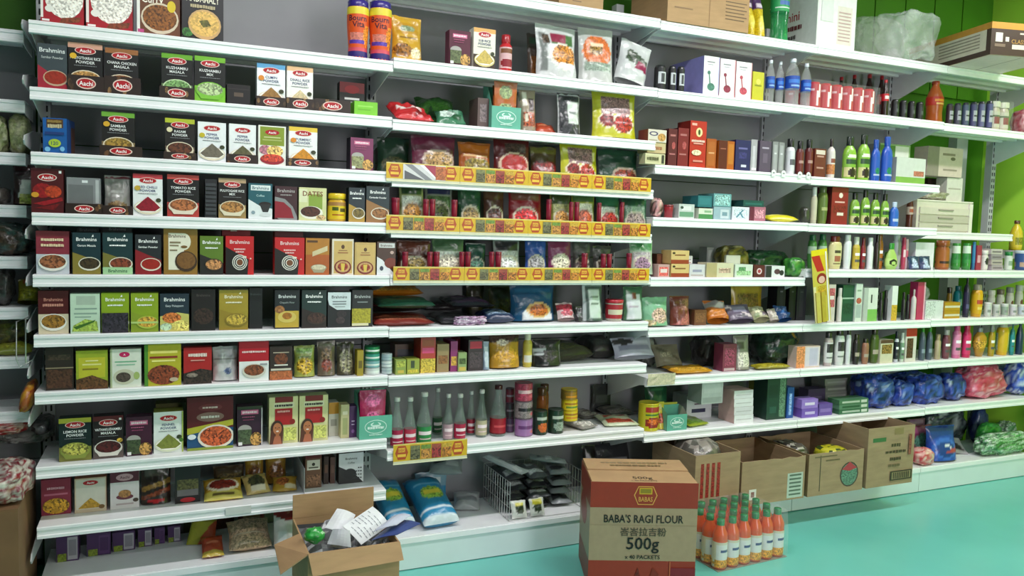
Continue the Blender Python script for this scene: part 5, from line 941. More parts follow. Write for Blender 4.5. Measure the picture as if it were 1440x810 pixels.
for i, (a, c, yt) in enumerate(((919.5, 936, 92), (939, 950, 93), (951, 962, 94))):
    vessel(a, c, yt, 'soda', '1c1c20', None, [R(0, 0, 1, 1, '18181c'), R(.2, .2, .8, .8, 'c4c8cc'), R(.4, .3, .6, .7, '3a3c40')], ('thick', 'slim', 'slimmer')[i]+' black drink can with white panel', mat=TIN, name='drink_can', cat='can', dy=.02)
for i, (a, c, yt, pic) in enumerate(((988, 1010, 79, '4a7a6a'), (1011, 1032.5, 83, '8a3048'), (1033.5, 1055.5, 87, 'b8485a'))):
    carton(a, c, yt, [R(0, 0, 1, 1, 'e9eaec'), R(.2, .84, .7, .87, '8a8a90'), R(.25, .78, .6, .8, 'a8a8b0'), E(.5, .22, .24, .1, pic, .4), P([(.3, .62), (.36, .62), (.5, .2), (.42, .2)], pic), E(.34, .58, .1, .05, pic), R(.95, 0, 1, 1, ('b8b4dc', 'e0a0a8', 'e8b0b0')[i])],
           ('white tea carton with green sprig and violet side', 'white tea carton with dark red berries', 'white tea carton with pink flowers')[i], d=.26, side=('8a86c4', 'c8586a', 'd8808a')[i], dy=.02, rz=0, name='tea_carton')
carton(1057, 1073, 101, [R(0, 0, 1, 1, 'c4be2e'), R(.2, .5, .8, .56, '8a8a1c'), E(.5, .66, .2, .1, 'e0d860')], 'yellow-green carton beside the water bottles', dy=.02, d=.1)
WL = [R(0, 0, 1, 1, '1c4aa8'), R(.1, .45, .9, .7, '3a78d0'), R(.2, .15, .8, .25, '8ab0e0')]
for i, (a, c, yt, dy) in enumerate(((1075, 1088, 84, .05), (1089, 1101, 86, .06), (1102, 1123, 82, .02), (1124, 1139, 89, .03))):
    vessel(a, c, yt, 'water', 'c4d4e0', 'd4dce4', WL, ('slim water bottle with blue label nearest the yellow carton', 'slim water bottle with blue label second from the yellow carton', 'biggest water bottle with blue label', 'water bottle with blue label nearest the cola cans')[i], mat=CLEAR, name='water_bottle', dy=dy)
at_shelf(4, 0)
# shrink-wrapped block of red cans
xa, xb = px_at(1143, .02, SH[(4, 0)]), px_at(1236, .02, SH[(4, 0)]); zc = SH[(4, 0)]+.0006
t = thing('can_multipack', 'shrink-wrapped block of red drink cans, fourth bay\'s second shelf', 'cans', ((xa+xb)/2, .02, zc), (0, 0, 0))
n_ = 6; r_ = (xb-xa-.01)/n_/2; hc = on_y(1180, 118, .02).z-zc
for j in range(3):
    for i in range(n_):
        cn = lathe(MB(), PROF['soda'][0], r_-.0006, hc, 'b81626', 16).build('drink_can', TIN, t, True, (-(xb-xa)/2+.005+r_*(2*i+1), .008+r_*(2*j+1), .001))
        lathe(MB(), [(1.012, .1+.08*q) for q in range(11)], r_-.0006, hc, 'ffffff', 20, 1., [R(0, 0, 1, 1, 'b3142a'), P([(.35, 0), (.5, 0), (.62, 1), (.5, 1)], 'ecdfe0'), R(.1, .7, .3, .8, 'd8b0b4')]).build('label_wrap', TIN, cn, True)
MB().box(-(xb-xa)/2, 0, 0, (xb-xa)/2, .016+r_*6, hc+.008).build('shrink_film', FILM, t)
for i, (a, c, yt) in enumerate(((1174, 1186, 108), (1192, 1204, 105), (1212, 1226, 104), (1230, 1242, 106))):
    vessel(a, c, yt, 'cola', '2a0f0c', 'a81424', [R(0, 0, 1, 1, 'b01424'), R(.2, .3, .8, .7, 'e0c8c8')], N[i]+' cola bottle along the row behind the red cans', dy=.27, name='cola_bottle')
vessel(1237.5, 1248.5, 112, 'cola', '1f0d0b', 'b01626', [R(0, 0, 1, 1, 'b81828'), R(.2, .3, .8, .7, 'e8d4d4')], 'cola bottle standing before the black cans', dy=.03, name='cola_bottle')
for i in range(4):
    a = 1252+i*11.6
    vessel(a, a+11, 140+i*1.2, 'soda', '141416', None, [R(0, 0, 1, 1, '151518'), R(.3, .2, .7, .8, '2e3034'), R(.4, .3, .6, .5, '55585c')], N[i]+' black drink can from the cola bottle side', mat=TIN, name='drink_can', cat='can', dy=.02)
vessel(1299.5, 1325, 114, 'cola', 'a8521c', 'a83a1c', [R(0, 0, 1, 1, 'b02818'), R(.2, .4, .8, .7, 'd88a2c'), R(.3, .1, .7, .25, 'e0b060')], 'orange soda bottle with red label', name='soda_bottle', dy=.03)
at_shelf(5, 0)
for i in range(6):
    a = 1329+i*11
    vessel(a, a+10.6, 146-i*.8, 'soda', '3c3a48', None, [R(0, 0, 1, 1, ('3a2c34', '4a4a5c', '54607c', '50507c', '6a6a94', '5a5a8a')[i]), R(.2, .2, .8, .7, 'b8b8c4'), R(.3, .4, .7, .5, '44444c')], N[i]+' small bluish can from the orange bottle', mat=TIN, name='drink_can', cat='can', dy=.03)
x0, x1, z0, z1 = fit(1397, 1423, 141, .03)
t = thing('jar_multipack', 'clear pack of pale jars in film, end bay\'s second shelf', 'jars', ((x0+x1)/2, .03, z0))
r_ = (x1-x0)/4-.001
for i in range(2):
    for j in range(2):
        g = lathe(MB(), PROF['jar'][0], r_-.001, z1-z0-.006, 'c4b8a4', 14).build('food_jar', GLOSS, t, True, (-r_+2*r_*i, .004+r_*(2*j+1), .001))
        lathe(MB(), [(1, .8), (1, .99), (0, 1)], r_-.001, z1-z0-.006, 'd8d4c4', 14).build('lid', GLOSS, g)
        lathe(MB(), [(1.02, .1+.06*q) for q in range(10)], r_-.001, z1-z0-.006, 'ffffff', 20, 1., [R(0, 0, 1, 1, 'c9c4b4'), R(.35, .2, .65, .7, '8a3a3a'), R(.1, .7, .9, .8, '5a6a4a')]).build('label_wrap', PRINT, g)
MB().box(-(x1-x0)/2, 0, 0, (x1-x0)/2, 4*r_+.01, z1-z0).build('shrink_film', FILM, t)
lump(1424, 1462, 149, ['8a2a3c', 'c08a90', 'a84454', 'd8b8b8'], 'red film-wrapped pack at the wall end', dy=.03, d=.12, amp=.1)
at_shelf(3, 1)
carton(907, 935, 216, [R(0, 0, 1, 1, 'd3cda4'), R(.05, .2, .7, .8, 'c4be94'), *L(.38, .5, .6, .34, '5a5a3c'), R(.82, .1, .94, .9, '3a3a30')], 'small cream carton with dark lettering at the shelf end', dy=-.004, d=.05, rz=0)
carton(911, 937, (.055,), [R(0, 0, 1, 1, 'd8cfc0'), E(.3, .66, .24, .18, '4a4468'), E(.3, .66, .16, .1, 'd8cfc0'), E(.74, .4, .22, .32, 'b88a4c', .6), R(.05, .12, .5, .18, 'a89a84')], 'cream carton with violet rings topmost of the end pile', dy=.0, d=.08, on=.098, side='7a3a30', rz=0)
carton(910, 936, (.047,), [R(0, 0, 1, 1, 'c8b48a'), R(.2, .3, .8, .6, '9a6a4a', .5)], 'tan carton between the lettered and ringed cartons', dy=.004, d=.08, on=.0505, rz=0)
for i, (a, c, yt, b_) in enumerate(((938.5, 951, 181, '5a1420'), (952, 967, 180, '7a1620'))):
    carton(a, c, yt, [R(0, 0, 1, 1, b_), R(.2, .8, .8, .85, 'b06a6a'), E(.6, .55, .2, .1, 'a84a4c', .4), R(.15, .3, .8, .34, 'b06a6a')], ('deep maroon soap carton', 'wine red soap carton')[i]+' beside the tall red carton', dy=.02, d=.12, side='4a0f18')
carton(968.5, 991.5, 170, [R(0, 0, 1, 1, 'b8281c'), R(.1, .9, .4, .95, 'e8b0a0'), E(.55, .76, .2, .1, 'e8d49a'), E(.55, .76, .07, .06, '3a4a1c'), *L(.5, .57, .8, .055, 'f0d0c0'), R(.2, .5, .8, .53, 'e0a090'), E(.4, .32, .3, .06, 'e8d8b0', .5), R(.2, .12, .8, .16, 'd88a7a')], 'tall bright red carton with round yellow emblem', dy=.02, d=.1, side='8a1a14')
carton(992.5, 1006, 195, [R(0, 0, 1, 1, 'a8521c'), R(.15, .1, .85, .9, 'b0602a'), R(.2, .5, .8, .55, 'd8a070')], 'orange brown carton beside the tall red one', dy=.02, d=.09)
carton(1009.5, 1031.5, 198, [R(0, 0, 1, 1, 'b05a1a'), R(0, 0, .55, 1, '5a1a14'), R(.62, .2, .95, .9, 'c0762c'), R(.1, .7, .45, .74, '9a5a4a')], 'dark red and orange two-sided carton', dy=.02, d=.09)
carton(1033, 1054, 197, [R(0, 0, 1, 1, '262058'), R(.2, .7, .8, .76, '6a64a0'), R(.25, .4, .75, .6, '3a3470', .4), R(.4, .12, .75, .2, 'd0d0e0')], 'navy carton with pale side panel', dy=.02, d=.1)
carton(1054.6, 1063.5, 196, [R(0, 0, 1, 1, 'a8a4ac'), R(.3, .1, .7, .8, 'c8c4cc'), R(.2, .05, .9, .12, 'e8e8ea')], 'slim silver carton beside the navy carton', dy=.022, d=.1)
carton(1067, 1083, 198, [R(0, 0, 1, 1, '58485f'), R(.2, .75, .8, .8, 'b0a4b8'), R(.3, .3, .7, .6, '6d5c74')], 'dusky purple carton', dy=.02, d=.1)
for i, (a, c) in enumerate(((1085, 1093), (1093.6, 1101.5))):
    carton(a, c, 199+i, [R(0, 0, 1, 1, '8a8a8c'), R(.2, .1, .8, .9, 'a4a4a8'), R(.3, .6, .7, .65, 'd0d0d4')], ('grey glossy carton', 'paler grey glossy carton')[i]+' beside the white bottle', dy=.02, d=.09)
vessel(1103, 1116.5, 195, 'tallcap', 'dedfe2', '1a1a1c', [R(0, 0, 1, 1, 'd8d9dd'), R(.3, .3, .7, .6, '5a5a60')], 'white bottle with black cap', dy=.02)
for i, (a, c, yt) in enumerate(((1117.5, 1129, 198), (1130, 1142, 196))):
    vessel(a, c, yt, 'tallcap', '5a1c1c', '151517', [R(0, 0, 1, 1, '6a2420'), R(.2, .4, .8, .6, 'b08a80')], ('brown red bottle with black cap beside the white bottle', 'brown red bottle with black cap at the shelf joint')[i], dy=.02)
for i, (a, b_) in enumerate(((1083, 237), (1097, 239), (1120, 240), (1132, 239))):
    P0 = on_y(a+5, b_, -.006); t = thing('price_tag', N[i]+' round white price tag on the rail, third bay\'s third shelf', 'tag', (P0.x, -.0065, SH[(3, 1)]-.012), (0, 0, 0), 'round price tags')
    m = MB(); m.face([(.014*math.cos(q*math.pi/10), -.0012, .014*math.sin(q*math.pi/10)+.012) for q in range(20)], 'e9eaec'); m.box(-.012, -.0011, -.006, .012, 0, .02, 'e4e6e8'); m.build('tag_card', PRINT, t); MB().box(-.006, -.0016, .008, .006, -.0013, .014, '8a8c90').build('printed_mark', PRINT, t)
at_shelf(4, 1)
carton(1144, 1160, 209, [R(0, 0, 1, 1, '6a2a26'), R(.2, .7, .8, .76, 'b88a80'), R(.2, .3, .8, .36, 'b88a80'), R(.1, .8, .9, .95, 'd8c8bc')], 'dull red carton at the shelf joint', dy=.02, d=.07)
vessel(1160.6, 1173, 195, 'pump', 'd8cfc8', '2a2022', [R(0, 0, 1, 1, 'dcd4cc'), R(0, 0, 1, .5, 'c07a4a', .3), R(.3, .6, .7, .75, '8a4a3a')], 'white pump bottle with orange foot', dy=.02)
GR = [R(0, 0, 1, 1, '7fae3c'), R(.05, .0, .95, .42, 'c9c08a'), E(.5, .2, .22, .2, '2a1a16', .2), R(.15, .6, .85, .76, '2a4a2c'), E(.5, .92, .3, .07, 'e8ecd8')]
for i, (a, c, yt) in enumerate(((1183.5, 1203, 192), (1203.6, 1222, 189))):
    vessel(a, c, yt, 'shampoo', '8ab83c', '16201a', GR, ('green shampoo bottle with dark cap, first of two', 'green shampoo bottle with dark cap, beside the blue bottles')[i], dy=.02, name='shampoo_bottle', ry=.7)
for i, (a, c, yt) in enumerate(((1222.6, 1236.5, 196), (1237, 1253.5, 192))):
    vessel(a, c, yt, 'shampoo', '1f50b8', '1a48a8', [R(0, 0, 1, 1, '1f52b4'), E(.5, .35, .16, .18, '1a7a5a', .3), R(.2, .12, .8, .18, 'b8c4e0'), R(.25, .04, .75, .08, '8aa0d0')], ('narrow blue coconut oil bottle', 'wide blue coconut oil bottle')[i]+' beside the shampoo', dy=.02, name='oil_bottle', ry=.7)
carton(1259, 1300, 222, [R(0, 0, 1, 1, 'c9ccc8'), R(.0, 0, 1, .25, '7aa84c'), R(.6, .3, .95, .5, 'b06a5a', .4)], 'pale grey carton with green base strip, under another', dy=.03, d=.1, side='a4a8a8', rz=0)
carton(1259, 1302, (.085,), [R(0, 0, 1, 1, '8aa878'), R(0, .0, .5, .9, '4f7a3c'), R(.5, .1, .95, .9, 'd4d8d0')], 'green and white carton topmost at the shelf end', dy=.03, d=.1, side='8a8e8c', on=.131, rz=0)
at_shelf(3, 2)
lump(915, 930, 277, ['d8a8a8', '3a2a28', 'c88a8c', 'e0c4b8'], 'pink doll-like pack at the shelf end', dy=.03, d=.05, amp=.12, name='toy_pack')
vessel(933, 947, 288, 'tub', 'a02a34', '7a1c24', None, 'small red tub beside the pink pack', dy=.03, name='small_tub', cat='tub')
carton(954, 976, 287, [R(0, 0, 1, 1, 'c4ccc8'), R(.05, .1, .95, .45, '6a9a7c'), R(.2, .55, .8, .85, 'dfe2e0'), E(.2, .75, .1, .1, '3a4a44')], 'white and green soap carton', dy=.02, d=.05)
carton(982, 1002, 293, [R(0, 0, 1, 1, 'd8dccc'), R(0, .0, 1, .45, '4a8a54'), R(.4, .6, .9, .8, '8ab08a')], 'white and green carton under the teal carton', dy=.02, d=.12, rz=0)
carton(981, 1001, (.052,), [R(0, 0, 1, 1, '2a7078'), R(.1, .2, .9, .8, '347c84')], 'plain teal carton on the white and green one', dy=.022, d=.12, on=.0555, rz=0)
carton(1003, 1027, 291, [R(0, 0, 1, 1, '9ab4c0'), R(.4, .1, .9, .8, 'c8d4dc'), R(.5, .3, .8, .6, '7a98a8')], 'grey blue carton under the mottled teal carton', dy=.018, d=.12, rz=0)
carton(1003, 1028, (.06,), [R(0, 0, 1, 1, '6aa0a4'), R(.08, .1, .92, .9, '8ab4b4', .8)], 'mottled pale teal carton on the grey blue one', dy=.02, d=.12, on=.061, rz=0)
carton(1029, 1053, 291, [R(0, 0, 1, 1, 'dfe5ec'), R(.1, .1, .9, .9, 'cfdbe6', .4), P([(.2, .2), (.3, .2), (.7, .8), (.6, .8)], '5a8aa0'), P([(.6, .2), (.7, .2), (.5, .6), (.4, .6)], '5a8aa0')], 'white carton with blue scribbled pattern', dy=.02, d=.08, rz=0)
carton(1054.5, 1076, 291, [R(0, 0, 1, 1, 'b06a80'), R(0, 0, .25, 1, '6a1c3c'), R(.3, .2, .9, .8, 'c88a9a', .7)], 'pink patterned carton with maroon edge', dy=.02, d=.09, rz=0)
carton(1045, 1074, (.03,), [R(0, 0, 1, 1, '1c4a48'), R(.1, .3, .9, .6, '2a6a64')], 'dark teal carton lying on the pink patterned one', dy=.03, d=.09, on=.068, rz=0)
pouch(1080, 1124, 300, [R(0, 0, 1, 1, 'd8cf1c'), R(.1, .4, .6, .6, 'f0ea7a')], 'bright yellow tube lying on the shelf', dy=.02, d=.035, tilt=-80, length=.06, gusset=False, crump=.002)
at_shelf(4, 2)
vessel(1138, 1147, 263, 'tallcap', 'b8b49c', 'e4e4e2', [R(0, 0, 1, 1, 'c4bfa4')], 'slim clear bottle with white cap', dy=.03)
lump(1125, 1137, 290, ['2a2a26', '3f4434'], 'small dark pack at the shelf joint', dy=.04, d=.06, amp=.1, name='small_pack', cat='packet')
vessel(1148, 1163, 262, 'flip', '6a7a34', '5a6a3a', [R(0, 0, 1, 1, '5f7434'), R(.2, .4, .8, .6, 'a8b070')], 'olive green bottle beside the red carton', dy=.03)
carton(1167, 1190, 263, [R(0, 0, 1, 1, '8a1824'), E(.55, .78, .12, .07, 'e8d8c8'), R(.2, .58, .8, .62, 'e0b0a8'), R(.1, .3, .9, .5, '7a1420', .5), R(.35, .24, .75, .32, 'e0d0c4')], 'dark red carton with white emblem', dy=.02, d=.1, side='4f0e16')
for i, (a, c, yt) in enumerate(((1193.5, 1208, 271), (1208.6, 1222, 267), (1222.6, 1236, 271), (1236.6, 1249, 273))):
    vessel(a, c, yt, 'shampoo', '7fa83c', '181c18', GR, N[i]+' green shampoo bottle from the dark red carton', dy=.02, name='shampoo_bottle', ry=.7)
vessel(1249.8, 1263, 284, 'shampoo', '2a62c0', 'b8c8e0', [R(0, 0, 1, 1, '2a62c0'), R(.2, .3, .8, .5, 'b8c8e8')], 'blue bottle ending the green shampoo row', dy=.02, name='shampoo_bottle', ry=.7)
at_shelf(3, 3)
carton(925, 941, 372, [R(0, 0, 1, 1, 'c9a09c'), R(.1, .1, .9, .8, 'd8605c', .5), R(.2, .35, .8, .65, 'e8d4d0')], 'small red and white carton at the shelf end', dy=.012, d=.06, rz=0)
for i, (a, c) in enumerate(((924, 932), (933, 941.5))):
    carton(a, c, 357, [R(0, 0, 1, 1, '5a3420'), R(.2, .1, .8, .9, '6d4028')], ('brown carton', 'brown carton next the tan pair')[i]+' behind the red and white one', dy=.08, d=.05, rz=0)
TN = [R(0, 0, 1, 1, 'd8b87a'), R(0, 0, 1, .3, '9a3a20'), R(.2, .6, .8, .7, '8a5a34'), E(.15, .8, .08, .08, '3a2a1c')]
for q, h, o in stack(942.5, 968, 352, 2):
    carton(942.5, 968, h, TN, ('tan and rust carton, lower of the pair', 'tan and rust carton, upper of the pair')[q], on=o, d=.08, rz=0)
carton(969, 991, 372, [R(0, 0, 1, 1, 'd3d0d4'), R(.2, .4, .8, .6, '9a98b0'), R(.1, .1, .9, .2, 'b8a8a8')], 'white carton beside the tan pair, lower', d=.08, rz=0)
carton(969, 988, (.05,), [R(0, 0, 1, 1, 'cfd2d0'), R(.1, .6, .9, .7, '8a8e8c'), R(.1, .3, .9, .4, 'b08a88')], 'white carton beside the tan pair, upper', on=.046, d=.08, dy=.014, rz=0)
carton(998, 1008, 348, [R(0, 0, 1, 1, '8a8e8a'), R(.2, .4, .8, .9, 'a8aca8')], 'narrow grey carton standing at the back', dy=.17, d=.06, rz=0)
carton(993, 1031, 370, [R(0, 0, 1, 1, 'd6cfb0'), R(0, 0, .38, 1, 'b8a87c'), R(.45, .3, .9, .65, 'c4a894', .5), R(.5, .5, .8, .56, '7a5a4a')], 'cream carton with tan end panel', d=.07, rz=0)
carton(1033, 1058, 372, [R(0, 0, 1, 1, 'd4ddd0'), R(.1, .15, .9, .5, '9ac090', .5), R(.2, .5, .6, .8, '5a8a5c', .6)], 'white and pale green carton', d=.07, rz=0)
carton(1059.5, 1075, 373, [R(0, 0, 1, 1, '5a1a24'), E(.5, .5, .24, .26, 'e4c8cc'), E(.5, .5, .14, .15, 'a83a4a')], 'maroon carton with white flower disc', d=.07, rz=0)
carton(1076.5, 1103, 374, [R(0, 0, 1, 1, 'e0e0e2'), R(0, 0, .3, 1, '2a2a2e'), E(.6, .5, .16, .24, '5a3a44'), E(.84, .4, .12, .24, '2a2a2e')], 'black and white carton', d=.07, rz=0)
lump(1008, 1048, 345, ['6d6420', '3a341c', '8a7c24', 'c4bc8a'], 'yellow and black packet heaped behind the cream carton', dy=.1, d=.1, amp=.2)
carton(1020, 1040, 359, [R(0, 0, 1, 1, 'c0c4b4'), R(.1, .3, .9, .6, '9aa08c')], 'pale grey green carton behind the white and green one', dy=.085, d=.014, rz=0)
lump(1045, 1102, 352, ['173a1c', '1f4f24', '122c18', '2a5a2c'], 'dark green bag of packets behind the cartons', dy=.1, d=.14, amp=.2, n=(26, 16))
lump(1103, 1128, 362, ['2a7a2c', '4a9a3a', '1c5a24', '7ab04c'], 'bright green packet beside the black and white carton', dy=.03, d=.08, amp=.2)
at_shelf(4, 3)
vessel(1163.5, 1183, 332, 'flip', 'd3c690', '7a1c20', [R(0, 0, 1, 1, 'd6ca94'), R(.35, .65, .65, .8, '4a4030'), R(.35, .2, .65, .5, 'a8604a'), R(.3, .05, .7, .12, '8a7a54')], 'cream lotion bottle with dark red cap', dy=.02, ry=.6, name='lotion_bottle')
BT = [(1184, 1196, 330, 'flip', 'dcdee2', 'e8e8ea', None, 'plain white bottle beside the cream lotion'), (1197, 1208, 333, 'tallcap', 'c9b04a', 'd8d8cc', 'c4a83c', 'cream and yellow bottle'), (1208.6, 1216, 334, 'tallcap', '7a1624', '6a1020', '8a1c2c', 'slim maroon bottle'), (1217, 1227, 334, 'tallcap', 'e2e2e4', 'e8e8ea', None, 'slim plain white bottle'), (1228, 1236, 328, 'tallcap', '2a1c18', '1c1412', None, 'slim dark bottle beside the amber one'),
      (1237, 1247, 326, 'tallcap', 'a8601c', '8a4a18', 'b06a24', 'slim amber bottle')]
for a, c, yt, k_, b_, cp_, lb_, l in BT: vessel(a, c, yt, k_, b_, cp_, lb_, l, dy=.02, ry=.8)
vessel(1244, 1262, 342, 'drop', 'a8c86a', '2a8a34', [R(0, 0, 1, 1, 'b8d47a'), E(.5, .5, .22, .4, '1c1c1c'), E(.5, .42, .12, .24, 'b8d47a')], 'drop-shaped lime bottle with green cap', dy=.012, ry=.45)
vessel(1252, 1266, 330, 'flip', 'e0e2e4', 'e8eaec', None, 'white bottle behind the drop-shaped lime bottle', dy=.07)
for i, (a, c, b_) in enumerate(((1265.5, 1272.5, 'b83a5a'), (1273, 1280, 'd8b4bc'))):
    vessel(a, c, 334+i*2, 'tube', b_, None, [R(0, 0, 1, 1, b_), R(.2, .2, .8, .6, ('e8c8d0', 'c85a74')[i])], ('crimson tube beside the white bottle', 'pink and white tube beside the blue pack')[i], dy=.03, name='cream_tube', cat='tube')
carton(1286, 1312, 341, [R(0, 0, 1, 1, 'dfdce4')], 'plain white carton behind the blue sachets', dy=.05, d=.08)
for i, (a, c) in enumerate(((1281, 1296), (1296.5, 1312))):
    pouch(a, c, 361, [R(0, 0, 1, 1, '1c2a5a'), P([(.2, .1), (.8, .1), (.6, .9), (.4, .9)], 'b4c0dc', .5)], ('navy and white sachet', 'navy and white sachet nearer the orange jar')[i], dy=.02, d=.025, tilt=-12)
vessel(1313.5, 1334, 338, 'jar', '9a5424', '8a4a20', [R(0, 0, 1, 1, 'a4602a'), R(.1, .2, .9, .35, '3a241c')], 'amber brown jar beside the green cups', dy=.03, name='cosmetic_jar', cat='jar')
at_shelf(5, 3)
for i, (a, c) in enumerate(((1336, 1350), (1351, 1364.5))):
    vessel(a, c, 342, 'tube', '3a8a3c', None, [R(0, 0, 1, 1, '3a9044'), R(.0, .55, 1, 1, 'cfe0cc'), P([(.1, .2), (.9, .2), (.6, .6), (.3, .6)], '2a7a3a')], ('green and white cup-shaped tube beside the amber jar', 'green and white cup-shaped tube beside the blue tube')[i], dy=.03, name='cream_tube', cat='tube')
vessel(1365, 1370.5, 340, 'tube', '2a6a98', None, [R(0, 0, 1, 1, '2f78a8')], 'slim blue tube beside green ones', dy=.03, name='cream_tube', cat='tube')
carton(1372, 1379, 345, [R(0, 0, 1, 1, '9a2a4a'), R(.2, .3, .8, .6, 'd8a0b0')], 'slim crimson carton beside the blue tube', dy=.03, d=.06)
vessel(1380, 1392, 352, 'jar', 'dcd4cc', 'e0dcd4', [R(0, 0, 1, 1, 'dcd8d0'), E(.5, .6, .2, .3, '2a2a2a')], 'white jar with dark spot', dy=.03, name='cream_jar', cat='jar')
for q, h, o in stack(1393, 1409, 350, 4, dy=.03):
    carton(1393, 1409, h, [R(0, 0, 1, 1, ('a89aa4', 'b8a8a8', '9a8c98', 'c0b4b4')[q]), R(.1, .3, .9, .6, '7a6c78')], ('lowest', 'second', 'third', 'topmost')[q]+' of the grey mauve cartons in a stack', on=o, dy=.03, d=.07, rz=0)
vessel(1411, 1423, 354, 'jar', 'c8d4c8', '1f7a3a', [R(0, 0, 1, 1, 'd0d8cc'), R(.2, .3, .8, .7, '8aa08a')], 'pale jar with green lid', dy=.03, name='cream_jar', cat='jar')
vessel(1425, 1446, 352, 'tub', '3a5a94', 'c8d4dc', [R(0, 0, 1, 1, '34548c'), R(.1, .1, .9, .4, 'b89a84')], 'blue tub with pale lid at the wall end', dy=.03, name='cream_tub', cat='tub')
at_shelf(3, 4)
pouch(908, 944, 420, [R(0, 0, 1, 1, '7ab08c'), R(0, .86, 1, 1, '8abf9c'), E(.6, .35, .34, .26, 'c0a090', .9), E(.2, .1, .24, .1, 'b8a47a', .7)], 'mint green packet at the shelf end', dy=.02, d=.06)
pouch(947, 975, 418, [R(0, 0, 1, 1, '6a3024'), R(.5, .5, .95, .9, '8a5a48', .6), P([(.05, .0), (.95, .0), (.95, .5), (.6, .3)], 'a8605c', .5)], 'brown and rose packet beside the mint one', dy=.03, d=.06)
carton(976, 993, 436, [R(0, 0, 1, 1, '6a4028'), R(.1, .2, .9, .8, '7a5034', .4)], 'plain brown carton beside the rose packet', dy=.05, d=.06)
pouch(1003, 1030, 424, [R(0, 0, 1, 1, 'b86a24'), R(0, .6, 1, 1, '9a9490'), P([(.4, .6), (.9, .6), (.8, 1), (.6, .8)], 'c4c0bc'), E(.4, .3, .36, .2, 'c87a2c', .2)], 'orange packet in clear film', dy=.02, d=.06, tilt=-38, crump=.014, rz=-14)
pouch(1028, 1062, 430, [R(0, 0, 1, 1, '5f5468'), P([(.0, .8), (.1, .95), (.95, .2), (.85, .1)], 'd8c8cc'), R(.2, .5, .8, .8, '8a849c')], 'grey violet packet with white stripe', dy=.03, d=.05, tilt=-35)
pouch(1031, 1076, 399, [R(0, 0, 1, 1, '9a7a1c'), R(.15, .3, .85, .7, '6a4a20', .7), R(.1, .8, .9, .92, 'b0902a'), R(0, 0, .06, 1, 'b8982c')], 'gold packet standing at the back', dy=.13, d=.05, tilt=-3)
pouch(1063, 1085, 431, [R(0, 0, 1, 1, 'b0ac8c'), E(.4, .5, .3, .3, 'd0ccb0', .7), E(.7, .3, .2, .2, '5a4a54', .5), E(.2, .2, .15, .15, '7a8a5c')], 'flowery packet beside the blue one', dy=.03, d=.05, tilt=-45, crump=.012)
pouch(1086, 1098.5, 437, [R(0, 0, 1, 1, 'a49a90'), R(.2, .3, .8, .6, 'c4bcb0', .4)], 'small beige packet beside the flowery one', dy=.03, d=.04, tilt=-30, crump=.01)
pouch(1099, 1117, 433, [R(0, 0, 1, 1, '24487a'), P([(.1, .3), (.6, .5), (.9, .9), (.5, .7)], '4a78b4'), R(.2, .1, .8, .2, '1c3a64')], 'blue crinkled packet before the black cartons', dy=.03, d=.05, tilt=-35, crump=.018)
for i, (a, c, b_) in enumerate(((1091, 1103, '18161a'), (1108, 1117.5, '1a181c'), (1119, 1132, '3a3344'))):
    carton(a, c, 401+i*.5, [R(0, 0, 1, 1, b_), R(.3, .1, .7, .9, ('24222a', '26242a', '4a4254')[i]), R(.35, .8, .65, .84, '6a6670')], ('black tall carton beside the gold packet', 'black slim tall carton', 'dusky violet tall carton beside the yellow standee')[i], dy=.13, d=.07, rz=0)
# leaning yellow hanger card of sachets at the joint of third and fourth bay
zb = SH[(3, 4)]
pA = on_y(1155, 452, -.012)
t = thing('hanger_card', 'yellow and red hanging card of snack sachets leaning at the third and fourth bays\' joint', 'display card', (px_at(1157, -.03, zb), -.03, zb+.012), (0, math.radians(-8.5), 0))
hc = (on_y(1146, 353, -.03).z-zb); wc = .105
m = MB(); m.box(-wc/2, -.002, 0, wc/2, .0, hc, '7a7668'); m.build('backing_card', PRINT, t)
f = MB(); paint(f, [R(0, 0, 1, 1, 'c9b84a'), R(0, .92, 1, 1, 'e0cc1c'), P([(0, .92), (.5, .92), (.75, .7), (.3, .7)], 'b81c20'), P([(.5, .92), (1, .92), (1, .66), (.75, .7)], 'd8b82a'), E(.55, .6, .3, .075, '8a1c1c'), E(.55, .585, .2, .05, 'e0b0a4'), R(.3, .36, .8, .5, 'b8982a', .4), R(0, 0, .16, .5, 'd8d2a0'), R(.3, 0, .6, .38, 'b09a2c', .4), R(.84, 0, .93, .96, 'e8e2dc')], lambda u, v, q: (-wc/2+u*wc, -.002-q, v*hc), wc, hc); f.build('front_print', PRINT, t)
for q in range(2):
    MB().box(-wc/2+.008+q*.034, -.012, .0, -wc/2+.034+q*.034, -.0026, hc*.42, ('c8b65a', 'b8a03a')[q]).build('sachet', FOIL, t)
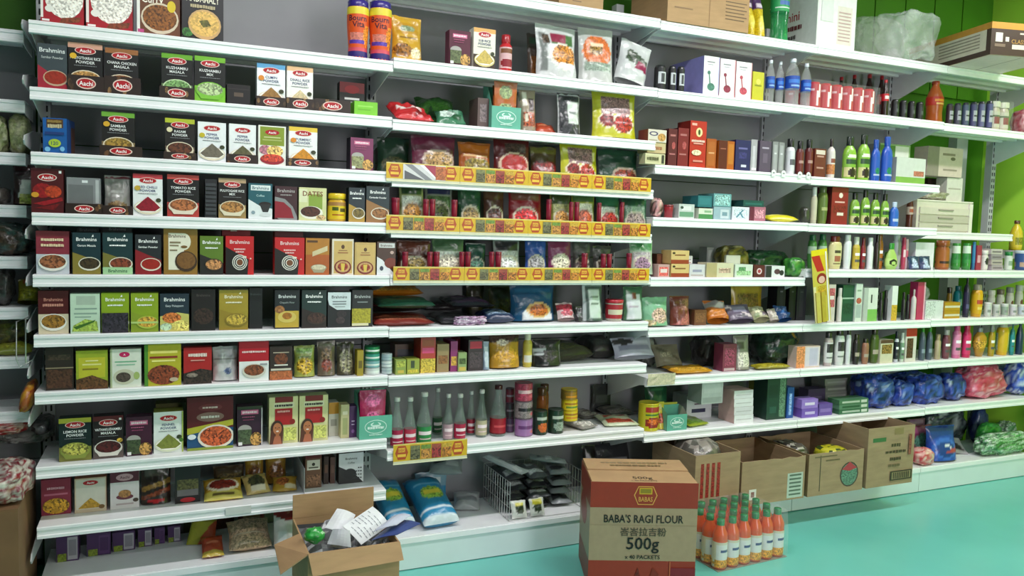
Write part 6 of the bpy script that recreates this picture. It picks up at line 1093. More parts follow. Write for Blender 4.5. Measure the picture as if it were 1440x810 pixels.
# big green oil bottles behind the card
at_shelf(4, 3)
for i, (a, c, yt) in enumerate(((1134, 1147, 330), (1148, 1161, 329))):
    vessel(a, c, yt, 'flip', '3f7a34', '1c5a3a', [R(0, 0, 1, 1, '4a8440'), R(.0, .6, 1, .9, 'a8c0a8'), R(.2, .2, .8, .4, 'a8b89a')], ('large green bottle behind the yellow hanging card', 'large green bottle beside the cream lotion')[i], dy=.03)
at_shelf(4, 4)
carton(1163, 1173, 400, [R(0, 0, 1, 1, 'cfc4bc'), R(.1, .4, .9, .9, 'b85a64', .5), R(.2, .6, .8, .7, 'e8d8d8')], 'white and pink carton beside the hanging card', dy=.02, d=.06)
vessel(1175, 1183, 405, 'tallcap', 'd8d4cc', 'd0ccc4', None, 'slim white bottle beside the pink carton', dy=.02)
carton(1183.6, 1200, 401, [R(0, 0, 1, 1, '24503c'), R(0, .62, 1, .66, 'a8c0b0'), R(.1, .2, .9, .5, '1c4030', .4)], 'dark green carton with pale band', dy=.03, d=.08)
vessel(1186, 1198, 388, 'pump', '1c3a2a', '142a20', None, 'dark green bottle behind the banded carton', dy=.15)
carton(1200.6, 1210, 399, [R(0, 0, 1, 1, 'cdd6cc'), E(.5, .55, .4, .08, 'b05a4c', .4), R(.1, .1, .9, .45, 'a8b4b0'), R(.2, .8, .8, .84, '8aa08c')], 'pale slim carton with red spot', dy=.02, d=.06)
carton(1213, 1232.5, 405, [R(0, 0, 1, 1, 'd8dcd4'), R(0, 0, 1, .36, '7fb85c'), R(.5, .55, .6, .8, '3a3a3c'), R(0, 0, .3, 1, 'b4bab4')], 'white carton with leaf green base', dy=.02, d=.08)
for i, a in enumerate((1234, 1241, 1266, 1272.4)):
    vessel(a, a+6.2, (412, 408, 411, 414)[i], 'tallcap', '1f1c20', '141216', None, ('first', 'second', 'third', 'fourth')[i]+' slim black bottle along the shelf', dy=.02+.02*(i % 2))
carton(1252, 1260, 402, [R(0, 0, 1, 1, 'e2e4e2'), R(0, 0, 1, .45, 'c9a23a', .3)], 'slim white and mustard carton', dy=.02, d=.05)
vessel(1279, 1287, 407, 'pump', 'd4ccc8', 'b8aca8', None, 'pale pump bottle beside the magenta carton', dy=.02)
carton(1288, 1299, 397, [R(0, 0, 1, 1, 'b8305c'), R(.82, 0, 1, 1, 'e8a8bc')], 'tall magenta carton', dy=.025, d=.05)
lump(1300, 1319, 403, ['b8bcc0', '8a9094', 'd8dcde'], 'crumpled silver pack on the whitish carton', dy=.03, d=.06, on=.075, amp=.25, name='silver_pack', cat='packet')
carton(1301, 1326, 423, [R(0, 0, 1, 1, 'c8cccc', .3), R(.55, .05, .98, .95, 'd8dadc')], 'whitish wrapped carton under the silver pack', dy=.02, d=.08)
for q, h, o in stack(1327.5, 1349, 425, 2):
    carton(1327.5, 1349, h, [R(0, 0, 1, 1, 'b88a24'), R(0, .35, 1, .6, 'd8d0b8')], ('mustard soap carton, lower of two', 'mustard soap carton, upper of two')[q], on=o, d=.06, rz=0)
vessel(1329, 1337, 404, 'jar', '8a6a20', '2a2620', None, 'ochre jar with black lid behind the mustard soaps', dy=.1, name='cream_jar', cat='jar')
at_shelf(5, 4)
vessel(1338.5, 1351.5, 402, 'flip', '127a84', '0f5a64', [R(0, 0, 1, 1, '14808c'), E(.5, .6, .25, .2, 'a8e0e8')], 'teal bottle with pale flower mark', dy=.08)
vessel(1352.5, 1362, 387, 'pump', '241f38', '141018', [R(0, 0, 1, 1, '2a2444'), R(.2, .2, .8, .4, '54507c')], 'dark violet bottle with tall black cap', dy=.03)
vessel(1363, 1380.5, 400, 'flip', 'd09a1c', 'a89a84', [R(0, 0, 1, 1, 'd8a81c'), R(.25, .5, .75, .75, 'b8421c'), R(.3, .2, .7, .35, 'e8d060')], 'bright yellow bottle with orange square', dy=.02)
for i in range(5):
    a = 1382+i*12
    vessel(a, a+11.3, (425, 428, 427, 428, 428)[i], 'tub', 'dcdcd8', 'd4d4d0', [R(0, 0, 1, 1, ('c8ccc8', 'bcbcb8', '9aa89a', 'd0c8d0', 'c0c8d4')[i]), R(.2, .3, .8, .6, '8a8e8c')], N[i]+' small white cream tub from the yellow bottle', dy=.02, name='cream_tub', cat='tub')
for i in range(4):
    a = 1386+i*13
    vessel(a, a+12, (408, 407, 404, 401)[i], 'jar', 'cfc8bc', ('d8d0c8', '6a5a4c', '8a8a84', 'b8b8b4')[i], [R(0, 0, 1, 1, 'd8d4cc'), E(.5, .5, .18, .25, '7a4a3c')], N[i]+' pale jar standing behind the cream tubs', dy=.1, name='cream_jar', cat='jar')
at_shelf(3, 5)
lump(924, 948, 480, ['3a3634', '8a8a86', '2a2626'], 'dark clear packet beside the silver lilac one', dy=.05, d=.12, amp=.2)
pouch(946, 984, 492, [R(0, 0, 1, 1, '7a7260'), P([(.1, .8), (.2, .9), (.9, .3), (.8, .2)], '5a5444'), R(.2, .4, .6, .6, '95907a', .5)], 'beige net packet leaning', dy=.03, d=.05, tilt=-30)
flat(950, 1004, .022, 'c08a1c', 'd8a83c', 'amber packet lying at the front edge', dy=.02, d=.12) 
lump(975, 1012, 474, ['1f1b1a', '2c2826', '171413'], 'black bag slumped behind the amber packet', dy=.14, d=.16, amp=.2)
carton(1016, 1035, 484, [R(0, 0, 1, 1, '7a3048'), R(.15, .2, .85, .85, '8a3a54', .7), R(.1, .02, .9, .12, 'b8a0a4')], 'plum patterned carton', dy=.04, d=.07)
pouch(1036, 1058, 474, [R(0, 0, 1, 1, '8a867c'), R(.1, .1, .9, .5, 'c4c0b0', .5), R(.1, .6, .6, .8, '4a463e')], 'grey clear packet beside the plum carton', dy=.03, d=.05)
lump(1060, 1114, 467, ['16281c', '1f3a28', '101c14', '24442c'], 'dark green bag spilling toward the front', dy=.08, d=.18, on=.0, amp=.2)
flat(1064, 1113, .022, '8a801c', 'a89c2c', 'yellow olive packet lying under the dark green bag', dy=.015, d=.06)
carton(1119, 1152, 487, [R(0, 0, 1, 1, 'd8c0b4'), R(0, 0, .35, 1, 'd88a5a', .4), R(.38, .05, .98, .95, 'd8ccd8'), R(.55, .1, .9, .9, 'c4bcd4')], 'white and peach carton tipped against the upright', dy=.02, d=.06)
lump(1116, 1150, 470, ['4a8a3c', 'c8a02c', '2a5a6a', 'b85a2c'], 'colourful packets on the peach carton', dy=.1, d=.06, amp=.2, spk=.3)
x0 = px_at(930, -.008, SH[(3, 5)]); t = thing('price_label', 'crumpled cream shelf label taped to the rail at the third bay\'s seventh shelf end', 'label', (x0, -.008, SH[(3, 5)]-.035), (math.radians(6), 0, 0))
m = MB()
for i in range(8):
    for j in range(4):
        q = lambda a, c: (-.075+.15*a/8, -.004*noise.noise(Vector((a*.8, c*.9, 3))), .055*c/4)
        m.face([q(i, j), q(i+1, j), q(i+1, j+1), q(i, j+1)], 'cfc4a8', .15)
m.build('label_card', PRINT, t)
at_shelf(4, 5)
W2 = [R(0, 0, 1, 1, 'd8d4d4'), R(.2, .5, .8, .9, '2a2628', .8), R(.2, .2, .8, .3, '7a7a78')]
for i, (a, c, yt) in enumerate(((1157, 1170.5, 467), (1172, 1186.5, 463), (1187.5, 1195.5, 462))):
    vessel(a, c, yt, 'flip', ('b8a8a8', 'd0d4d0', 'd8d8da')[i], '2a2426', W2 if i < 2 else None, ('mauve white bottle with black flowers', 'pale bottle with black flowers', 'slim white bottle beside the flowered ones')[i], dy=.02, ry=.7)
for i, (a, c, yt, b_, l) in enumerate(((1198, 1208, 470, '241a1a', 'slim nearly black bottle'), (1210.5, 1221, 476, '9a6a54', 'small tan bottle before the olive one'), (1222, 1235, 462, '4a5a24', 'olive bottle with broad shoulders'))):
    vessel(a, c, yt, 'flip', b_, '2a2418', [R(0, 0, 1, 1, b_), R(.2, .3, .8, .5, 'b0a090')], l, dy=.02, ry=.7)
carton(1236.5, 1254.5, 478, [R(0, 0, 1, 1, 'd4ccb4'), R(.1, .4, .9, .8, '8a6a3a', .8), R(0, .85, 1, 1, '5a3a34')], 'cream carton with brown pictures', dy=.02, d=.06)
vessel(1255.5, 1262.5, 466, 'tallcap', 'c8ccd4', '1c2030', '20242e', 'slim black and white bottle', dy=.02)
vessel(1263.5, 1270.5, 468, 'tallcap', 'c4d0c0', 'd8dcd4', '7a9a7c', 'slim pale green bottle', dy=.02)
carton(1272, 1287, 458, [R(0, 0, 1, 1, 'd8d0c8'), R(0, .7, 1, 1, 'b8242c'), R(.1, .1, .7, .65, '54342c', .8)], 'white carton with bright red top', dy=.02, d=.06)
for i, (a, c) in enumerate(((1290.5, 1300), (1300.6, 1310))):
    vessel(a, c, 456, 'shampoo', '54606c', '3a8a2c', [R(0, 0, 1, 1, '4c5864'), R(.2, .3, .8, .5, '8a98a4')], ('slate bottle with green cap', 'slate bottle with green cap nearer the beige tube')[i], dy=.02)
at_shelf(5, 5)
for a, c, yt, k_, b_, cp_, lb_, l in ((1312.5, 1322, 470, 'tallcap', 'b0a080', 'a08a6a', None, 'beige tube-like bottle'), (1323, 1335, 464, 'flip', '6a3440', 'b0a8a8', '7a4450', 'plum and white bottle'), (1337, 1350, 453, 'tallcap', 'd46a9a', 'c84a84', 'e08ab0', 'tall pink bottle'), (1351, 1364, 455, 'tallcap', 'c81c5c', 'b8144c', 'd8346c', 'tall hot pink bottle'),
                                      (1388, 1397.5, 456, 'tallcap', 'a88a1c', '8a8a84', 'b0942a', 'narrow mustard bottle'), (1398.5, 1417, 452, 'flip', 'd8a81c', 'b8b4a8', [R(0, 0, 1, 1, 'd8b02a'), R(.6, .1, 1, .9, 'b8c8b4', .4)], 'broad bright yellow bottle'), (1418, 1425.5, 452, 'pump', '1f7a80', '1a646c', '2a8a90', 'slim teal bottle'), (1426.5, 1438, 452, 'oil', '1c3050', '1c3050', None, 'dark blue bottle with long neck')):
    vessel(a, c, yt, k_, b_, cp_, lb_, l, dy=.02, ry=.8)
vessel(1366, 1387, 461, 'heart', 'b8862c', '8a8a98', [R(0, 0, 1, 1, 'c8963c', .9)], 'amber bottle wide at the middle with grey cap', dy=.02, ry=.6)
at_shelf(3, 6)
vessel(895, 925, 566, 'can', 'c4b82a', None, [R(0, 0, 1, 1, 'b9b41e'), R(.2, .72, .8, .9, 'a83024'), R(.3, .76, .7, .82, 'f0d8b0'), R(.25, .55, .75, .62, '4a7a2c'), E(.5, .28, .3, .22, '8a2418', .3), E(.5, .33, .2, .1, 'd86a24', .6)], 'large yellow-green tin with red jam picture', dy=.02, mat=TIN, name='food_tin', cat='tin')
display_box(939, 967, 583, 570, '5fa894', [('b0a83a', '8a3a2c'), ('3a7a4c', 'a8b8a0')], 'small teal display box with sachets', ('yellow sachet in the small teal box', 'green sachet at the rear of the small teal box'), d=.07)
pouch(911, 944, 538, [R(0, 0, 1, 1, '1a4a2c'), R(.1, .2, .9, .6, '24583a', .2), R(.2, .75, .8, .8, '3a7a4c')], 'tall dark green pouch behind the tin and teal box', dy=.21, d=.06)
pouch(926, 938, 568, [R(0, 0, 1, 1, 'c0b03a'), R(.1, .2, .9, .6, 'a04a30', .7)], 'narrow yellow packet between tin and teal box', dy=.035, d=.04)
flat(968, 1001, .022, '8a9a24', '5a7a24', 'lime and olive packet lying flat beside the teal box', dy=.02, d=.14, rz=10)
flat(962, 990, .05, '2a3a24', '3a4a2c', 'dark olive bag behind the flat lime packet', dy=.18, d=.14)
carton(988, 1024, 564, [R(0, 0, 1, 1, 'd0d0d4'), R(.2, .25, .75, .42, '2a2a4c'), R(.3, .6, .7, .66, '6a4a5c'), E(.85, .7, .06, .07, '2a2a2c'), R(.1, .8, .9, .84, 'b0a8b0')], 'white carton with navy bar, under another', dy=.05, d=.12, side='b0b0b4', rz=0)
carton(986, 1016, (.105,), [R(0, 0, 1, 1, 'c4c8c8'), R(.05, .05, .95, .3, 'b0b4b4'), R(.1, .5, .9, .9, 'ccd0d0')], 'plain white carton on the navy-barred one', dy=.06, d=.11, on=.1005, rz=0)
for q, h, o in stack(1032, 1059, 550, 4):
    carton(1032, 1059, h, [R(0, 0, 1, 1, ('dcdcde', 'd4d2d6', 'dedee0', 'd6d6d8')[q]), R(.1, .4, .9, .5, 'b8b4b8')], ('lowest', 'second', 'third', 'topmost')[q]+' of four flat white cartons in a stack', on=o, dy=.03, d=.12, side='c8a8a0', rz=0)
carton(1064, 1074, 530, [R(0, 0, 1, 1, '7a7a1c'), R(.2, .3, .8, .7, '8a8a2a')], 'tall olive carton beside the white stack', dy=.13, d=.06, rz=0)
carton(1077, 1104, 529, [R(0, 0, 1, 1, '1c3a30'), R(.65, .05, .95, .95, '5a7a64', .6), R(.1, .5, .55, .8, '16302a'), R(.15, .15, .5, .3, '2a5044')], 'tall dark green detergent carton', dy=.04, d=.1)
carton(1105.5, 1115, 545, [R(0, 0, 1, 1, '1f4a94'), R(.3, .1, .7, .8, '8aa8d8', .4)], 'slim blue carton at the shelf joint', dy=.04, d=.08, rz=0)
at_shelf(4, 6)
for q, h, o in stack(1127, 1150, 562, 2):
    carton(1127, 1150, h, [R(0, 0, 1, 1, ('7a5ab8', '9a7ad0')[q]), R(.2, .35, .8, .65, ('c8b8e8', 'e0d4f0')[q])], ('violet soap carton, lower of two', 'violet soap carton, upper of two')[q], on=o, dy=.02, d=.07, rz=0)
carton(1151, 1170, 568, [R(0, 0, 1, 1, '6a50a0'), R(.1, .3, .9, .6, '8a70b8')], 'dull violet soap carton beside the pair', dy=.03, d=.07, rz=0)
carton(1136, 1160, 547, [R(0, 0, 1, 1, '4a3a5c'), R(.2, .3, .8, .6, '6a5a7c')], 'dim violet carton at the back', dy=.2, d=.07, rz=0)
for q, h, o in stack(1180, 1221, 562, 3):
    carton(1180, 1221, h, [R(0, 0, 1, 1, ('3a6a4c', '5a8468', '4c7858')[q]), R(.1, .3, .7, .7, ('a8bcac', '2f5a40', 'b8c8b8')[q]), R(.75, .2, .95, .8, 'c8d4c8')], ('lowest', 'middle', 'topmost')[q]+' of three green soap cartons in a stack', on=o, dy=.02, d=.08, rz=0)
for q, h, o in stack(1168, 1200, 534, 4, dy=.16):
    carton(1168, 1200, h, [R(0, 0, 1, 1, ('6a6a66', '7c7c78', '70706c', '84847c')[q]), R(.1, .3, .9, .6, '9a9a94')], ('lowest', 'second', 'third', 'topmost')[q]+' of the grey packs behind the green soaps', on=o, dy=.16, d=.1, rz=0)
BL = ['121f60', '223a98', '16287a', '2a46ac', '0e1846', '3450b4', '5a74cc', 'c0caec']
for i, (a, c, yt, dy, d) in enumerate(((1202, 1248, 530, .04, .16), (1246, 1276, 538, .04, .14), (1250, 1300, 524, .205, .08), (1276, 1318, 530, .03, .14))):
    lump(a, c, yt, BL, ('blue detergent bag beside the green soaps', 'small blue detergent bag slumped between two', 'blue detergent bag leaning at the back', 'blue and white detergent bag before the others')[i], dy=dy, d=d, amp=.24, n=(28, 18), cf=3.2)
at_shelf(5, 6)
lump(1318, 1352, 528, BL, 'blue detergent bag beside the pink one', dy=.05, d=.16, amp=.22, n=(28, 18), cf=3.2)
lump(1344, 1402, 517, ['b8284c', 'd8607c', 'c83a5c', 'e8a8b8', 'a81c3c'], 'wide pink and red detergent bag', dy=.03, d=.18, amp=.18, n=(30, 18), cf=4)
lump(1412, 1446, 511, ['1c3aa0', '2a50c0', 'd0d8f0', '142c7c', '3a60d0'], 'upright blue detergent bag with white patch', dy=.03, d=.16, amp=.16, n=(26, 18))
lump(1380, 1412, 514, ['1a2a60', '24387c', '8a90b0'], 'dark blue bag behind the pink one', dy=.215, d=.12, amp=.2)
# ---- bench behind in the end bay: ledge, drawer unit and clutter
zl = on_y(1320, 326, .16).z
shelf(BX[4]+.03, BX[5]-.08, zl, 'short white ledge holding the cream drawer unit in the end bay', y0=.14, tall=.06)
SH[(5, 2)] = zl; at_shelf(5, 2)
xa, xb = px_at(1287, .16, zl), px_at(1364, .16, zl); za = on_y(1325, 284, .16).z
t = thing('drawer_unit', 'cream plastic drawer unit on the ledge beside the slotted post', 'drawer unit', ((xa+xb)/2, .155, zl+.0006))
w, h = xb-xa, za-zl
MB().box(-w/2, .004, 0, w/2, .18, h, 'd8cfc4').build('cabinet_body', GLOSS, t)
MB().box(-w/2-.004, 0, h, w/2+.004, .183, h+.008, 'e0d8d0').build('top_panel', GLOSS, t)
for q in range(3):
    dr = MB().box(-w/2+.02, -.003, .008+q*.045, w/2-.03, .004, .046+q*.045, ('d0c6bc', 'c0b6ac', 'd4cac0')[q]).build('drawer', GLOSS, t)
    MB().box(-.06, -.009, .03+q*.045, .06, -.003, .037+q*.045, '9a908a').build('handle', GLOSS, dr)
MB().box(w/2-.028, -.004, .0, w/2, .004, h-.005, 'e4dcd4').build('side_rail', GLOSS, t)
x1_ = px_at(1278, .18, zl)
vessel(1272, 1282.5, 270, 'cola', '5a2a1c', '6a2018', [R(0, 0, 1, 1, 'c8b4a4'), R(.2, .3, .8, .7, 'b0583a')], 'brown bottle standing beside the drawer unit', dy=.17, name='sauce_bottle', z=zl)
lump(1288, 1326, 268, ['6a6a4c', 'a8a890', '8a8468', 'd0ccc0', '5a5c44'], 'clutter bag of greenish papers on the drawer unit', dy=.17, d=.12, on=za-zl+.009, amp=.25, spk=.3, z=zl)
zt = za+.01
carton(1330, 1352, 250, [R(0, 0, 1, 1, 'd0ccc4'), R(.1, .5, .9, .56, 'a8a098')], 'narrow whitish carton upright on the drawer unit', dy=.19, d=.07, z=zl, on=za-zl+.009)
carton(1303, 1352, (.165,), [R(0, 0, 1, 1, 'cbb9b0'), R(0, 0, .32, 1, '8a8078'), R(.42, .72, .78, .8, '8a7a70'), E(.72, .62, .07, .06, '6a5c54'), R(.45, .2, .85, .26, '94867c')], 'beige machine-like carton topmost over the drawer unit', dy=.18, d=.09, z=zl, on=za-zl+.009+on_y(1341, 250, .19).z-za-.0095+.002) 
carton(1303, 1329, 251, [R(0, 0, 1, 1, '3a2420'), R(.2, .2, .8, .8, '4a302a')], 'dark brown carton at the back on the drawer unit', dy=.3, d=.03, z=zl, on=za-zl+.009)
# yellow bottle on the wall ledge at the right wall
zz = on_y(1425, 352, .2).z
t = thing('wall_ledge', 'white plastic ledge box on the lime wall behind the end bay', 'ledge', (4.80, .2, zz)); MB().box(-.10, -.06, -.05, .128, .12, 0, 'd4d0cc').build('ledge_box', GLOSS, t); MB().box(-.104, -.064, -.006, .128, .124, .0, 'dedad6').build('ledge_top', GLOSS, t)
SH[(5, 4.5)] = zz; ORD[4.5] = 'wall'
CUR[:] = [5, 4.5]
vessel(1418, 1437, 310, 'oil', 'd8c02a', '5a3a20', [R(0, 0, 1, 1, 'd8c43a'), R(.15, .2, .85, .8, '8a8a20', .7)], 'yellow bottle on the ledge before the lime wall', dy=.15, name='oil_bottle', cat='bottle', z=zz)
# ================================================================ base shelf of the third, fourth and end bays
def open_carton(a, c, ya, yc, yt, label, d, ops=None, mat=KRAFT2, zb=.1415, name='open_carton', side=None, flaps=(0, 0), tear=0., group='open brown cartons on the base shelf', height=None):
    """open-topped carton; (a, ya) and (c, yc) are the picture points of its front bottom corners"""
    A, B_ = on_z(a, ya, zb), on_z(c, yc, zb); A.y = B_.y = -.17; A.x, B_.x = px_at(a, A.y, zb), px_at(c, A.y, zb); w = B_.x-A.x; rz = 0.
    h = height or (on_y(a, yt, A.y).z-zb)
    t = thing(name, label, 'box', A, (0, 0, rz), group); k = .005
    def wall(x0, y0, x1, y1, nm='side_panel'):
        m = MB(); n = 8; dx, dy = x1-x0, y1-y0; L = math.hypot(dx, dy); nx, ny = -dy/L*k, dx/L*k
        for i in range(n+1):
            f = i/n; tz = h - tear*max(0, noise.noise(Vector((f*4+x0*9, y0*7+a, 1))))*h
            m.v += [(x0+dx*f, y0+dy*f, 0), (x0+dx*f+nx, y0+dy*f+ny, 0), (x0+dx*f+nx, y0+dy*f+ny, tz), (x0+dx*f, y0+dy*f, tz)]
        for i in range(n):
            o = i*4
            for p, q in ((0, 1), (1, 2), (2, 3), (3, 0)): m.f.append((o+p, o+4+p, o+4+q, o+q)); m.c.append((1, 1, 1, 0))
        m.f += [(0, 1, 2, 3), (n*4+3, n*4+2, n*4+1, n*4)]; m.c += [(1, 1, 1, 0)]*2
        return m.build(nm, mat, t)
    wall(0, 0, w, 0, 'front_panel'); wall(w, .0051, w, d-.0051); wall(w, d, 0, d, 'back_panel'); wall(0, d-.0051, 0, .0051)
    MB().box(.006, .006, .0, w-.006, d-.006, .004).build('bottom_panel', KRAFTI, t)
    if ops:
        f = MB(); paint(f, ops, lambda u, q_, q: (u*w, -q-.0001, q_*h), w, h); f.build('front_print', PRINT, t)
    if side:
        f = MB(); paint(f, side, lambda u, q_, q: (-q-.0001, d*(1-u), q_*h), d, h); f.build('side_print', PRINT, t)
    return t, w, h, A, rz
T1 = open_carton(975, 1038, 712, 697, 642, 'open brown carton with red print and clear wrapped goods behind the flour carton', .34, [R(.12+.12*q, .25, .19+.12*q, .85, '8a2a24', .5) for q in range(4)])
T2 = open_carton(1041, 1130, 703, 694, 651, 'empty open brown carton with white sticker and printed panel', .36, [R(.72, .04, .97, .62, 'b4c0b4')]+[R(.75, .1+.09*q, .94, .14+.09*q, '5a6a5c') for q in range(6)]+[R(.12, .12, .23, .36, 'd8d4cc'), R(.15, .18, .2, .3, '8a5a54')], tear=.12)
T3 = open_carton(1135, 1212, 697, 684, 640, 'open brown carton with round red and green emblem holding a yellow packet', .36, [R(.2, .1, .215, .95, '4a4030'), R(.1, .9, .5, .93, '6a5a40'), E(.74, .42, .17, .3, '4a3a34'), E(.74, .42, .15, .27, '5a7a68', .5), P([(.6, .55), (.74, .72), (.88, .56), (.74, .5)], 'a83a44'), R(.3, .8, .55, .83, '6a5a40')], side=[R(0, 0, 1, 1, '8a7454')], tear=.06)
T4 = open_carton(1217, 1282, 682, 671, 604, 'tall open brown carton with dark stamped lines and barcode frame', .34, [R(.1, .76, .38, .83, '3f6a3f'), R(.55, .86, .75, .97, '8a7450'), *L(.6, .68, .2, .06, '4a3c2a'), *L(.6, .57, .44, .05, '4a3c2a'), *L(.6, .45, .24, .06, '4a3c2a'), *L(.58, .34, .26, .05, '6a5a40'), R(.5, .08, .97, .24, '3a3024'), R(.53, .1, .94, .22, '8a7858')]+[R(.56+.04*q, .11, .58+.04*q, .21, '3a3024') for q in range(9)]+[R(.86, .5, .92, .85, '8a4a40', .4)])
def inside(TT, u, v, w, d, h, zr, pal, label, mat=None, amp=.2, name='packed_bag', spk=0.):
    """a bag lying inside an open carton at the fraction u, v of its floor"""
    t0, W, H, A, rz = TT; M = Matrix.Rotation(rz, 3, 'Z'); p = A + M @ Vector((u, v, 0))
    o = thing(name, label, 'bag', (p.x, p.y, A.z+.005+zr), (0, 0, rz), 'bags in the open cartons'); m = MB(); sd = random.random()*60; nu, nv = 18, 12
    for j in range(nv+1):
        ph = math.pi*(j/nv-.5)
        for i in range(nu):
            th = 2*math.pi*i/nu; s_ = lambda c: math.copysign(abs(c)**.7, c)
            q = Vector((s_(math.cos(ph))*s_(math.cos(th)), s_(math.cos(ph))*s_(math.sin(th)), s_(math.sin(ph)))); k = 1+amp*noise.noise(q*3.5+Vector((sd, 0, 0)))
            m.v.append((max(-w/2, min(w/2, q.x*k*w/2*.95)), max(-d/2, min(d/2, q.y*k*d/2*.95)), min(h, max(0, q.z*k*h/2*.95+h/2))))
    for j in range(nv):
        for i in range(nu):
            a = (i+1) % nu; m.f.append((j*nu+i, j*nu+a, (j+1)*nu+a, (j+1)*nu+i)); pp = Vector(m.v[j*nu+i])
            c = noise.noise(Vector((pp.x/w, pp.y/d, pp.z/h))*3+Vector((0, sd, 0))); m.c.append(lin(pal[int(min(.999, max(0, c*.75+.5))*len(pal))])+(spk,))
    m.build('bag_film', mat or FOIL, o, True)
W1, H1 = T1[1], T1[2]
inside(T1, W1*.5, .17, W1*.85, .28, H1+.03, 0, ['6a625c', '8a827a', '54504a', 'a8a29a'], 'heap of clear wrapped goods in the carton behind the flour carton')
W3, H3 = T3[1], T3[2]
inside(T3, W3*.7, .11, W3*.46, .14, .085, H3*.55, ['a8a81c', 'c4bc2a', '3a4a1c', '8a8a20'], 'yellow-green packet on top in the emblem carton', amp=.1)
inside(T3, W3*.25, .23, W3*.4, .2, .1, H3*.5, ['3a3832', 'a8a49a', '5a564e', '7a766c'], 'grey and white crumpled packets in the emblem carton')
at_shelf(5, 9)
lump(1283, 1308, 634, ['d8505c', 'e8b0a8', 'c8303c', 'f0d8c8', 'c83a48'], 'red and white striped bag beside the tall carton', dy=.0, d=.1, cf=5)
pouch(1286, 1318, 602, [R(0, 0, 1, 1, '8a2a5c'), E(.5, .5, .4, .24, '5a8a7a', .6), R(.1, .8, .9, .95, 'b85a8a'), R(.2, .1, .8, .3, 'c8b0c0', .5)], 'pink and green packet standing behind the striped bag', dy=.12, d=.05)
pouch(1304, 1330, 598, [R(0, 0, 1, 1, '6a3058'), E(.5, .45, .36, .24, '4a6a9a', .6), R(.1, .8, .9, .95, '9a6a94')], 'violet and blue packet beside the pink and green one', dy=.175, d=.04)
pouch(1316, 1352, 604, [R(0, 0, 1, 1, '1f45a4'), E(.5, .35, .44, .3, '3a68c4'), E(.5, .33, .34, .22, '1a3888'), P([(.45, .25), (.95, .4), (.9, .2)], 'b8404c'), P([(.35, .5), (.75, .42), (.7, .34)], 'e4e6ee'), R(0, .85, 1, 1, '16307a')], 'blue detergent pouch with red and white mark standing at the front', dy=.02, d=.1, rz=-6)
lump(1312, 1366, 582, ['2a2e38', '4a5260', '1c2028', '8a8e98', 'b0b4bc'], 'dark slack bag heaped behind the blue pouch', dy=.22, d=.12, amp=.25)
pouch(1352, 1384, 628, [R(0, 0, 1, 1, 'b0acb0'), P([(.3, .2), (.9, .1), (.8, .5), (.2, .5)], '3a2c30', .4), R(.0, .8, 1, 1, 'd0ccd0')], 'clear packet with dark print sliding forward', dy=.01, d=.04, tilt=-62, length=.14, gusset=False, roll=10, rz=-15)
lump(1362, 1383, 577, ['141c48', '1c2860', '2a3878', '8a94b8'], 'navy bag at the back of the base shelf', dy=.24, d=.1, amp=.2)
lump(1374, 1404, 597, ['2a8a34', '3aa040', '1c6a28', '5ab84c'], 'bright green net bag upright', dy=.11, d=.08, amp=.12, spk=.2)
lump(1376, 1440, 613, ['2f7a3a', '5a9a5a', 'a8c8a8', '1f5a2c', 'd0dcd0'], 'green and white net scourers heaped at the front', dy=.0, d=.1, amp=.25, spk=.5, cf=5, n=(28, 16))
lump(1405, 1452, 594, ['2a6a34', '7aa87a', 'c8d8c8', '3a7a44'], 'green and white net bag behind the scourers', dy=.2, d=.1, amp=.25, spk=.5, cf=5, n=(26, 16))
# ================================================================ on the floor
CUR[:] = [3, 9]
A = on_z(826, 826, 0); B_ = on_z(976, 828, 0); v = B_-A; w = v.length; rz = math.atan2(v.y, v.x)
h = on_y(832, 677, A.y).z; d = .30
t = thing('flour_carton', 'red and kraft flour carton with black lettering standing on the mint floor', 'box', A, (0, 0, rz))
MB().box(0, 0, 0, w, d, h-.006).build('carton_body', KRAFT, t)
f = MB(); paint(f, [R(0, 0, 1, 1, 'a38d70'), R(0, .76, 1, 1, '92301c'), R(0, 0, 1, .26, '92301c'), R(0, .595, 1, .598, '8a7a5c'),
    P([(.40, .88), (.44, .965), (.58, .965), (.62, .88), (.58, .79), (.44, .79)], 'd8a04a'), P([(.41, .88), (.445, .957), (.575, .957), (.61, .88), (.575, .798), (.445, .798)], '92301c'), R(.45, .89, .57, .95, 'c8a024'), R(.46, .9, .56, .94, '8a7a1c'), T('BABAS', .51, .845, .045, 'd8a04a', .13),
    T("BABA'S RAGI FLOUR", .5, .66, .075, '1a1613', .74), T('\u5CC7\u5CC7\u62C9\u5409\u7C89', .5, .535, .062, '4a4234', .5), T('500g', .5, .43, .115, '15120f', .36), T('x 40 PACKETS', .5, .3, .038, '1a1613', .36), P([(.4, .0), (.46, .2), (.52, .0)], '6a1c10', .5), P([(.55, .02), (.6, .2), (.66, .14), (.62, .02)], '7a2414'), R(.76, .1, 1, .2, '7a1826'), R(.755, 0, .765, .26, 'b8603c')], lambda u, q_, q: (u*w, -q, q_*h), w, h, .0003); f.build('front_print', PRINT, t)
f = MB(); paint(f, [R(0, 0, 1, 1, 'a38d70'), R(0, .76, 1, 1, '92301c'), R(0, 0, 1, .26, '92301c'), E(.4, .62, .3, .16, '92301c')], lambda u, q_, q: (-q, d*(1-u), q_*h), d, h); f.build('side_print', PRINT, t)
for s in (0, 1):
    fl = MB(); b0 = d*.5*s; fl.box(.004, b0+(.002 if s else 0), h-.006, w-.004, b0+d*.5-(0 if s else .002), h+(.0 if s == 0 else .004)); fl.build('top_flap', KRAFT, t)
